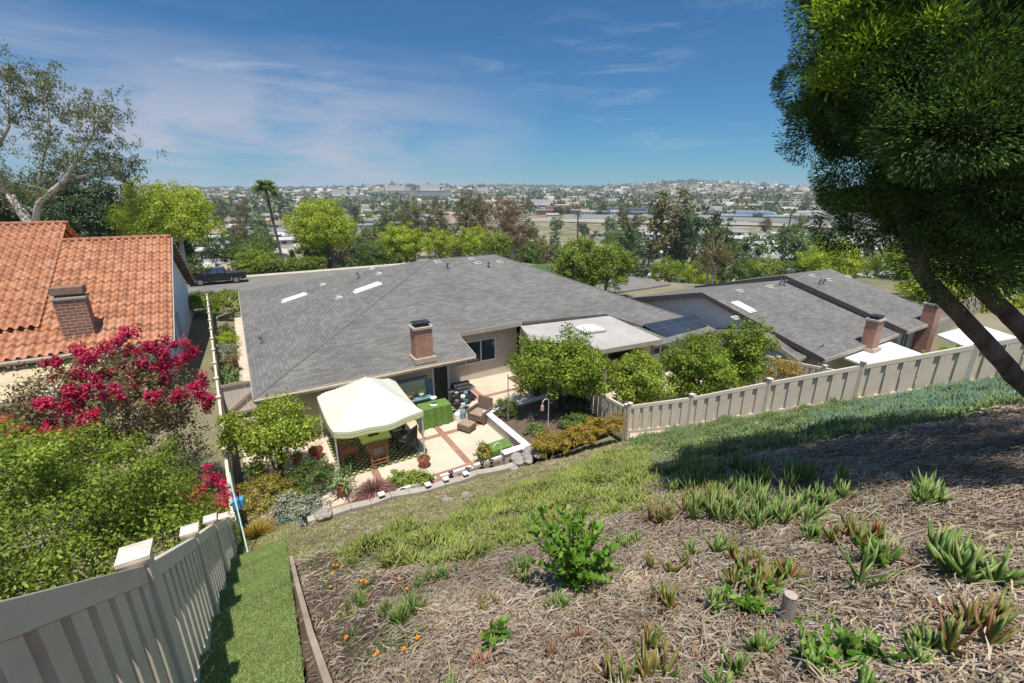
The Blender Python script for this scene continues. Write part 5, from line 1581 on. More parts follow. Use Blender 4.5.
for k, (u, v, r, h_, lm, lb) in enumerate(((-1.45, 27.0, 0.6, 1.1, LM_spiky, 'strappy green plant nearest the side gate along the long fence'), (-1.5, 29.6, 0.6, 1.0, LM_crape, 'greyish flowering shrub along the middle of the side path'), (-1.5, 32.0, 0.6, 1.1, LM_grey, 'pale shrub farther along the side path'), (-1.35, 34.6, 0.65, 1.3, LM_yel, 'yellow green shrub at the far part of the side path'), (-1.6, 37.2, 0.6, 1.0, LM_dark, 'dark low shrub before the clipped hedge ball'))):
    shrub('path_plant', lb, 'plant', 'plants along the side path', L(u, v, -0.1), (r, r * 1.3, h_), 50, 36, 0.13, 0.2, lm, 80 + k, narrow=0.3)
shrub('clipped_bush', 'round clipped green bush at the far end of the long fence', 'shrub', None, L(-1.0, 44.6, -0.1), (1.45, 1.5, 2.1), 220, 40, 0.12, 0.26, LM_bush, 90, lump=0.05, shell=0.75)
shrub('clipped_bush', 'low clipped green hedge beside the tile roofed house wall', 'shrub', None, L(-3.6, 46.5, -0.1), (1.5, 1.2, 1.5), 180, 40, 0.12, 0.26, LM_bush, 91, lump=0.05, shell=0.75)
shrub('clipped_bush', 'small clipped bush by the street in front of the tile roofed house', 'shrub', None, L(-3.2, 51.0, -0.2), (1.6, 1.2, 1.2), 120, 40, 0.13, 0.28, LM_mid, 92, lump=0.05, shell=0.75)

# ------------------------------------------------------------------ trees beyond the houses and the street


def far_tree(label, x, y, top, r, rz_, clumps, per, leaf, cr, lm, seed, bark=None, tr=0.22, name='tree', group=None, cz=None, **kw):
    z = tz(x, y) - 0.1
    return tree(name, label, 'tree', group, (x, y, z), top - z, (r, r, rz_), clumps, per, leaf, cr, lm, bark, tr, cz, seed, **kw)


far_tree('bright yellow green round tree behind the parked pickup', -39.2, 54.5, 11.2, 5.0, 4.1, 420, 60, 0.26, 0.85, LM_yel, 101, M_bark_pale, 0.32, 'shade_tree', stems=2, shell=0.35, lump=0.22)
far_tree('yellow green round tree right of the palm across the street', -26.6, 66, 9.2, 4.6, 3.8, 420, 60, 0.26, 0.8, LM_yel, 102, M_bark, 0.26, 'shade_tree', stems=2, shell=0.35, lump=0.16)
far_tree('smaller yellow green tree just over the left ridge of the grey roof', -17.9, 75, 5.2, 3.3, 3.0, 260, 56, 0.27, 0.7, LM_yel, 103, M_bark, 0.22, 'shade_tree', stems=2, shell=0.35)
far_tree('dense green tree over the right slope of the grey hipped roof', 7.0, 50, 5.2, 2.3, 2.7, 220, 60, 0.22, 0.55, LM_bush, 104, M_bark, 0.18, 'shade_tree', lump=0.2)
far_tree('bright green bushy tree right of the dense one over the grey roof', 10.3, 49, 4.7, 2.5, 2.5, 240, 60, 0.22, 0.55, LM_bush, 105, M_bark, 0.18, 'shade_tree', lump=0.2)
far_tree('pale feathery grey brown tree above the side street', 26.4, 60, 4.9, 3.0, 3.2, 130, 44, 0.22, 0.6, LM_brown, 106, M_bark_pale, 0.15, 'feathery_tree', stems=3, shell=0.2, lump=0.3)
far_tree('bright yellow green tree above the farther gabled roof', 43.0, 61, 3.9, 3.7, 2.8, 260, 50, 0.26, 0.7, LM_yel, 107, M_bark, 0.2, 'shade_tree')
far_tree('green tree under the left edge of the conifer crown', 49.5, 58, 3.8, 3.8, 2.8, 240, 50, 0.26, 0.7, LM_bush, 108, M_bark, 0.2, 'shade_tree')
far_tree('yellow green tree seen between the two leaning conifer trunks', 43.0, 44, 2.9, 4.0, 2.3, 260, 50, 0.24, 0.65, LM_yel, 109, M_bark, 0.2, 'shade_tree')
far_tree('green tree right of the second leaning trunk', 57.0, 52, 3.6, 4.6, 3.0, 220, 50, 0.26, 0.75, LM_mid, 110, M_bark, 0.2, 'shade_tree')
far_tree('light green tree at the far right behind the block wall', 49.0, 41, 1.2, 2.8, 1.6, 160, 46, 0.22, 0.55, LM_yel, 111, M_bark, 0.15, 'shade_tree')
for k, (x, y, top, r, rz_, lb) in enumerate(((-56, 62, 12.5, 6.0, 6.0, 'dark evergreen tree behind the tile roof nearest the yellow green tree'), (-66, 58, 12.8, 6.0, 6.2, 'dark evergreen tree behind the eucalyptus trunk'), (-78, 60, 13.0, 7.0, 6.5, 'dark evergreen tree at the left edge behind the tile roof'), (-50, 66, 9.0, 4.2, 4.6, 'low dark green tree filling the gap right of the eucalyptus'), (-47, 57.5, 4.4, 3.0, 2.4, 'small rounded green shrub tree over the tile roof ridge'))):
    far_tree(lb, x, y, top, r, rz_, 420, 70, 0.36, 1.0, LM_dark if k < 4 else LM_mid, 120 + k, M_bark, 0.3, 'evergreen_tree', 'dark trees behind the tile roofed house', lump=0.3, bottom=-0.95)
for k, (x, y, top, r, rz_, lm, lb) in enumerate((
        (-10.0, 112, 11.8, 3.2, 8.0, LM_brown, 'tall narrow olive tree left of the reddish tree'),
        (-4.6, 110, 9.6, 5.0, 7.5, LM_red, 'tall reddish brown tree in the middle distance'),
        (0.2, 114, 8.0, 3.5, 6.0, LM_red, 'right hand lower reddish brown tree'),
        (-27.5, 128, 7.2, 3.6, 6.5, LM_brown, 'olive brown tree left of the reddish trees'),
        (-21.0, 130, 7.4, 3.9, 6.5, LM_brown, 'second olive brown tree beside the reddish trees'))):
    far_tree(lb, x, y, top, r, rz_, 150, 40, 0.42, 1.0, lm, 130 + k, M_bark_pale, 0.3, 'tall_tree', 'tall trees of the middle distance', lump=0.3, bottom=-0.95)
for k, (x, y, top, r) in enumerate(((-14.0, 88, 3.6, 3.4), (-7.0, 86, 3.8, 3.0), (-2.5, 84, 3.0, 2.0), (3.0, 74, 2.2, 1.6))):
    far_tree(('yellow green tree just over the ridge of the grey roof', 'golden green tree over the middle of the roof ridge', 'small green tree right of the golden one over the ridge', 'small dark green tree over the right end of the ridge')[k], x, y, top, r, max(2.0, r * .8), 130, 44, 0.28, 0.65, (LM_yel, LM_yel, LM_bush, LM_mid)[k], 140 + k, M_bark, 0.18, 'small_tree', 'low trees over the roof ridge')
for k, (x, y, top, r, lm) in enumerate(((23.0, 68, .6, 2.4, LM_bush), (31.0, 64, 1.2, 2.8, LM_mid), (36.0, 66, 1.0, 2.6, LM_bush), (29.0, 71, -.5, 2.6, LM_yel), (41.0, 67, .4, 3.0, LM_mid), (-33.5, 60.5, 3.2, 2.4, LM_bush), (-37.5, 66, 3.6, 3.0, LM_mid), (-30.0, 70, 3.3, 2.6, LM_bush), (-22.0, 72, 2.6, 2.6, LM_mid), (-43.0, 70, 3.0, 3.0, LM_dark))):
    far_tree(('green bush left of the feathery tree beyond the side street', 'mid green bush right of the feathery tree', 'bright bush behind the ridge of the nearer gabled roof', 'yellow green bush behind the feathery tree', 'broad green bush behind the far end of the nearer gabled roof', 'light green bush behind the pickup bed', 'leafy green bush left of the palm', 'green bush at the foot of the palm', 'green bush under the round yellow green tree', 'dark bush behind the bright green tree')[k], x, y, top, r, 1.7, 130, 44, 0.24, 0.6, lm, 150 + k, M_bark, 0.12, 'bush_tree', 'bushes across the street', bottom=-0.9)
for k, (x, y) in enumerate(((-32.8, 68.5), (-30.6, 68.8))):
    z = tz(x, y)
    root = thing('cypress', (x, y, z), ('left', 'right')[k] + ' one of two small dark pointed cypresses behind the hedge', 'tree', 'pair of small cypresses', 0)
    Vs, Fs, o_ = [], [], 0
    for q in range(7):
        V, F, _ = crown_arrays((x, y, z + 0.6 + q * 0.55), (0.75 - q * .09, 0.75 - q * .09, 0.6), 22, 30, 0.2, 0.25, 160 + q + 20 * k, up=0.9)
        Vs.append(V); Fs.append(F + o_); o_ += len(V)
    npmesh('crown', np.concatenate(Vs), np.concatenate(Fs), LM_dark, root)
    m = MB(Matrix.Identity(4)); m.tube([(x, y, z - .1), (x, y, z + 3)], [.12, .03], 6); m.build('trunk', M_bark, root)
root = thing('hedge', L(4.5, 67.2, -0.1), 'long clipped yellow green hedge across the street', 'hedge')
Vs, Fs, o_ = [], [], 0
for k in range(15):
    V, F, _ = crown_arrays(tuple(L(-0.6 + k * 0.75, 67.2, 0.75)), (0.62, 0.7, 0.95), 40, 36, 0.17, 0.3, 180 + k, bottom=-0.9, lump=0.05, shell=0.7)
    Vs.append(V); Fs.append(F + o_); o_ += len(V)
npmesh('foliage', np.concatenate(Vs), np.concatenate(Fs), LM_bush, root)
m = MB()
for k in range(12): m.tube([L(0, 0, 0) + Vector((-0.4 + k * .95, 67.2, -0.3)), (-0.4 + k * .95, 67.2, 0.8)], 0.05, 5)
m.build('stems', M_bark, root)

# eucalyptus: pale forking trunk, long limbs, airy crown
bx, by = -49.5, 48.5; z0 = tz(bx, by) - 0.1
root = thing('eucalyptus', (bx, by, z0), 'tall eucalyptus with a pale forking trunk and airy crown on the left', 'tree', None, 0)
m = MB(Matrix.Identity(4)); tips = []
P = lambda dx, dy, z: Vector((bx + dx, by + dy, z))
limbs = [([P(0, 0, z0), P(0.1, 0, 3.00), P(-0.3, 0, 6.50), P(-1.6, 0.2, 9.69)], [.62, .5, .46, .36]),
         ([P(-1.6, .2, 9.69), P(-2.6, .3, 12.85), P(-2.7, .5, 17.53), P(-3.4, .6, 23.96)], [.34, .28, .2, .07]),
         ([P(-1.6, .2, 9.69), P(-4.2, -.4, 12.03), P(-6.6, -1, 14.25), P(-8.6, -1, 15.77)], [.3, .25, .17, .06]),
         ([P(-0.2, 0, 6.00), P(1.6, -.4, 8.87), P(5.0, -.6, 10.98), P(8.2, -.4, 14.49), P(9.6, 0, 16.59)], [.34, .28, .22, .12, .05]),
         ([P(1.6, -.4, 8.87), P(1.9, .6, 12.27), P(3.4, 1.2, 15.77), P(4.2, 1, 19.29)], [.22, .17, .11, .05]),
         ([P(-2.6, .3, 12.85), P(-0.6, 1.2, 16.13), P(0.4, 1.4, 20.10)], [.2, .14, .05]),
         ([P(-2.7, .5, 17.53), P(-5.4, .2, 20.45), P(-6.2, 0, 24.55)], [.15, .1, .04]),
         ([P(5.0, -.6, 10.98), P(7.8, .8, 11.91), P(9.8, 1.0, 12.38)], [.14, .1, .04]),
         ([P(-4.2, -.4, 12.03), P(-7.2, .8, 11.21), P(-9.6, 1.4, 12.85)], [.15, .1, .04])]
for pts, rd in limbs:
    m.tube(pts, rd, 9)
    for a, b in zip(pts[1:], pts[2:]):
        for t in (0.2, 0.5, 0.8): tips.append(a.lerp(b, t))
    tips += [pts[-1]] * 3
for t in list(tips):
    for q in range(2):
        e = t + Vector((rnd.gauss(0, 1.0), rnd.gauss(0, 1.0), rnd.uniform(0.2, 1.8)))
        m.tube([t, t.lerp(e, .5) + Vector((0, 0, .15)), e], [.05, .035, .015], 5); tips.append(e)
m.build('trunk', M_bark_pale, root, True)
g = np.random.default_rng(77)
tp = np.array([tuple(t) for t in tips if t.z > z0 + 9.3])
tp = np.repeat(tp, 7, 0) + g.normal(size=(len(tp) * 7, 3)) * np.array([1.0, 1.0, 0.8])
keep = g.random(len(tp)) < 0.72; tp = tp[keep]
n = len(tp) * 26; k = np.repeat(np.arange(len(tp)), 26)
off = rand_dirs(n, g) * g.random((n, 1)) ** .5 * (0.62 * g.uniform(.6, 1.3, len(tp)))[k][:, None]
V, F = leaf_quads(tp[k] + off, rand_dirs(n, g), rand_dirs(n, g) * .7 + np.array([0, 0, -.7]), g.uniform(.24, .42, n), g.uniform(.07, .12, n), .1)
npmesh('crown', V, F, LM_euc, root)


def palm(x, y, h, label, seed, fr_n=34, fl=2.2, lm=LM_mid, name='palm_tree', group=None, tr=.26, lean=0.6):
    z = tz(x, y) - 0.1
    root = thing(name, (x, y, z), label, 'palm tree', group, 0)
    m = MB(Matrix.Identity(4)); top = Vector((x - lean, y, z + h))
    m.tube([(x, y, z), (x - lean * .25, y, z + h * .4), (x - lean * .7, y, z + h * .75), tuple(top)], [tr * 1.3, tr, tr * .9, tr * .95], 10); m.build('trunk', M_bark, root, True)
    g = np.random.default_rng(seed); Vs, Fs, o_ = [], [], 0
    for k in range(fr_n):
        a = g.uniform(0, 6.28); el = g.uniform(-1.0, 1.5); d = np.array([math.cos(a), math.sin(a), 0])
        s = np.linspace(0, 1, 9)[:, None]
        cur = np.array(top) + d * (s * math.cos(el * .85) * fl) + np.array([0, 0, 1]) * (math.sin(el) * fl * .85 * s - 0.5 * fl * .5 * s ** 2)
        sd = np.cross(d, [0, 0, 1.0])
        for side in (-1, 1):
            P_ = np.repeat(cur[2:], 2, 0); n = len(P_)
            D_ = side * sd * .8 + d * .5 + np.array([0, 0, -.35]) + g.normal(size=(n, 3)) * .12
            V, F = leaf_quads(P_, np.tile([0, 0, 1.0], (n, 1)) + g.normal(size=(n, 3)) * .2, D_, g.uniform(.45, .8, n), .20, .1)
            Vs.append(V); Fs.append(F + o_); o_ += len(V)
    npmesh('fronds', np.concatenate(Vs), np.concatenate(Fs), lm, root)
    return root


palm(-42.8, 86, 11.0 - tz(-42.8, 86), 'tall slender fan palm standing alone above the valley on the left', 7, 70, 2.0, LM_bush, tr=.24, lean=1.4)
palm(-40.5, 104, 4.0 - tz(-40.5, 104), 'shorter palm just right of the tall palm', 8, 26, 2.6, LM_bush)
# ------------------------------------------------------------------ valley town
M_wpale = plain('pale_wall', (0.52, 0.48, 0.42), None, 0.3, 0.9)
M_wwhite = plain('white_wall', (0.50, 0.48, 0.45), None, 0.3, 0.9)
M_rwhite = plain('white_roof', (0.50, 0.49, 0.46), (0.38, 0.37, 0.35), 0.3, 0.8)
M_rgrey = plain('grey_roof', (0.27, 0.265, 0.26), (0.20, 0.20, 0.20), 0.4, 0.9)
M_rbrown = plain('brown_roof', (0.30, 0.21, 0.15), (0.22, 0.155, 0.11), 0.4, 0.9)
M_rred = plain('red_roof', (0.36, 0.12, 0.075), (0.28, 0.09, 0.06), 0.4, 0.9)
M_rtan = plain('tan_roof', (0.40, 0.32, 0.23), (0.31, 0.25, 0.18), 0.4, 0.9)
M_darkglass = plain('dark_openings', (0.05, 0.055, 0.06), None, 1, 0.3)


def house_mesh(name, l, w, h, rise, wm, rm, wins=4):
    """small far house: walls, window strip and gabled roof in one mesh with three materials"""
    v, f, mi = [], [], []

    def quadbox(x0, x1, y0, y1, z0, z1, k):
        i = len(v); v.extend([(x0, y0, z0), (x1, y0, z0), (x1, y1, z0), (x0, y1, z0), (x0, y0, z1), (x1, y0, z1), (x1, y1, z1), (x0, y1, z1)])
        for q in ((0, 1, 5, 4), (1, 2, 6, 5), (2, 3, 7, 6), (3, 0, 4, 7), (4, 5, 6, 7)): f.append([i + a for a in q]); mi.append(k)
    quadbox(-l / 2, l / 2, -w / 2, w / 2, -1.5, h, 0)
    for s in range(wins):
        x = -l / 2 + l * (s + 0.5) / wins
        for yy in (-w / 2 - 0.03, w / 2 + 0.01): quadbox(x - l / wins * .22, x + l / wins * .22, yy, yy + .02, h * .35, h * .78, 2)
    e = 0.5; i = len(v)
    v.extend([(-l / 2 - e, -w / 2 - e, h - .1), (l / 2 + e, -w / 2 - e, h - .1), (l / 2 + e, 0, h + rise), (-l / 2 - e, 0, h + rise), (l / 2 + e, w / 2 + e, h - .1), (-l / 2 - e, w / 2 + e, h - .1)])
    f += [[i, i + 1, i + 2, i + 3], [i + 3, i + 2, i + 4, i + 5]]; mi += [1, 1]
    f += [[i + 1, i + 4, i + 2], [i, i + 3, i + 5]]; mi += [0, 0]
    i = len(v)
    v.extend([(-l / 2 - e, -w / 2 - e, h - .25), (l / 2 + e, -w / 2 - e, h - .25), (l / 2 + e, w / 2 + e, h - .25), (-l / 2 - e, w / 2 + e, h - .25)])
    f += [[i, i + 1, i - 5, i - 6], [i + 3, i + 2, i + 1, i]]; mi += [1, 1]
    me = bpy.data.meshes.new(name); me.from_pydata(v, [], f)
    for mm in (wm, rm, M_darkglass): me.materials.append(mm)
    for p, k in zip(me.polygons, mi): p.material_index = k
    return me


HV = [(house_mesh('mobile_home', 17, 6.5, 2.8, 0.9, M_wwhite, M_rwhite), 'white roofed mobile home down in the valley town', 'white roofed mobile homes of the valley', 'mobile_home', 'mobile home'),
      (house_mesh('mobile_home', 16, 6.5, 2.8, 1.0, M_wpale, M_rgrey), 'grey roofed mobile home down in the valley town', 'grey roofed mobile homes of the valley', 'mobile_home', 'mobile home'),
      (house_mesh('town_house', 14, 9, 3.0, 2.0, M_wpale, M_rbrown), 'brown roofed house down in the valley town', 'brown roofed houses of the valley', 'town_house', 'house'),
      (house_mesh('town_house', 15, 9, 3.2, 1.8, M_wwhite, M_rtan), 'tan roofed house down in the valley town', 'tan roofed houses of the valley', 'town_house', 'house'),
      (house_mesh('town_house', 16, 10, 5.5, 2.0, M_wpale, M_rgrey), 'grey roofed two storey house on the far side of the valley', 'grey roofed houses of the valley', 'town_house', 'house'),
      (house_mesh('town_house', 13, 9, 3.0, 2.0, M_wwhite, M_rred), 'red roofed house down in the valley town', 'red roofed houses of the valley', 'town_house', 'house')]


def place_house(k, x, y, rz, s=1.0, label=None, group=None):
    me, lb, gr, nm, cat = HV[k]
    o = bpy.data.objects.new(nm, me)
    link(o, Matrix.Translation((x, y, tz(x, y))) @ Matrix.Rotation(rz, 4, 'Z') @ Matrix.Scale(s, 4))
    return tag(o, label or lb, cat, group if label else gr)


def polar(px, r):
    """a spot on the ground at distance r, px pixels across the 1024 wide view (straight ahead = 512)"""
    a = math.atan2((px - 512) / 455.0, 0.95)
    return r * math.sin(a), r * math.cos(a)


# houses near enough to be told apart
place_house(2, *polar(638, 120), R(25), 0.85, 'brown roofed house beyond the side street left of the feathery tree')
place_house(5, *polar(757, 128), R(-25), 0.75, 'house with a bright red brown roof right of the feathery tree')
place_house(0, -58, 96, R(20), 1.0, 'white flat roofed house behind the bush left of the palm')
place_house(3, -44, 100, R(28), 1.0, 'tan roofed house with pale walls at the foot of the palm')
place_house(0, -25.5, 108, R(30), 0.7, 'white roofed house right of the round yellow green tree')
place_house(2, -14.5, 92, R(30), 0.6, 'small brown roofed house over the left roof ridge')
place_house(0, 3.5, 98, R(31), 0.8, 'white roofed house just over the right end of the roof ridge')
place_house(3, 12.0, 92, R(31), 0.7, 'tan roofed house behind the dense green tree')
bw = place_house(4, 66, 57, R(-35), 0.75, 'pale blue grey building with windows at the far right between the trunks')
hr = random.Random(17)
cnt = [0]
occ = []


def free(x, y, d):
    return all((x - a) ** 2 + (y - b) ** 2 > d * d for a, b in occ)


def rows(px0, px1, r0, r1, dr, dpx, kinds, rz, skip=0.15):
    r = r0
    while r < r1:
        px = px0 + hr.uniform(0, dpx)
        while px < px1:
            x, y = polar(px, r + hr.uniform(-dr, dr) * .18)
            if hr.random() > skip and free(x, y, 9) and cnt[0] < 285:
                place_house(hr.choice(kinds), x, y, rz + hr.gauss(0, .08) + (math.pi / 2 if hr.random() < .2 else 0), hr.uniform(.85, 1.15))
                occ.append((x, y)); cnt[0] += 1
            px += dpx * 150 / r * hr.uniform(.9, 1.3)
        r += dr * (1 + (r - r0) / 400)


rows(175, 345, 115, 330, 21, 60, [0, 0, 1, 1, 3], R(30))
rows(350, 520, 125, 330, 30, 75, [0, 1, 2, 3], R(15), .4)
rows(520, 650, 110, 330, 26, 68, [0, 1, 2, 3, 5], R(-5), .35)
rows(640, 900, 92, 330, 15, 46, [0, 0, 1, 0], R(-25), .1)
rows(850, 1150, 110, 300, 40, 90, [0, 1, 2, 3], R(-30), .3)
rows(170, 480, 360, 640, 32, 62, [1, 3, 4, 2, 0], R(25), .2)
rows(480, 860, 520, 700, 50, 90, [1, 3, 4, 2], R(0), .3)
# long low commercial buildings beside the concrete river bed
M_cw = [M_wwhite, M_wpale, plain('slate_wall', (0.12, 0.14, 0.16), None, .3, .6), plain('brick_red_wall', (0.30, 0.15, 0.11), None, .3, .9), plain('blue_wall', (0.26, 0.33, 0.42), None, .3, .8)]
CB = [(620, 545, 120, 9, 2, 'long dark slate fronted commercial building across the river bed'), (555, 560, 75, 9, 3, 'reddish fronted commercial building left of the dark one'), (540, 640, 95, 16, 0, 'white flat roofed commercial block above the river bed'),
      (735, 500, 80, 9, 4, 'blue and white shop building across the river bed'), (790, 520, 70, 8, 1, 'tan commercial building right of the blue shop building'), (690, 600, 110, 10, 0, 'long white warehouse with a flat roof above the river bed'),
      (655, 690, 90, 11, 1, 'pale warehouse left of the long white one'), (815, 620, 90, 10, 0, 'white commercial building near the conifer crown edge'), (362, 900, 110, 26, 0, 'cream apartment block on the left hill'), (440, 1100, 120, 34, 0, 'tall pale apartment block on the hill left of the reddish tree'),
      (410, 1250, 110, 30, 1, 'pale stepped apartment block below the left hilltop'), (486, 950, 60, 30, 1, 'narrow pale block right behind the tall olive tree'), (250, 760, 120, 14, 0, 'long pale building behind the tall palm'), (760, 760, 130, 12, 1, 'tan long building on the far valley side')]
for px, r, l, h, k, lb in CB:
    x, y = polar(px, r); z = tz(x, y)
    rz_ = -math.atan2(x, y) + hr.uniform(-.12, .12)
    fr = Matrix.Translation((x, y, z)) @ Matrix.Rotation(rz_, 4, 'Z')
    l *= .72
    root = thing('commercial_building', (x, y, z), lb, 'building', 'large buildings across the valley', rz_)
    m = MB(fr); m.box(-l / 2, l / 2, -12, 12, -6, h * .62); m.box(-l * .3, l * .2, -8, 10, h * .621, h); m.build('walls', M_cw[k], root)
    m = MB(fr); m.box(-l / 2 - .6, l / 2 + .6, -12.6, 12.6, h * .62 - .9, h * .62 - .05); m.build('roof_edge', M_rwhite, root)
    for q in range(max(1, int(h * .62 / 3.2))):
        m = MB(fr); m.box(-l / 2 + 1.5, l / 2 - 1.5, -12.12, -12.02, q * 3.2 + .9, q * 3.2 + 2.2); m.build('window_band', M_darkglass, root)
# river bed
m = MB(Matrix.Identity(4))
for (pa, ra), (pb, rb) in zip(((380, 470), (480, 440), (600, 425), (700, 415), (800, 400)), ((480, 440), (600, 425), (700, 415), (800, 400), (960, 390))):
    a, b = polar(pa, ra), polar(pb, rb); a2, b2 = polar(pa, ra + 42), polar(pb, rb + 42)
    q = [(*p, tz(*p) + 0.9) for p in (a, b, b2, a2)]
    m.poly(q)
struct('river_bed', m, plain('river_concrete', (0.34, 0.31, 0.25), (0.26, 0.235, 0.19), 0.02, 0.95))
root = None
m = MB(Matrix.Identity(4))
for (pa, ra), (pb, rb) in zip(((560, 492), (650, 482), (740, 476)), ((650, 482), (740, 476), (860, 468))):
    a, b = polar(pa, ra), polar(pb, rb); za, zb = tz(*a), tz(*b)
    m.beam((a[0], a[1], za + 2.4), (b[0], b[1], zb + 2.4), 1.0, 3.4)
tag(m.build('flood_wall', M_wwhite), 'long white flood wall along the far side of the river bed', 'wall')
# side street at the right with its kerb
struct('side_street', MB().box(31.2, 46, 38, 46, -1.6, -1.0), M_asphalt)
m = MB(); m.box(31.2, 46, 46.02, 46.25, -1.6, -0.86); struct('side_street_kerb', m, M_walk)

# ------------------------------------------------------------------ valley trees
def tree_mesh(name, r, rz_, cz, clumps, per, leaf, cr, lm, seed, **kw):
    V, F, cc = crown_arrays((0, 0, cz), (r, r, rz_), clumps, per, leaf, cr, seed, bottom=-0.95, **kw)
    n0 = len(V)
    m = MB(Matrix.Identity(4)); m.tube([(0, 0, -1), (0.1, 0, cz)], [r * .07, r * .04], 6)
    tv = np.array([tuple(p) for p in m.v]); tf = np.array([q for q in m.fc if len(q) == 4]) + n0
    V = np.concatenate([V, tv]); F = np.concatenate([F, tf])
    me = bpy.data.meshes.new(name)
    me.vertices.add(len(V)); me.vertices.foreach_set('co', V.astype(np.float32).ravel())
    me.loops.add(F.size); me.loops.foreach_set('vertex_index', F.astype(np.int32).ravel())
    me.polygons.add(len(F)); me.polygons.foreach_set('loop_start', np.arange(0, F.size, 4, dtype=np.int32))
    mi = np.zeros(len(F), np.int32); mi[len(F) - len(tf):] = 1; me.polygons.foreach_set('material_index', mi)
    me.update(calc_edges=True)
    me.materials.append(lm); me.materials.append(M_bark)
    return me


TV = [(tree_mesh('t', 4.2, 3.4, 4.6, 70, 34, .6, 1.0, LM_dark, 201), 'rounded dark green tree among the valley houses', 'dark round valley trees', 'valley_tree'),
      (tree_mesh('t', 4.0, 3.6, 4.8, 70, 34, .6, 1.0, LM_mid, 202), 'mid green broad tree among the valley houses', 'mid green valley trees', 'valley_tree'),
      (tree_mesh('t', 3.6, 3.0, 4.0, 60, 34, .6, .9, LM_bush, 203), 'bright green tree among the valley houses', 'bright green valley trees', 'valley_tree'),
      (tree_mesh('t', 3.4, 5.6, 7.0, 80, 34, .6, 1.0, LM_brown, 204, lump=.35), 'tall olive brown tree among the valley houses', 'olive brown valley trees', 'valley_tree'),
      (tree_mesh('t', 2.0, 6.0, 7.0, 60, 34, .5, .8, LM_dark, 205, lump=.2), 'tall narrow dark tree among the valley houses', 'narrow dark valley trees', 'valley_tree')]


def place_tree(k, x, y, s, sz=1.0, label=None):
    me, lb, gr, nm = TV[k]
    o = bpy.data.objects.new(nm, me)
    link(o, Matrix.Translation((x, y, tz(x, y) - .2)) @ Matrix.Rotation(hr.uniform(0, 6.28), 4, 'Z') @ Matrix.Diagonal((s, s, s * sz, 1)))
    return tag(o, label or lb, 'tree', None if label else gr)


for px, r, k, s, sz, lb in ((655, 150, 3, 1.9, 1.1, 'large grey olive tree left of the blue green conifer in the valley'), (683, 155, 0, 2.0, 1.3, 'broad dark green tree in the middle of the valley'), (672, 145, 4, 1.6, 1.0, 'dark blue green conifer in the valley'), (708, 150, 4, 1.4, 1.0, 'slim dark conifer right of the broad dark tree'),
                            (730, 160, 1, 1.6, 1.0, 'green tree right of the slim conifer'), (780, 165, 1, 1.9, 1.0, 'wide green tree in the valley under the conifer crown'), (585, 130, 4, 1.3, .9, 'slim dark green conifer over the dense green tree'), (545, 135, 1, 1.5, 1.0, 'green tree left of the slim conifer over the roof'), (525, 180, 3, 1.4, .9, 'olive tree over the right roof ridge'),
                            (615, 165, 1, 1.6, 1.0, 'mid green tree right of the slim conifer over the roof'), (365, 150, 0, 1.7, 1.0, 'dark tree behind the round yellow green tree'), (385, 190, 1, 1.8, 1.0, 'green tree behind the smaller yellow green tree'), (455, 160, 1, 1.6, 1.1, 'green tree at the foot of the tall olive tree'), (345, 140, 3, 1.2, 1, 'greyish tree right of the round yellow green tree'),
                            (820, 150, 1, 1.6, 1, 'green tree left of the conifer crown tip'), (845, 120, 0, 1.3, .8, 'dark green tree above the yellow green tree on the right')):
    x, y = polar(px, r); place_tree(k, x, y, s, sz, lb); occ.append((x, y))
n_t = 0
while n_t < 275:
    r = 100 + 640 * hr.random() ** 1.7; px = hr.uniform(150, 1010)
    if 360 < r < 500 and 470 < px < 860 and hr.random() < .8: continue
    x, y = polar(px, r)
    if not free(x, y, 6): continue
    place_tree(hr.choice([0, 0, 1, 1, 1, 2, 3, 3, 4]), x, y, hr.uniform(.6, 1.35) * (1 if r < 350 else 1.15), hr.uniform(.8, 1.2)); occ.append((x, y)); n_t += 1
pt = None
for k, (px, r, h_) in enumerate(((768, 300, 14), (778, 306, 13), (797, 310, 12), (573, 250, 15))):
    x, y = polar(px, r)
    palm(x, y, h_, ('left', 'second', 'right', 'lone middle')[k] + ' small far palm among the valley houses', 300 + k, 22, 2.8, LM_mid, 'palm_tree', 'far palms of the valley', .4, .3)

# ------------------------------------------------------------------ far slope: woods and roofs too many to count
g = np.random.default_rng(99)
n = 15000
r = np.sqrt(g.uniform(480 ** 2, 3250 ** 2, n)) ; r = np.where(g.random(n) < .35, g.uniform(480, 1500, n), r); a = g.uniform(-1.02, 1.02, n)
x, y = r * np.sin(a), r * np.cos(a)
dens = np.sin(x / 140 + 1) * np.sin(y / 190) + .6 * np.sin(x / 47 + y / 61)
edge_n = (r > 2650)
k = (dens > -0.25) | edge_n | (g.random(n) < .22)
k &= ~((r > 400) & (r < 560) & (a > -.15) & (a < .68))
x, y, r = x[k], y[k], r[k]
z = terrain(x, y); n = len(x)
R_ = g.uniform(4.0, 8.5, n) * np.where(g.random(n) < .08, 1.5, 1); Ht = R_ * g.uniform(.9, 1.9, n)
per = 16
idx = np.repeat(np.arange(n), per)
d = rand_dirs(n * per, g); d[:, 2] = np.abs(d[:, 2]) * 1.0 - .1
P = np.stack([x, y, z + Ht * .35], 1)[idx] + d * np.stack([R_, R_, Ht * .75], 1)[idx] * g.uniform(.5, 1, (n * per, 1))
V, F = leaf_quads(P, d + np.array([0, 0, .4]), rand_dirs(n * per, g), R_[idx] * g.uniform(.6, 1.0, n * per), R_[idx] * g.uniform(.5, .8, n * per), .15)
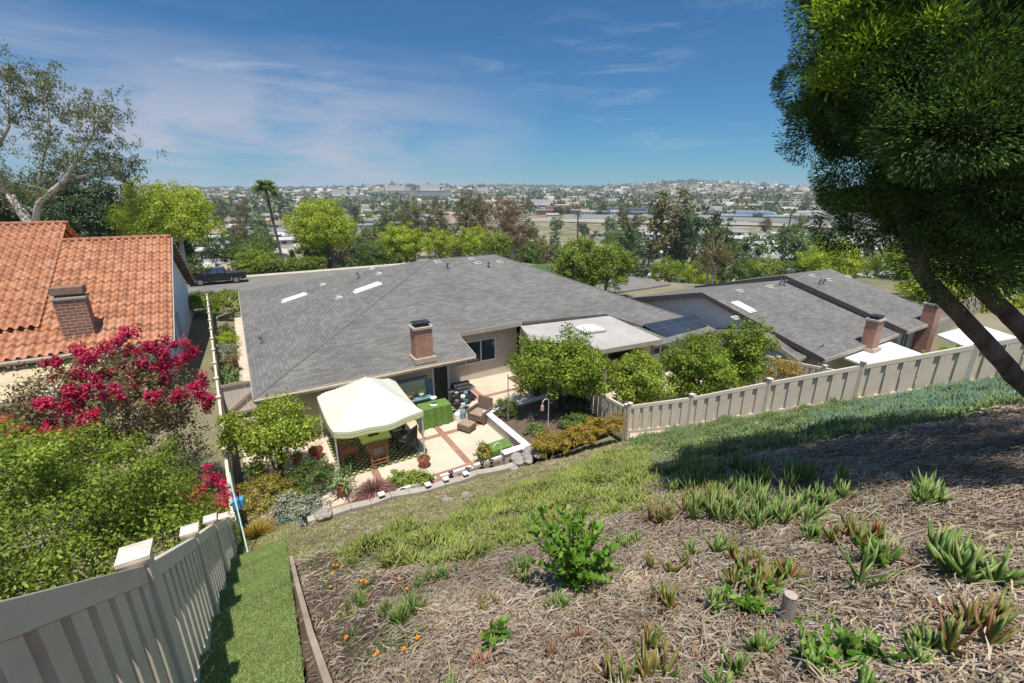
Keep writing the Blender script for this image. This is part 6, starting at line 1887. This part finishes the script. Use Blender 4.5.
LM_far = leafm('far_leaves', [(0.055, 0.08, 0.03), (0.08, 0.105, 0.04), (0.12, 0.135, 0.05), (0.14, 0.125, 0.06)], .7, 0.1)
tag(npmesh('far_woods', V, F, LM_far, None, (0, 0, 0)), 'wooded far side of the valley below the skyline', 'woods', kind='stuff')
n = 1500
r = g.uniform(640, 2900, n); a = g.uniform(-1.0, 1.0, n)
x, y = r * np.sin(a), r * np.cos(a); z = terrain(x, y)
l, w, hh = g.uniform(6, 12, n), g.uniform(4, 6, n), g.uniform(3, 7, n)
rot = g.uniform(-.6, .6, n) - a
c, s = np.cos(rot), np.sin(rot)
cor = [(-1, -1, 0), (1, -1, 0), (1, 1, 0), (-1, 1, 0), (-1, -1, 1), (1, -1, 1), (1, 1, 1), (-1, 1, 1), (-1, 0, 1.45), (1, 0, 1.45)]
V = np.stack([np.stack([x + c * l * p[0] - s * w * p[1], y + s * l * p[0] + c * w * p[1], z + hh * p[2] * 1.15], 1) for p in cor], 1).reshape(-1, 3)
b = (np.arange(n) * 10)[:, None]
F = np.concatenate([b + np.array([q]) for q in ([0, 1, 5, 4], [1, 2, 6, 5], [2, 3, 7, 6], [3, 0, 4, 7], [4, 5, 9, 8], [8, 9, 6, 7])])
M_fh = leafm('far_house_colours', [(0.36, 0.33, 0.29), (0.46, 0.44, 0.41), (0.24, 0.20, 0.16), (0.20, 0.20, 0.20), (0.32, 0.23, 0.17)], .9, 0)
tag(npmesh('far_houses', V, F, M_fh, None, (0, 0, 0)), 'pale houses scattered over the far wooded slope', 'houses', kind='stuff')
# ------------------------------------------------------------------ ice plant, litter and clumps on the slope
def to_xyz(u, v, z): return np.stack([u * CA - v * SA, u * SA + v * CA, z], 1)


def hill_n(u, v): return hill(u, v)


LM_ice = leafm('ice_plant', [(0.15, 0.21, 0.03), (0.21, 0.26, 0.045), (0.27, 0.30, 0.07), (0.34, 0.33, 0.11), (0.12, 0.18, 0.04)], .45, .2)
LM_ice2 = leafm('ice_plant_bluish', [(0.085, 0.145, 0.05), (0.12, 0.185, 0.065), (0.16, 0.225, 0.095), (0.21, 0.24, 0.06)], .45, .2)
LM_straw = leafm('dry_litter', [(0.29, 0.235, 0.17), (0.20, 0.155, 0.115), (0.40, 0.345, 0.265), (0.12, 0.09, 0.07), (0.32, 0.29, 0.26), (0.23, 0.115, 0.06), (0.075, 0.055, 0.045), (0.34, 0.275, 0.175)], .85, .1)
LM_dryg = leafm('dry_grass', [(0.34, 0.30, 0.13), (0.26, 0.25, 0.09), (0.18, 0.21, 0.06), (0.40, 0.35, 0.19)], .8, .2)
LM_clump = leafm('succulent_fingers', [(0.085, 0.16, 0.03), (0.13, 0.21, 0.045), (0.19, 0.26, 0.07), (0.26, 0.29, 0.10)], .4, .25)
LM_clumpr = leafm('succulent_red_tips', [(0.12, 0.16, 0.035), (0.20, 0.19, 0.045), (0.27, 0.12, 0.06), (0.15, 0.20, 0.04)], .4, .25)
LM_deadred = leafm('dead_succulent', [(0.20, 0.10, 0.06), (0.26, 0.14, 0.08), (0.15, 0.075, 0.05), (0.32, 0.21, 0.13)], .7, .1)


def sample_poly(n, poly, g):
    us_, vs_ = [p[0] for p in poly], [p[1] for p in poly]
    u = g.uniform(min(us_) - .3, max(us_) + .3, n); v = g.uniform(min(vs_) - .3, max(vs_) + .3, n)
    ju, jv = jitter_uv(u, v); k = in_poly(ju, jv, poly) & (beyond_fence(u, v) < -0.05)
    return u[k], v[k]


g = np.random.default_rng(8)
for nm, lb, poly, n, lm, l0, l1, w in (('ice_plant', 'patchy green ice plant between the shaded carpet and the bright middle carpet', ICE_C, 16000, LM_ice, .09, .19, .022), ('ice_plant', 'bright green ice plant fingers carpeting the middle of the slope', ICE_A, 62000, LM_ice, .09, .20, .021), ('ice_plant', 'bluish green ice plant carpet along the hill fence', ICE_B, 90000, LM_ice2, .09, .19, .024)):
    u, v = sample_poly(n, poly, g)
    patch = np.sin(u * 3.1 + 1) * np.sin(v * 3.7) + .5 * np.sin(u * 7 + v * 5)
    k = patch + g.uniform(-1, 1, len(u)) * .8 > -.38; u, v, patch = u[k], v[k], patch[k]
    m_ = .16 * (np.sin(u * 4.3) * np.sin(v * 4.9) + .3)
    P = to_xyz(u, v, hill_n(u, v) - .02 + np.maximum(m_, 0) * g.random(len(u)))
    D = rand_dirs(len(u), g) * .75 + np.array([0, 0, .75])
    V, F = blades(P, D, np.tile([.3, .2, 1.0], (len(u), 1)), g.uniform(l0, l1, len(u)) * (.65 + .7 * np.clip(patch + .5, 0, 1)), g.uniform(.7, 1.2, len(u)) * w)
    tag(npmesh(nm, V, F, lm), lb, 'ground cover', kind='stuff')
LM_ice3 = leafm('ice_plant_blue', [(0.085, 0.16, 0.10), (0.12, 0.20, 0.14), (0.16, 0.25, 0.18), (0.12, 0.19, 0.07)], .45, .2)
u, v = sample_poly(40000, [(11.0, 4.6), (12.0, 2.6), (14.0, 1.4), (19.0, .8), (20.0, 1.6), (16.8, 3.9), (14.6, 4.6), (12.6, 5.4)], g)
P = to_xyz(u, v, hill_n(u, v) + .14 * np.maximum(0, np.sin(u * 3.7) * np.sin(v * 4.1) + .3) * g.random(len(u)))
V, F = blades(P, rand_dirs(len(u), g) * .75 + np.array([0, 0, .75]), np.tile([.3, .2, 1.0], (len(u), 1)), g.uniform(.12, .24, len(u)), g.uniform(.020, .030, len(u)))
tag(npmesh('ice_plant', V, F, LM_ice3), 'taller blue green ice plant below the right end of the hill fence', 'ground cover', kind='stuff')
# scattered green shoots coming up through the litter
n = 26000; u = g.uniform(.3, 7.5, n); v = g.uniform(-.5, 6, n)
pk = np.sin(u * 2.9 + 1.7) * np.sin(v * 3.3 + .5) + .7 * np.sin(u * 6.7 + v * 2.1) * np.sin(v * 5.9 - u)
k = (pk > .40) & (beyond_fence(u, v) < -.3); u, v = u[k], v[k]
P = to_xyz(u, v, hill_n(u, v) - .01)
V, F = blades(P, rand_dirs(len(u), g) * .7 + np.array([0, 0, .75]), np.tile([.3, .2, 1.0], (len(u), 1)), g.uniform(.04, .12, len(u)), g.uniform(.006, .015, len(u)))
tag(npmesh('green_shoots', V, F, LM_ice), 'small green shoots scattered through the dry litter', 'weeds', kind='stuff')
# short dry grass band above the retaining wall
u, v = sample_poly(52000, DRY, g)
P = to_xyz(u, v, hill_n(u, v) - .01)
V, F = leaf_quads(P, rand_dirs(len(u), g), rand_dirs(len(u), g) * .8 + np.array([0, 0, .6]), g.uniform(.05, .11, len(u)), g.uniform(.008, .016, len(u)), .1)
tag(npmesh('dry_grass', V, F, LM_dryg), 'short dry yellowish grass above the retaining wall', 'dry grass', kind='stuff')
# dead litter: curled ribbons lying over the near slope
n = 380000
r = np.exp(g.uniform(math.log(1.5), math.log(15), n)); a = g.uniform(-.95, 1.05, n)
x, y = r * np.sin(a), r * np.cos(a); u, v = to_uv(x, y)
ju, jv = jitter_uv(u, v)
ok = (u > .02) & (v > -6) & (v < 12.3) & (beyond_fence(u, v) < -.05)
ingreen = in_poly(ju, jv, ICE_A) | in_poly(ju, jv, ICE_B); indry = in_poly(ju, jv, DRY); insoil = in_poly(ju, jv, SOIL)
ok &= ~(ingreen & (g.random(n) < .75)) & ~(indry & (g.random(n) < .8)) & ~(insoil & (g.random(n) < .85))
pt_ = np.sin(u * 2.7 + v) * np.sin(v * 2.2 - u * .6) + .6 * np.sin(u * 6.1) * np.sin(v * 5.3 + u)
ok &= pt_ + g.uniform(-1.1, 1.1, n) > -.75
u, v, r = u[ok], v[ok], r[ok]; n = len(u)
ln = g.uniform(.035, .13, n) * np.where(g.random(n) < .06, 2.2, 1); wd = np.maximum(g.uniform(.002, .006, n) * np.where(g.random(n) < .02, 2, 1), r * .0008)
pile = .05 * np.maximum(0, np.sin(u * 3.3) * np.sin(v * 3.9))
P0 = to_xyz(u, v, hill_n(u, v) + g.random(n) * .035 + pile)
a = g.uniform(0, 6.28, n); dr = np.stack([np.cos(a), np.sin(a), g.normal(0, .28, n)], 1)
slope = np.array([0.56 * SA * 1.0, -0.56 * CA, 0]); dr[:, 2] += dr[:, 0] * (0.56 * SA - .08 * CA * 0) + dr[:, 1] * (-0.56 * CA)
S = norm(np.cross(dr, rand_dirs(n, g) * .5 + np.array([0, 0, 1]))) * wd[:, None]
bend = rand_dirs(n, g) * (ln * .22)[:, None]; bend[:, 2] = np.abs(bend[:, 2])
P1 = P0 + dr * (ln * .5)[:, None] + bend; P2 = P0 + dr * ln[:, None]
V = np.stack([P0 - S * .5, P0 + S * .5, P1 + S, P1 - S, P2 + S * .3, P2 - S * .3], 1).reshape(-1, 3)
q = (np.arange(n) * 6)[:, None]
F = np.concatenate([q + np.array([[0, 1, 2, 3]]), q + np.array([[3, 2, 4, 5]])])
tag(npmesh('dead_litter', V, F, LM_straw), 'tangled dead stems and straw covering the dry slope', 'dead litter', kind='stuff')
# longer grey twigs
n = 2600
r = np.exp(g.uniform(math.log(1.6), math.log(9), n)); a = g.uniform(-.6, 1.0, n); u, v = to_uv(r * np.sin(a), r * np.cos(a))
ok = (u > .5) & (v < 6.5) & (beyond_fence(u, v) < -.2); u, v = u[ok], v[ok]
m = MB(Matrix.Identity(4))
for a, b in zip(u, v):
    th = rnd.uniform(0, 6.28); l = rnd.uniform(.12, .38); p = L(a, b, hz(a, b) + rnd.uniform(.005, .04)); pts = [p]
    for k in range(3):
        th += rnd.uniform(-.7, .7); du, dv = math.cos(th) * l / 3, math.sin(th) * l / 3; a += du; b += dv
        pts.append(L(a, b, hz(a, b) + rnd.uniform(.005, .06)))
    w = rnd.uniform(.002, .006); m.tube(pts, [w, w, w * .8, w * .4], 4, False)
tag(m.build('dead_twigs', plain('grey_twig', (0.42, 0.37, 0.31), (0.24, 0.20, 0.16), 9, .9)), 'grey curled dead twigs scattered over the near slope', 'dead twigs', kind='stuff')


def clump(name, label, u, v, r, h, n, lm, seed, spread=.8, w=.02, dead=0, cat='succulent', group=None):
    """a rosette of thick pointed fingers, optionally with dead lower leaves"""
    z = hz(u, v); root = thing(name, L(u, v, z), label, cat, group, 0)
    g = np.random.default_rng(seed)
    k = max(1, int(n / 14)); cen = np.stack([g.normal(0, r * .42, k), g.normal(0, r * .42, k)], 1)
    i = g.integers(0, k, n)
    cu, cv = u + cen[i, 0], v + cen[i, 1]
    P = to_xyz(cu, cv, hill_n(cu, cv) + g.random(n) * h * .25)
    a = g.uniform(0, 6.28, n); t = g.random(n)
    D = np.stack([np.cos(a) * t * spread, np.sin(a) * t * spread, 1.05 - .5 * t], 1)
    V, F = blades(P, D, np.tile([0.0, 0, 1.0], (n, 1)) + D * .01 - np.stack([np.cos(a), np.sin(a), a * 0], 1) * .5, h * g.uniform(.55, 1.05, n), w * g.uniform(.75, 1.2, n))
    npmesh('leaves', V, F, lm, root)
    if dead:
        a = g.uniform(0, 6.28, dead); rr_ = r * g.uniform(.2, 1.05, dead)
        du, dv = u + np.cos(a) * rr_ * .6, v + np.sin(a) * rr_ * .6
        P = to_xyz(du, dv, hill_n(du, dv) + .015); aa_ = a + A
        D = np.stack([np.cos(aa_), np.sin(aa_), g.uniform(-.35, .25, dead)], 1)
        V, F = leaf_quads(P, np.tile([0, 0, 1.0], (dead, 1)) + g.normal(size=(dead, 3)) * .5, D, h * g.uniform(.4, .8, dead), w * .8, .4)
        npmesh('dead_leaves', V, F, LM_deadred, root)
    return root


CL = [(4.58, 2.49, .40, .30, 130, LM_clump, .020, 26, 'broad pale green finger leaved clump left of the shaded ground'),
      (4.42, 1.95, .28, .26, 90, LM_clump, .020, 24, 'finger leaved clump with orange dead leaves just below the broad pale one'),
      (4.15, 1.2, .17, .20, 44, LM_clumpr, .022, 16, 'small yellow green rosette above the big clump on the right'),
      (3.95, 1.4, .12, .16, 26, LM_clump, .022, 8, 'tiny green rosette left of the small yellow green one'),
      (3.85, .62, .30, .24, 70, LM_clump, .034, 22, 'dark broad leaved clump in the half shade at the right'),
      (6.0, 2.5, .45, .30, 110, LM_clump, .024, 10, 'dark green finger leaved clump at the edge of the tree shadow'),
      (2.9, 2.1, .13, .17, 26, LM_clumpr, .022, 8, 'small rosette right of the leafy green shrub'),
      (2.36, 1.7, .12, .17, 24, LM_clumpr, .022, 10, 'small pointed rosette below the leafy green shrub'),
      (1.76, 1.35, .20, .22, 44, LM_clumpr, .024, 22, 'yellow tipped rosette with brown dead leaves near the photo bottom'),
      (.82, 3.35, .20, .20, 80, LM_clump, .012, 6, 'dense grassy green tuft among the orange flowers'),
      (3.05, 1.42, .22, .20, 60, LM_clumpr, .030, 18, 'green clump with brown dead rosette beside the grey stump'),
      (2.35, .78, .26, .16, 60, LM_clump, .034, 14, 'low leafy green clump at the bottom right of centre'),
      (3.1, .3, .28, .20, 46, LM_clumpr, .020, 60, 'reddish dying clump at the right edge foreground'),
      (1.08, 2.05, .16, .12, 36, LM_deadred, .018, 26, 'small crimson and rust rosette near the photo bottom'),
      (4.8, 3.1, .22, .24, 50, LM_clumpr, .022, 10, 'yellow green rosette cluster at the lower edge of the ice plant'),
      (4.1, 3.1, .25, .22, 60, LM_clumpr, .022, 14, 'red tinged rosette cluster right above the leafy green shrub'),
      (2.56, 1.4, .14, .18, 28, LM_clump, .022, 8, 'small green rosette left of the grey stump'),
      (.62, 1.95, .18, .15, 60, LM_clump, .012, 10, 'grassy green tuft at the bottom edge left of the crimson rosette'),
      (3.3, 2.9, .16, .18, 36, LM_clump, .020, 8, 'green rosette between the leafy shrub and the red tinged cluster'),
      (5.2, 2.9, .20, .20, 46, LM_clump, .02, 10, 'green rosette above the broad pale green clump'),
      (3.35, .95, .10, .34, 8, LM_clump, .020, 4, 'few tall sword shaped leaves standing left of the dark clump'),
      (2.0, 3.25, .2, .17, 50, LM_clump, .015, 6, 'green tuft left above the leafy green shrub'),
      (1.35, 3.9, .2, .17, 60, LM_clump, .014, 6, 'green tuft at the lower left tip of the ice plant'),
      (.5, 4.1, .14, .16, 46, LM_clump, .011, 4, 'thin green tuft near the upper orange flowers'),
      (6.6, 3.6, .35, .26, 90, LM_clump, .022, 10, 'dark finger leaved clump deeper in the tree shadow'),
      (1.35, 2.75, .13, .13, 30, LM_clumpr, .018, 14, 'small red tinged rosette between the orange flowers and the leafy shrub'),
      (1.75, 2.2, .12, .14, 24, LM_clump, .018, 10, 'small green rosette left below the leafy green shrub'),
      (1.6, 1.75, .14, .12, 20, LM_deadred, .016, 26, 'rust coloured dead rosette below the leafy green shrub'),
      (3.5, 2.1, .18, .17, 40, LM_clump, .020, 14, 'green rosette right of the small pointed ones in mid slope'),
      (3.3, 1.75, .14, .14, 24, LM_clumpr, .020, 18, 'rusty green rosette just above the grey stump'),
      (5.3, 1.9, .26, .22, 60, LM_clump, .022, 12, 'green rosette at the sunlit edge of the tree shadow on the right'),
      (5.5, 1.1, .28, .22, 60, LM_clump, .026, 16, 'half shaded clump at the right edge above the dark broad leaved one'),
      (2.0, .95, .16, .14, 30, LM_clump, .022, 10, 'small green clump at the photo bottom right of the yellow tipped rosette'),
      (2.7, .45, .18, .14, 34, LM_clump, .024, 14, 'low green clump at the bottom edge below the dying reddish one'),
      (5.6, 3.9, .30, .22, 80, LM_clump, .022, 8, 'broad green clump between the middle and shaded ice plant carpets'),
      (6.3, 4.6, .30, .22, 80, LM_clump, .022, 8, 'broad green clump farther along between the two ice plant carpets'),
      (3.0, 3.35, .20, .17, 46, LM_clumpr, .020, 10, 'red tipped cluster at the lower fringe of the bright ice plant')]
for k, (u, v, r, h_, n, lm, w, dd, lb) in enumerate(CL):
    clump('succulent_clump', lb, u, v, r * 1.35, h_ * 1.3, int(n * 1.7), lm, 400 + k, w=w * 1.15, dead=dd, group='succulent clumps on the slope')

# broad leaved green shrub in the middle foreground
LM_glossy = leafm('glossy_leaves', [(0.055, 0.145, 0.012), (0.085, 0.20, 0.018), (0.13, 0.26, 0.03), (0.20, 0.29, 0.04)], .5, .35, spec=.25)


def leafy(u, v, n_st, sp, h0, h1, per, seed, label, name='leafy_shrub', ls=1.0):
    z = hz(u, v)
    root = thing(name, L(u, v, z), label, 'shrub' if name == 'leafy_shrub' else 'plant', None, 0)
    g = np.random.default_rng(seed); base = np.array(L(u, v, z))
    m = MB(Matrix.Identity(4)); Vs, Fs, o_ = [], [], 0
    for k in range(n_st):
        a = g.uniform(0, 6.28); t = g.random() ** .6 * sp; hgt = g.uniform(h0, h1)
        tip = base + np.array([math.cos(a) * t, math.sin(a) * t, hgt])
        midp = base + np.array([math.cos(a) * t * .4, math.sin(a) * t * .4, hgt * .55])
        m.tube([tuple(base), tuple(midp), tuple(tip)], [.008, .006, .003], 5)
        n = per; q = g.random(n) ** .7
        P = base + (midp - base) * (q * 2).clip(0, 1)[:, None] + (tip - midp) * ((q - .5) * 2).clip(0, 1)[:, None]
        D = rand_dirs(n, g); D[:, 2] = np.abs(D[:, 2]) * .8 + .25
        V, F = leaf_quads(P, rand_dirs(n, g) * .6 + np.array([0, -.3, .8]), D, g.uniform(.055, .10, n) * ls, g.uniform(.032, .052, n) * ls, .18)
        Vs.append(V); Fs.append(F + o_); o_ += len(V)
    m.build('stems', M_bark, root)
    npmesh('foliage', np.concatenate(Vs), np.concatenate(Fs), LM_glossy, root)


leafy(2.16, 2.5, 56, .42, .28, .74, 24, 12, 'glossy broad leaved green shrub standing alone in the foreground')
for k, (u, v, lb) in enumerate(((2.95, 1.28, 'low leafy green plant growing behind the grey stump'), (2.62, 1.25, 'small leafy plant left of the grey stump'), (2.42, .72, 'leafy green plant at the photo bottom right of centre'), (2.55, .55, 'leafy plant right of the one at the photo bottom'), (3.7, .95, 'dark leafy plant beside the dark broad leaved clump'), (1.2, 2.2, 'small leafy plant by the crimson rosette at the photo bottom'))):
    leafy(u, v, 12, .17, .06, .20, 12, 40 + k, lb, 'leafy_plant', .8)

# cut stump
u, v = 2.70, 1.02; z = hz(u, v)
root = thing('stump', L(u, v, z), 'short grey sawn off wooden stump beside the brown rosette', 'stump', None, 0)
m = MB(Matrix.Translation(L(u, v, z))); m.tube([(0, 0, -.05), (.006, 0, .12), (0, .006, .235)], [.050, .043, .041], 14, True, .05); m.build('bark', plain('weathered_wood', (0.30, 0.26, 0.22), (0.18, 0.15, 0.125), 20, .95, .4, stretch=(1, 1, .2)), root)
m = MB(Matrix.Translation(L(u, v, z))); m.tube([(0, 0, .2355), (0, 0, .238)], [.038, .038], 14); m.build('cut_face', plain('cut_wood', (0.42, 0.36, 0.29), None, 30, .9), root)
# orange flowers in the soil strip
M_or = leafm('orange_petals', [(0.72, 0.22, 0.01), (0.78, 0.33, 0.015), (0.65, 0.15, 0.01)], .5, .2)
FL = [(.48, 2.89, 'bright orange flower nearest the photo bottom'), (.66, 2.74, 'orange flower just right of the nearest one'), (.34, 3.36, 'orange flower left of the grassy green tuft'), (.72, 4.44, 'orange flowering plant above the grassy tuft'), (.34, 5.03, 'yellow orange flowering plant in the middle of the soil strip'), (1.02, 3.93, 'small orange flower by the ice plant tip'), (.22, 6.3, 'orange flowering plant at the top of the timber edging'), (.5, 6.0, 'golden flowering plant right of the top one'), (.62, 5.2, 'orange flower cluster right of the middle plant')]
for k, (u, v, lb) in enumerate(FL):
    z = hz(u, v); root = thing('flower_plant', L(u, v, z), lb, 'flower', 'orange flowers in the soil strip', 0)
    g = np.random.default_rng(500 + k); b = np.array(L(u, v, z))
    n = 90; P = b + np.stack([g.normal(0, .07, n), g.normal(0, .07, n), g.random(n) * .05], 1)
    V, F = blades(P, rand_dirs(n, g) * .7 + np.array([0, 0, .7]), np.tile([.2, .1, 1.0], (n, 1)), g.uniform(.05, .10, n), .007 * np.ones(n)); npmesh('leaves', V, F, LM_mix, root)
    for q in range(1 + (k % 2)):
        c = b + np.array([g.normal(0, .06), g.normal(0, .06), g.uniform(.09, .13)])
        m = MB(Matrix.Identity(4)); m.tube([tuple(b), tuple(c)], .003, 4); st = m.build('stalk', M_bark, root)
        n = 26; a = np.linspace(0, 12.56, n); D = np.stack([np.cos(a), np.sin(a), np.where(a > 6.28, .8, .15)], 1)
        V, F = leaf_quads(np.tile(c, (n, 1)), np.tile([0, 0, 1.0], (n, 1)), D, .021 * np.ones(n), .010, .1); npmesh('petals', V, F, M_or, st)
for k, (u, v, r) in enumerate(((.45, 2.15, .10), (.75, 2.5, .08), (1.9, 4.9, .07), (3.4, 8.6, .12), (4.0, 8.9, .10))):
    rock(u, v, hz(u, v) - .03, r, M_rock, ('flat grey stone at the photo bottom by the orange flowers', 'small grey stone below the grassy tuft', 'small pale stone in the ice plant', 'larger flat pale stone in the dry grass band', 'flat pale stone right of the larger one')[k], 60 + k, None, (1.3, 1, .5))

# ------------------------------------------------------------------ leaning conifer on the right
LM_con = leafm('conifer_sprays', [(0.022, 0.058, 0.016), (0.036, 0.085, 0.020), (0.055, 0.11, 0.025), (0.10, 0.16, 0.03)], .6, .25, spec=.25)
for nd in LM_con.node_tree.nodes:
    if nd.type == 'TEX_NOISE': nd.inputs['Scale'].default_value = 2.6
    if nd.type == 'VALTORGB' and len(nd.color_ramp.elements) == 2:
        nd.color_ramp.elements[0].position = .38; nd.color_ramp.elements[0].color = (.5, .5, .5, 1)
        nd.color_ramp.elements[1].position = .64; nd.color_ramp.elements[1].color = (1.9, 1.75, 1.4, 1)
root = thing('conifer', (7.0, 4.9, 6.9), 'big dark green conifer with leaning trunks overhanging the slope on the right', 'tree', None, 0)


def bark_tube(pts, rad, name='trunk'):
    m = MB(Matrix.Identity(4)); P_ = [Vector(p) for p in pts]; out, rr_ = [], []
    for k in range(len(P_) - 1):
        for t in np.linspace(0, 1, 7)[:-1]:
            out.append(P_[k].lerp(P_[k + 1], t)); rr_.append(rad[k] + (rad[k + 1] - rad[k]) * t)
    out.append(P_[-1]); rr_.append(rad[-1])
    out = [p + Vector((rnd.gauss(0, 1), rnd.gauss(0, 1), rnd.gauss(0, 1))) * r_ * .05 for p, r_ in zip(out, rr_)]
    m.tube(out, rr_, 20, True, .07)
    return m.build(name, M_bark_grey, root, True)


bark_tube([(7.25, 4.75, 6.75), (6.75, 4.95, 7.25), (6.1, 5.0, 7.72), (5.3, 5.0, 8.4), (4.55, 5.0, 9.02), (4.2, 5.1, 9.7), (4.3, 5.3, 11.0), (4.6, 5.4, 12.4)], [.17, .12, .095, .088, .082, .075, .06, .04])
bark_tube([(7.6, 5.0, 6.9), (6.7, 5.05, 7.8), (5.75, 5.05, 8.52), (5.2, 5.05, 8.93), (5.02, 5.1, 9.35), (5.05, 5.3, 10.2), (5.4, 5.4, 11.8), (5.8, 5.5, 13.4)], [.17, .11, .090, .083, .078, .075, .06, .04])
bark_tube([(7.9, 4.9, 7.0), (6.5, 4.6, 8.9), (5.7, 4.3, 9.7), (5.45, 4.1, 10.7), (5.6, 4.2, 12.2), (6.2, 4.4, 13.6)], [.20, .13, .11, .10, .09, .05])
bark_tube([(5.45, 4.1, 10.7), (4.6, 4.0, 11.2), (3.9, 4.1, 11.5)], [.09, .06, .03], 'limb')
bark_tube([(5.02, 5.1, 9.4), (4.4, 4.6, 9.9), (3.7, 4.5, 10.4)], [.06, .045, .02], 'limb')
bark_tube([(5.2, 5.05, 8.93), (5.8, 4.6, 9.3), (6.8, 4.4, 9.4)], [.06, .04, .02], 'limb')
g = np.random.default_rng(21)
C0 = np.array([6.1, 5.1, 11.75]); RD = np.array([2.85, 2.35, 3.25])
d = rand_dirs(210, g)
lob = C0 + d * RD * (0.62 + .42 * g.random((210, 1)) ** .5)
extra = C0 + rand_dirs(40, g) * RD * .5
lob = np.concatenate([lob, extra])
# narrower towards the top, so that the lower boughs reach out into the light
f_ = 1 - .12 * np.clip((lob[:, 2] - 11.6) / 3.2, 0, 1)
lob[:, :2] = C0[:2] + (lob[:, :2] - C0[:2]) * f_[:, None]
# the crown is cut away below toward the right, where the trunks and bare twigs show
under = (lob[:, 2] < 9.75 + np.clip((lob[:, 0] - 5.6) * .25, -0.35, 1.0)) & (lob[:, 0] > 4.7)
lob = lob[~under]
gap = ((lob[:, 0] > 4.5) & (lob[:, 1] < 4.5) & (lob[:, 2] > 9.9) & (lob[:, 2] < 11.5))
lob = lob[~(gap & (g.random(len(lob)) < .85))]
fill = np.stack([g.uniform(3.5, 5.6, 150), g.uniform(4.0, 5.6, 150), g.uniform(9.3, 11.2, 150)], 1)
lob = np.concatenate([lob, np.stack([g.uniform(3.15, 4.3, 34), g.uniform(4.7, 5.6, 34), g.uniform(10.7, 12.3, 34)], 1), fill[fill[:, 2] > 10.35 - (fill[:, 0] - 3.4) * .62]])
LR = g.uniform(.30, .60, len(lob)); per = 2700
k = np.repeat(np.arange(len(lob)), per); n = len(k)
dd = rand_dirs(n, g)
out0 = norm(lob - C0)
tw = g.integers(0, 60, n)                                   # sprays gather in small fans inside each lobe
fan = rand_dirs(len(lob) * 60, g)[k * 60 + tw]
dd = norm(dd * .42 + fan + out0[k] * .25)
P = lob[k] + dd * (LR[k] * g.uniform(.25, 1.0, n) ** .35)[:, None] * np.array([1, 1, .85])
D = dd + rand_dirs(n, g) * .45 + np.array([0, 0, .12])
V, F = leaf_quads(P, rand_dirs(n, g), D, g.uniform(.030, .062, n), g.uniform(.008, .015, n), .15)
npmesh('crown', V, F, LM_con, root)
sun_c = np.stack([g.uniform(2.9, 3.5, 30), g.uniform(4.3, 4.9, 30), g.uniform(10.75, 12.0, 30)], 1)
sun_c[:, 1] += .35 * np.clip(3.5 - sun_c[:, 0], 0, 1)
k = np.repeat(np.arange(len(sun_c)), 300); n = len(k)
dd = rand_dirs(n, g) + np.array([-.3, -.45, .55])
P = sun_c[k] + norm(dd) * g.uniform(.03, .21, (n, 1)) * np.array([1.5, 1, .7])
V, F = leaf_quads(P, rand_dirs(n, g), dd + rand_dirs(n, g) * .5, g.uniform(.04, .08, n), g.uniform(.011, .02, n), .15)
npmesh('sun_tinted_sprays', V, F, leafm('conifer_sun_tint', [(0.13, 0.22, 0.018), (0.21, 0.31, 0.022), (0.30, 0.39, 0.03)], .6, .4), root)  # lime colour paints sunlight onto the upper left of the crown
m = MB(Matrix.Identity(4))
for p in lob[::2]:
    p = Vector(p); c = Vector((5.2 + (p.x - 5.2) * .35, 4.9 + (p.y - 4.9) * .3, min(p.z, 9.6 + (p.z - 9.6) * .55)))
    m.tube([c, c.lerp(p, .5) + Vector((rnd.gauss(0, .1), rnd.gauss(0, .1), -.08)), p], [.030, .018, .006], 6, False)
m.build('branches', M_bark_grey, root)
m = MB(Matrix.Identity(4))
for k in range(260):
    p = Vector((rnd.uniform(4.6, 6.6), rnd.uniform(3.4, 4.6), rnd.uniform(9.3, 11.6))); pts = [p]; dv = Vector((rnd.gauss(0, 1), rnd.gauss(0, 1), rnd.gauss(0, .8))).normalized()
    for q in range(4):
        dv = (dv + Vector((rnd.gauss(0, .5), rnd.gauss(0, .5), rnd.gauss(0, .5)))).normalized(); pts.append(pts[-1] + dv * rnd.uniform(.08, .16))
    m.tube(pts, [.008, .006, .005, .003, .002], 4, False)
m.build('bare_twigs', plain('bare_twig', (0.24, 0.18, 0.14), (0.13, 0.09, 0.07), 8, .9), root)

# ------------------------------------------------------------------ air
bpy.ops.mesh.primitive_cube_add(size=1, location=(0, 1700, -10))
hz_o = bpy.context.object; hz_o.name = 'haze'; hz_o.scale = (9000, 9400, 180)
hm = bpy.data.materials.new('haze'); hm.use_nodes = True
hn = hm.node_tree.nodes; hn.clear()
ho = hn.new('ShaderNodeOutputMaterial'); hv = hn.new('ShaderNodeVolumePrincipled')
hv.inputs['Color'].default_value = (0.72, 0.84, 1.0, 1)
hv.inputs['Density'].default_value = 0.00015
hm.node_tree.links.new(hv.outputs[0], ho.inputs['Volume'])
hz_o.data.materials.append(hm)
hz_o['kind'] = 'stuff'; hz_o['label'] = 'thin pale haze over the whole valley'
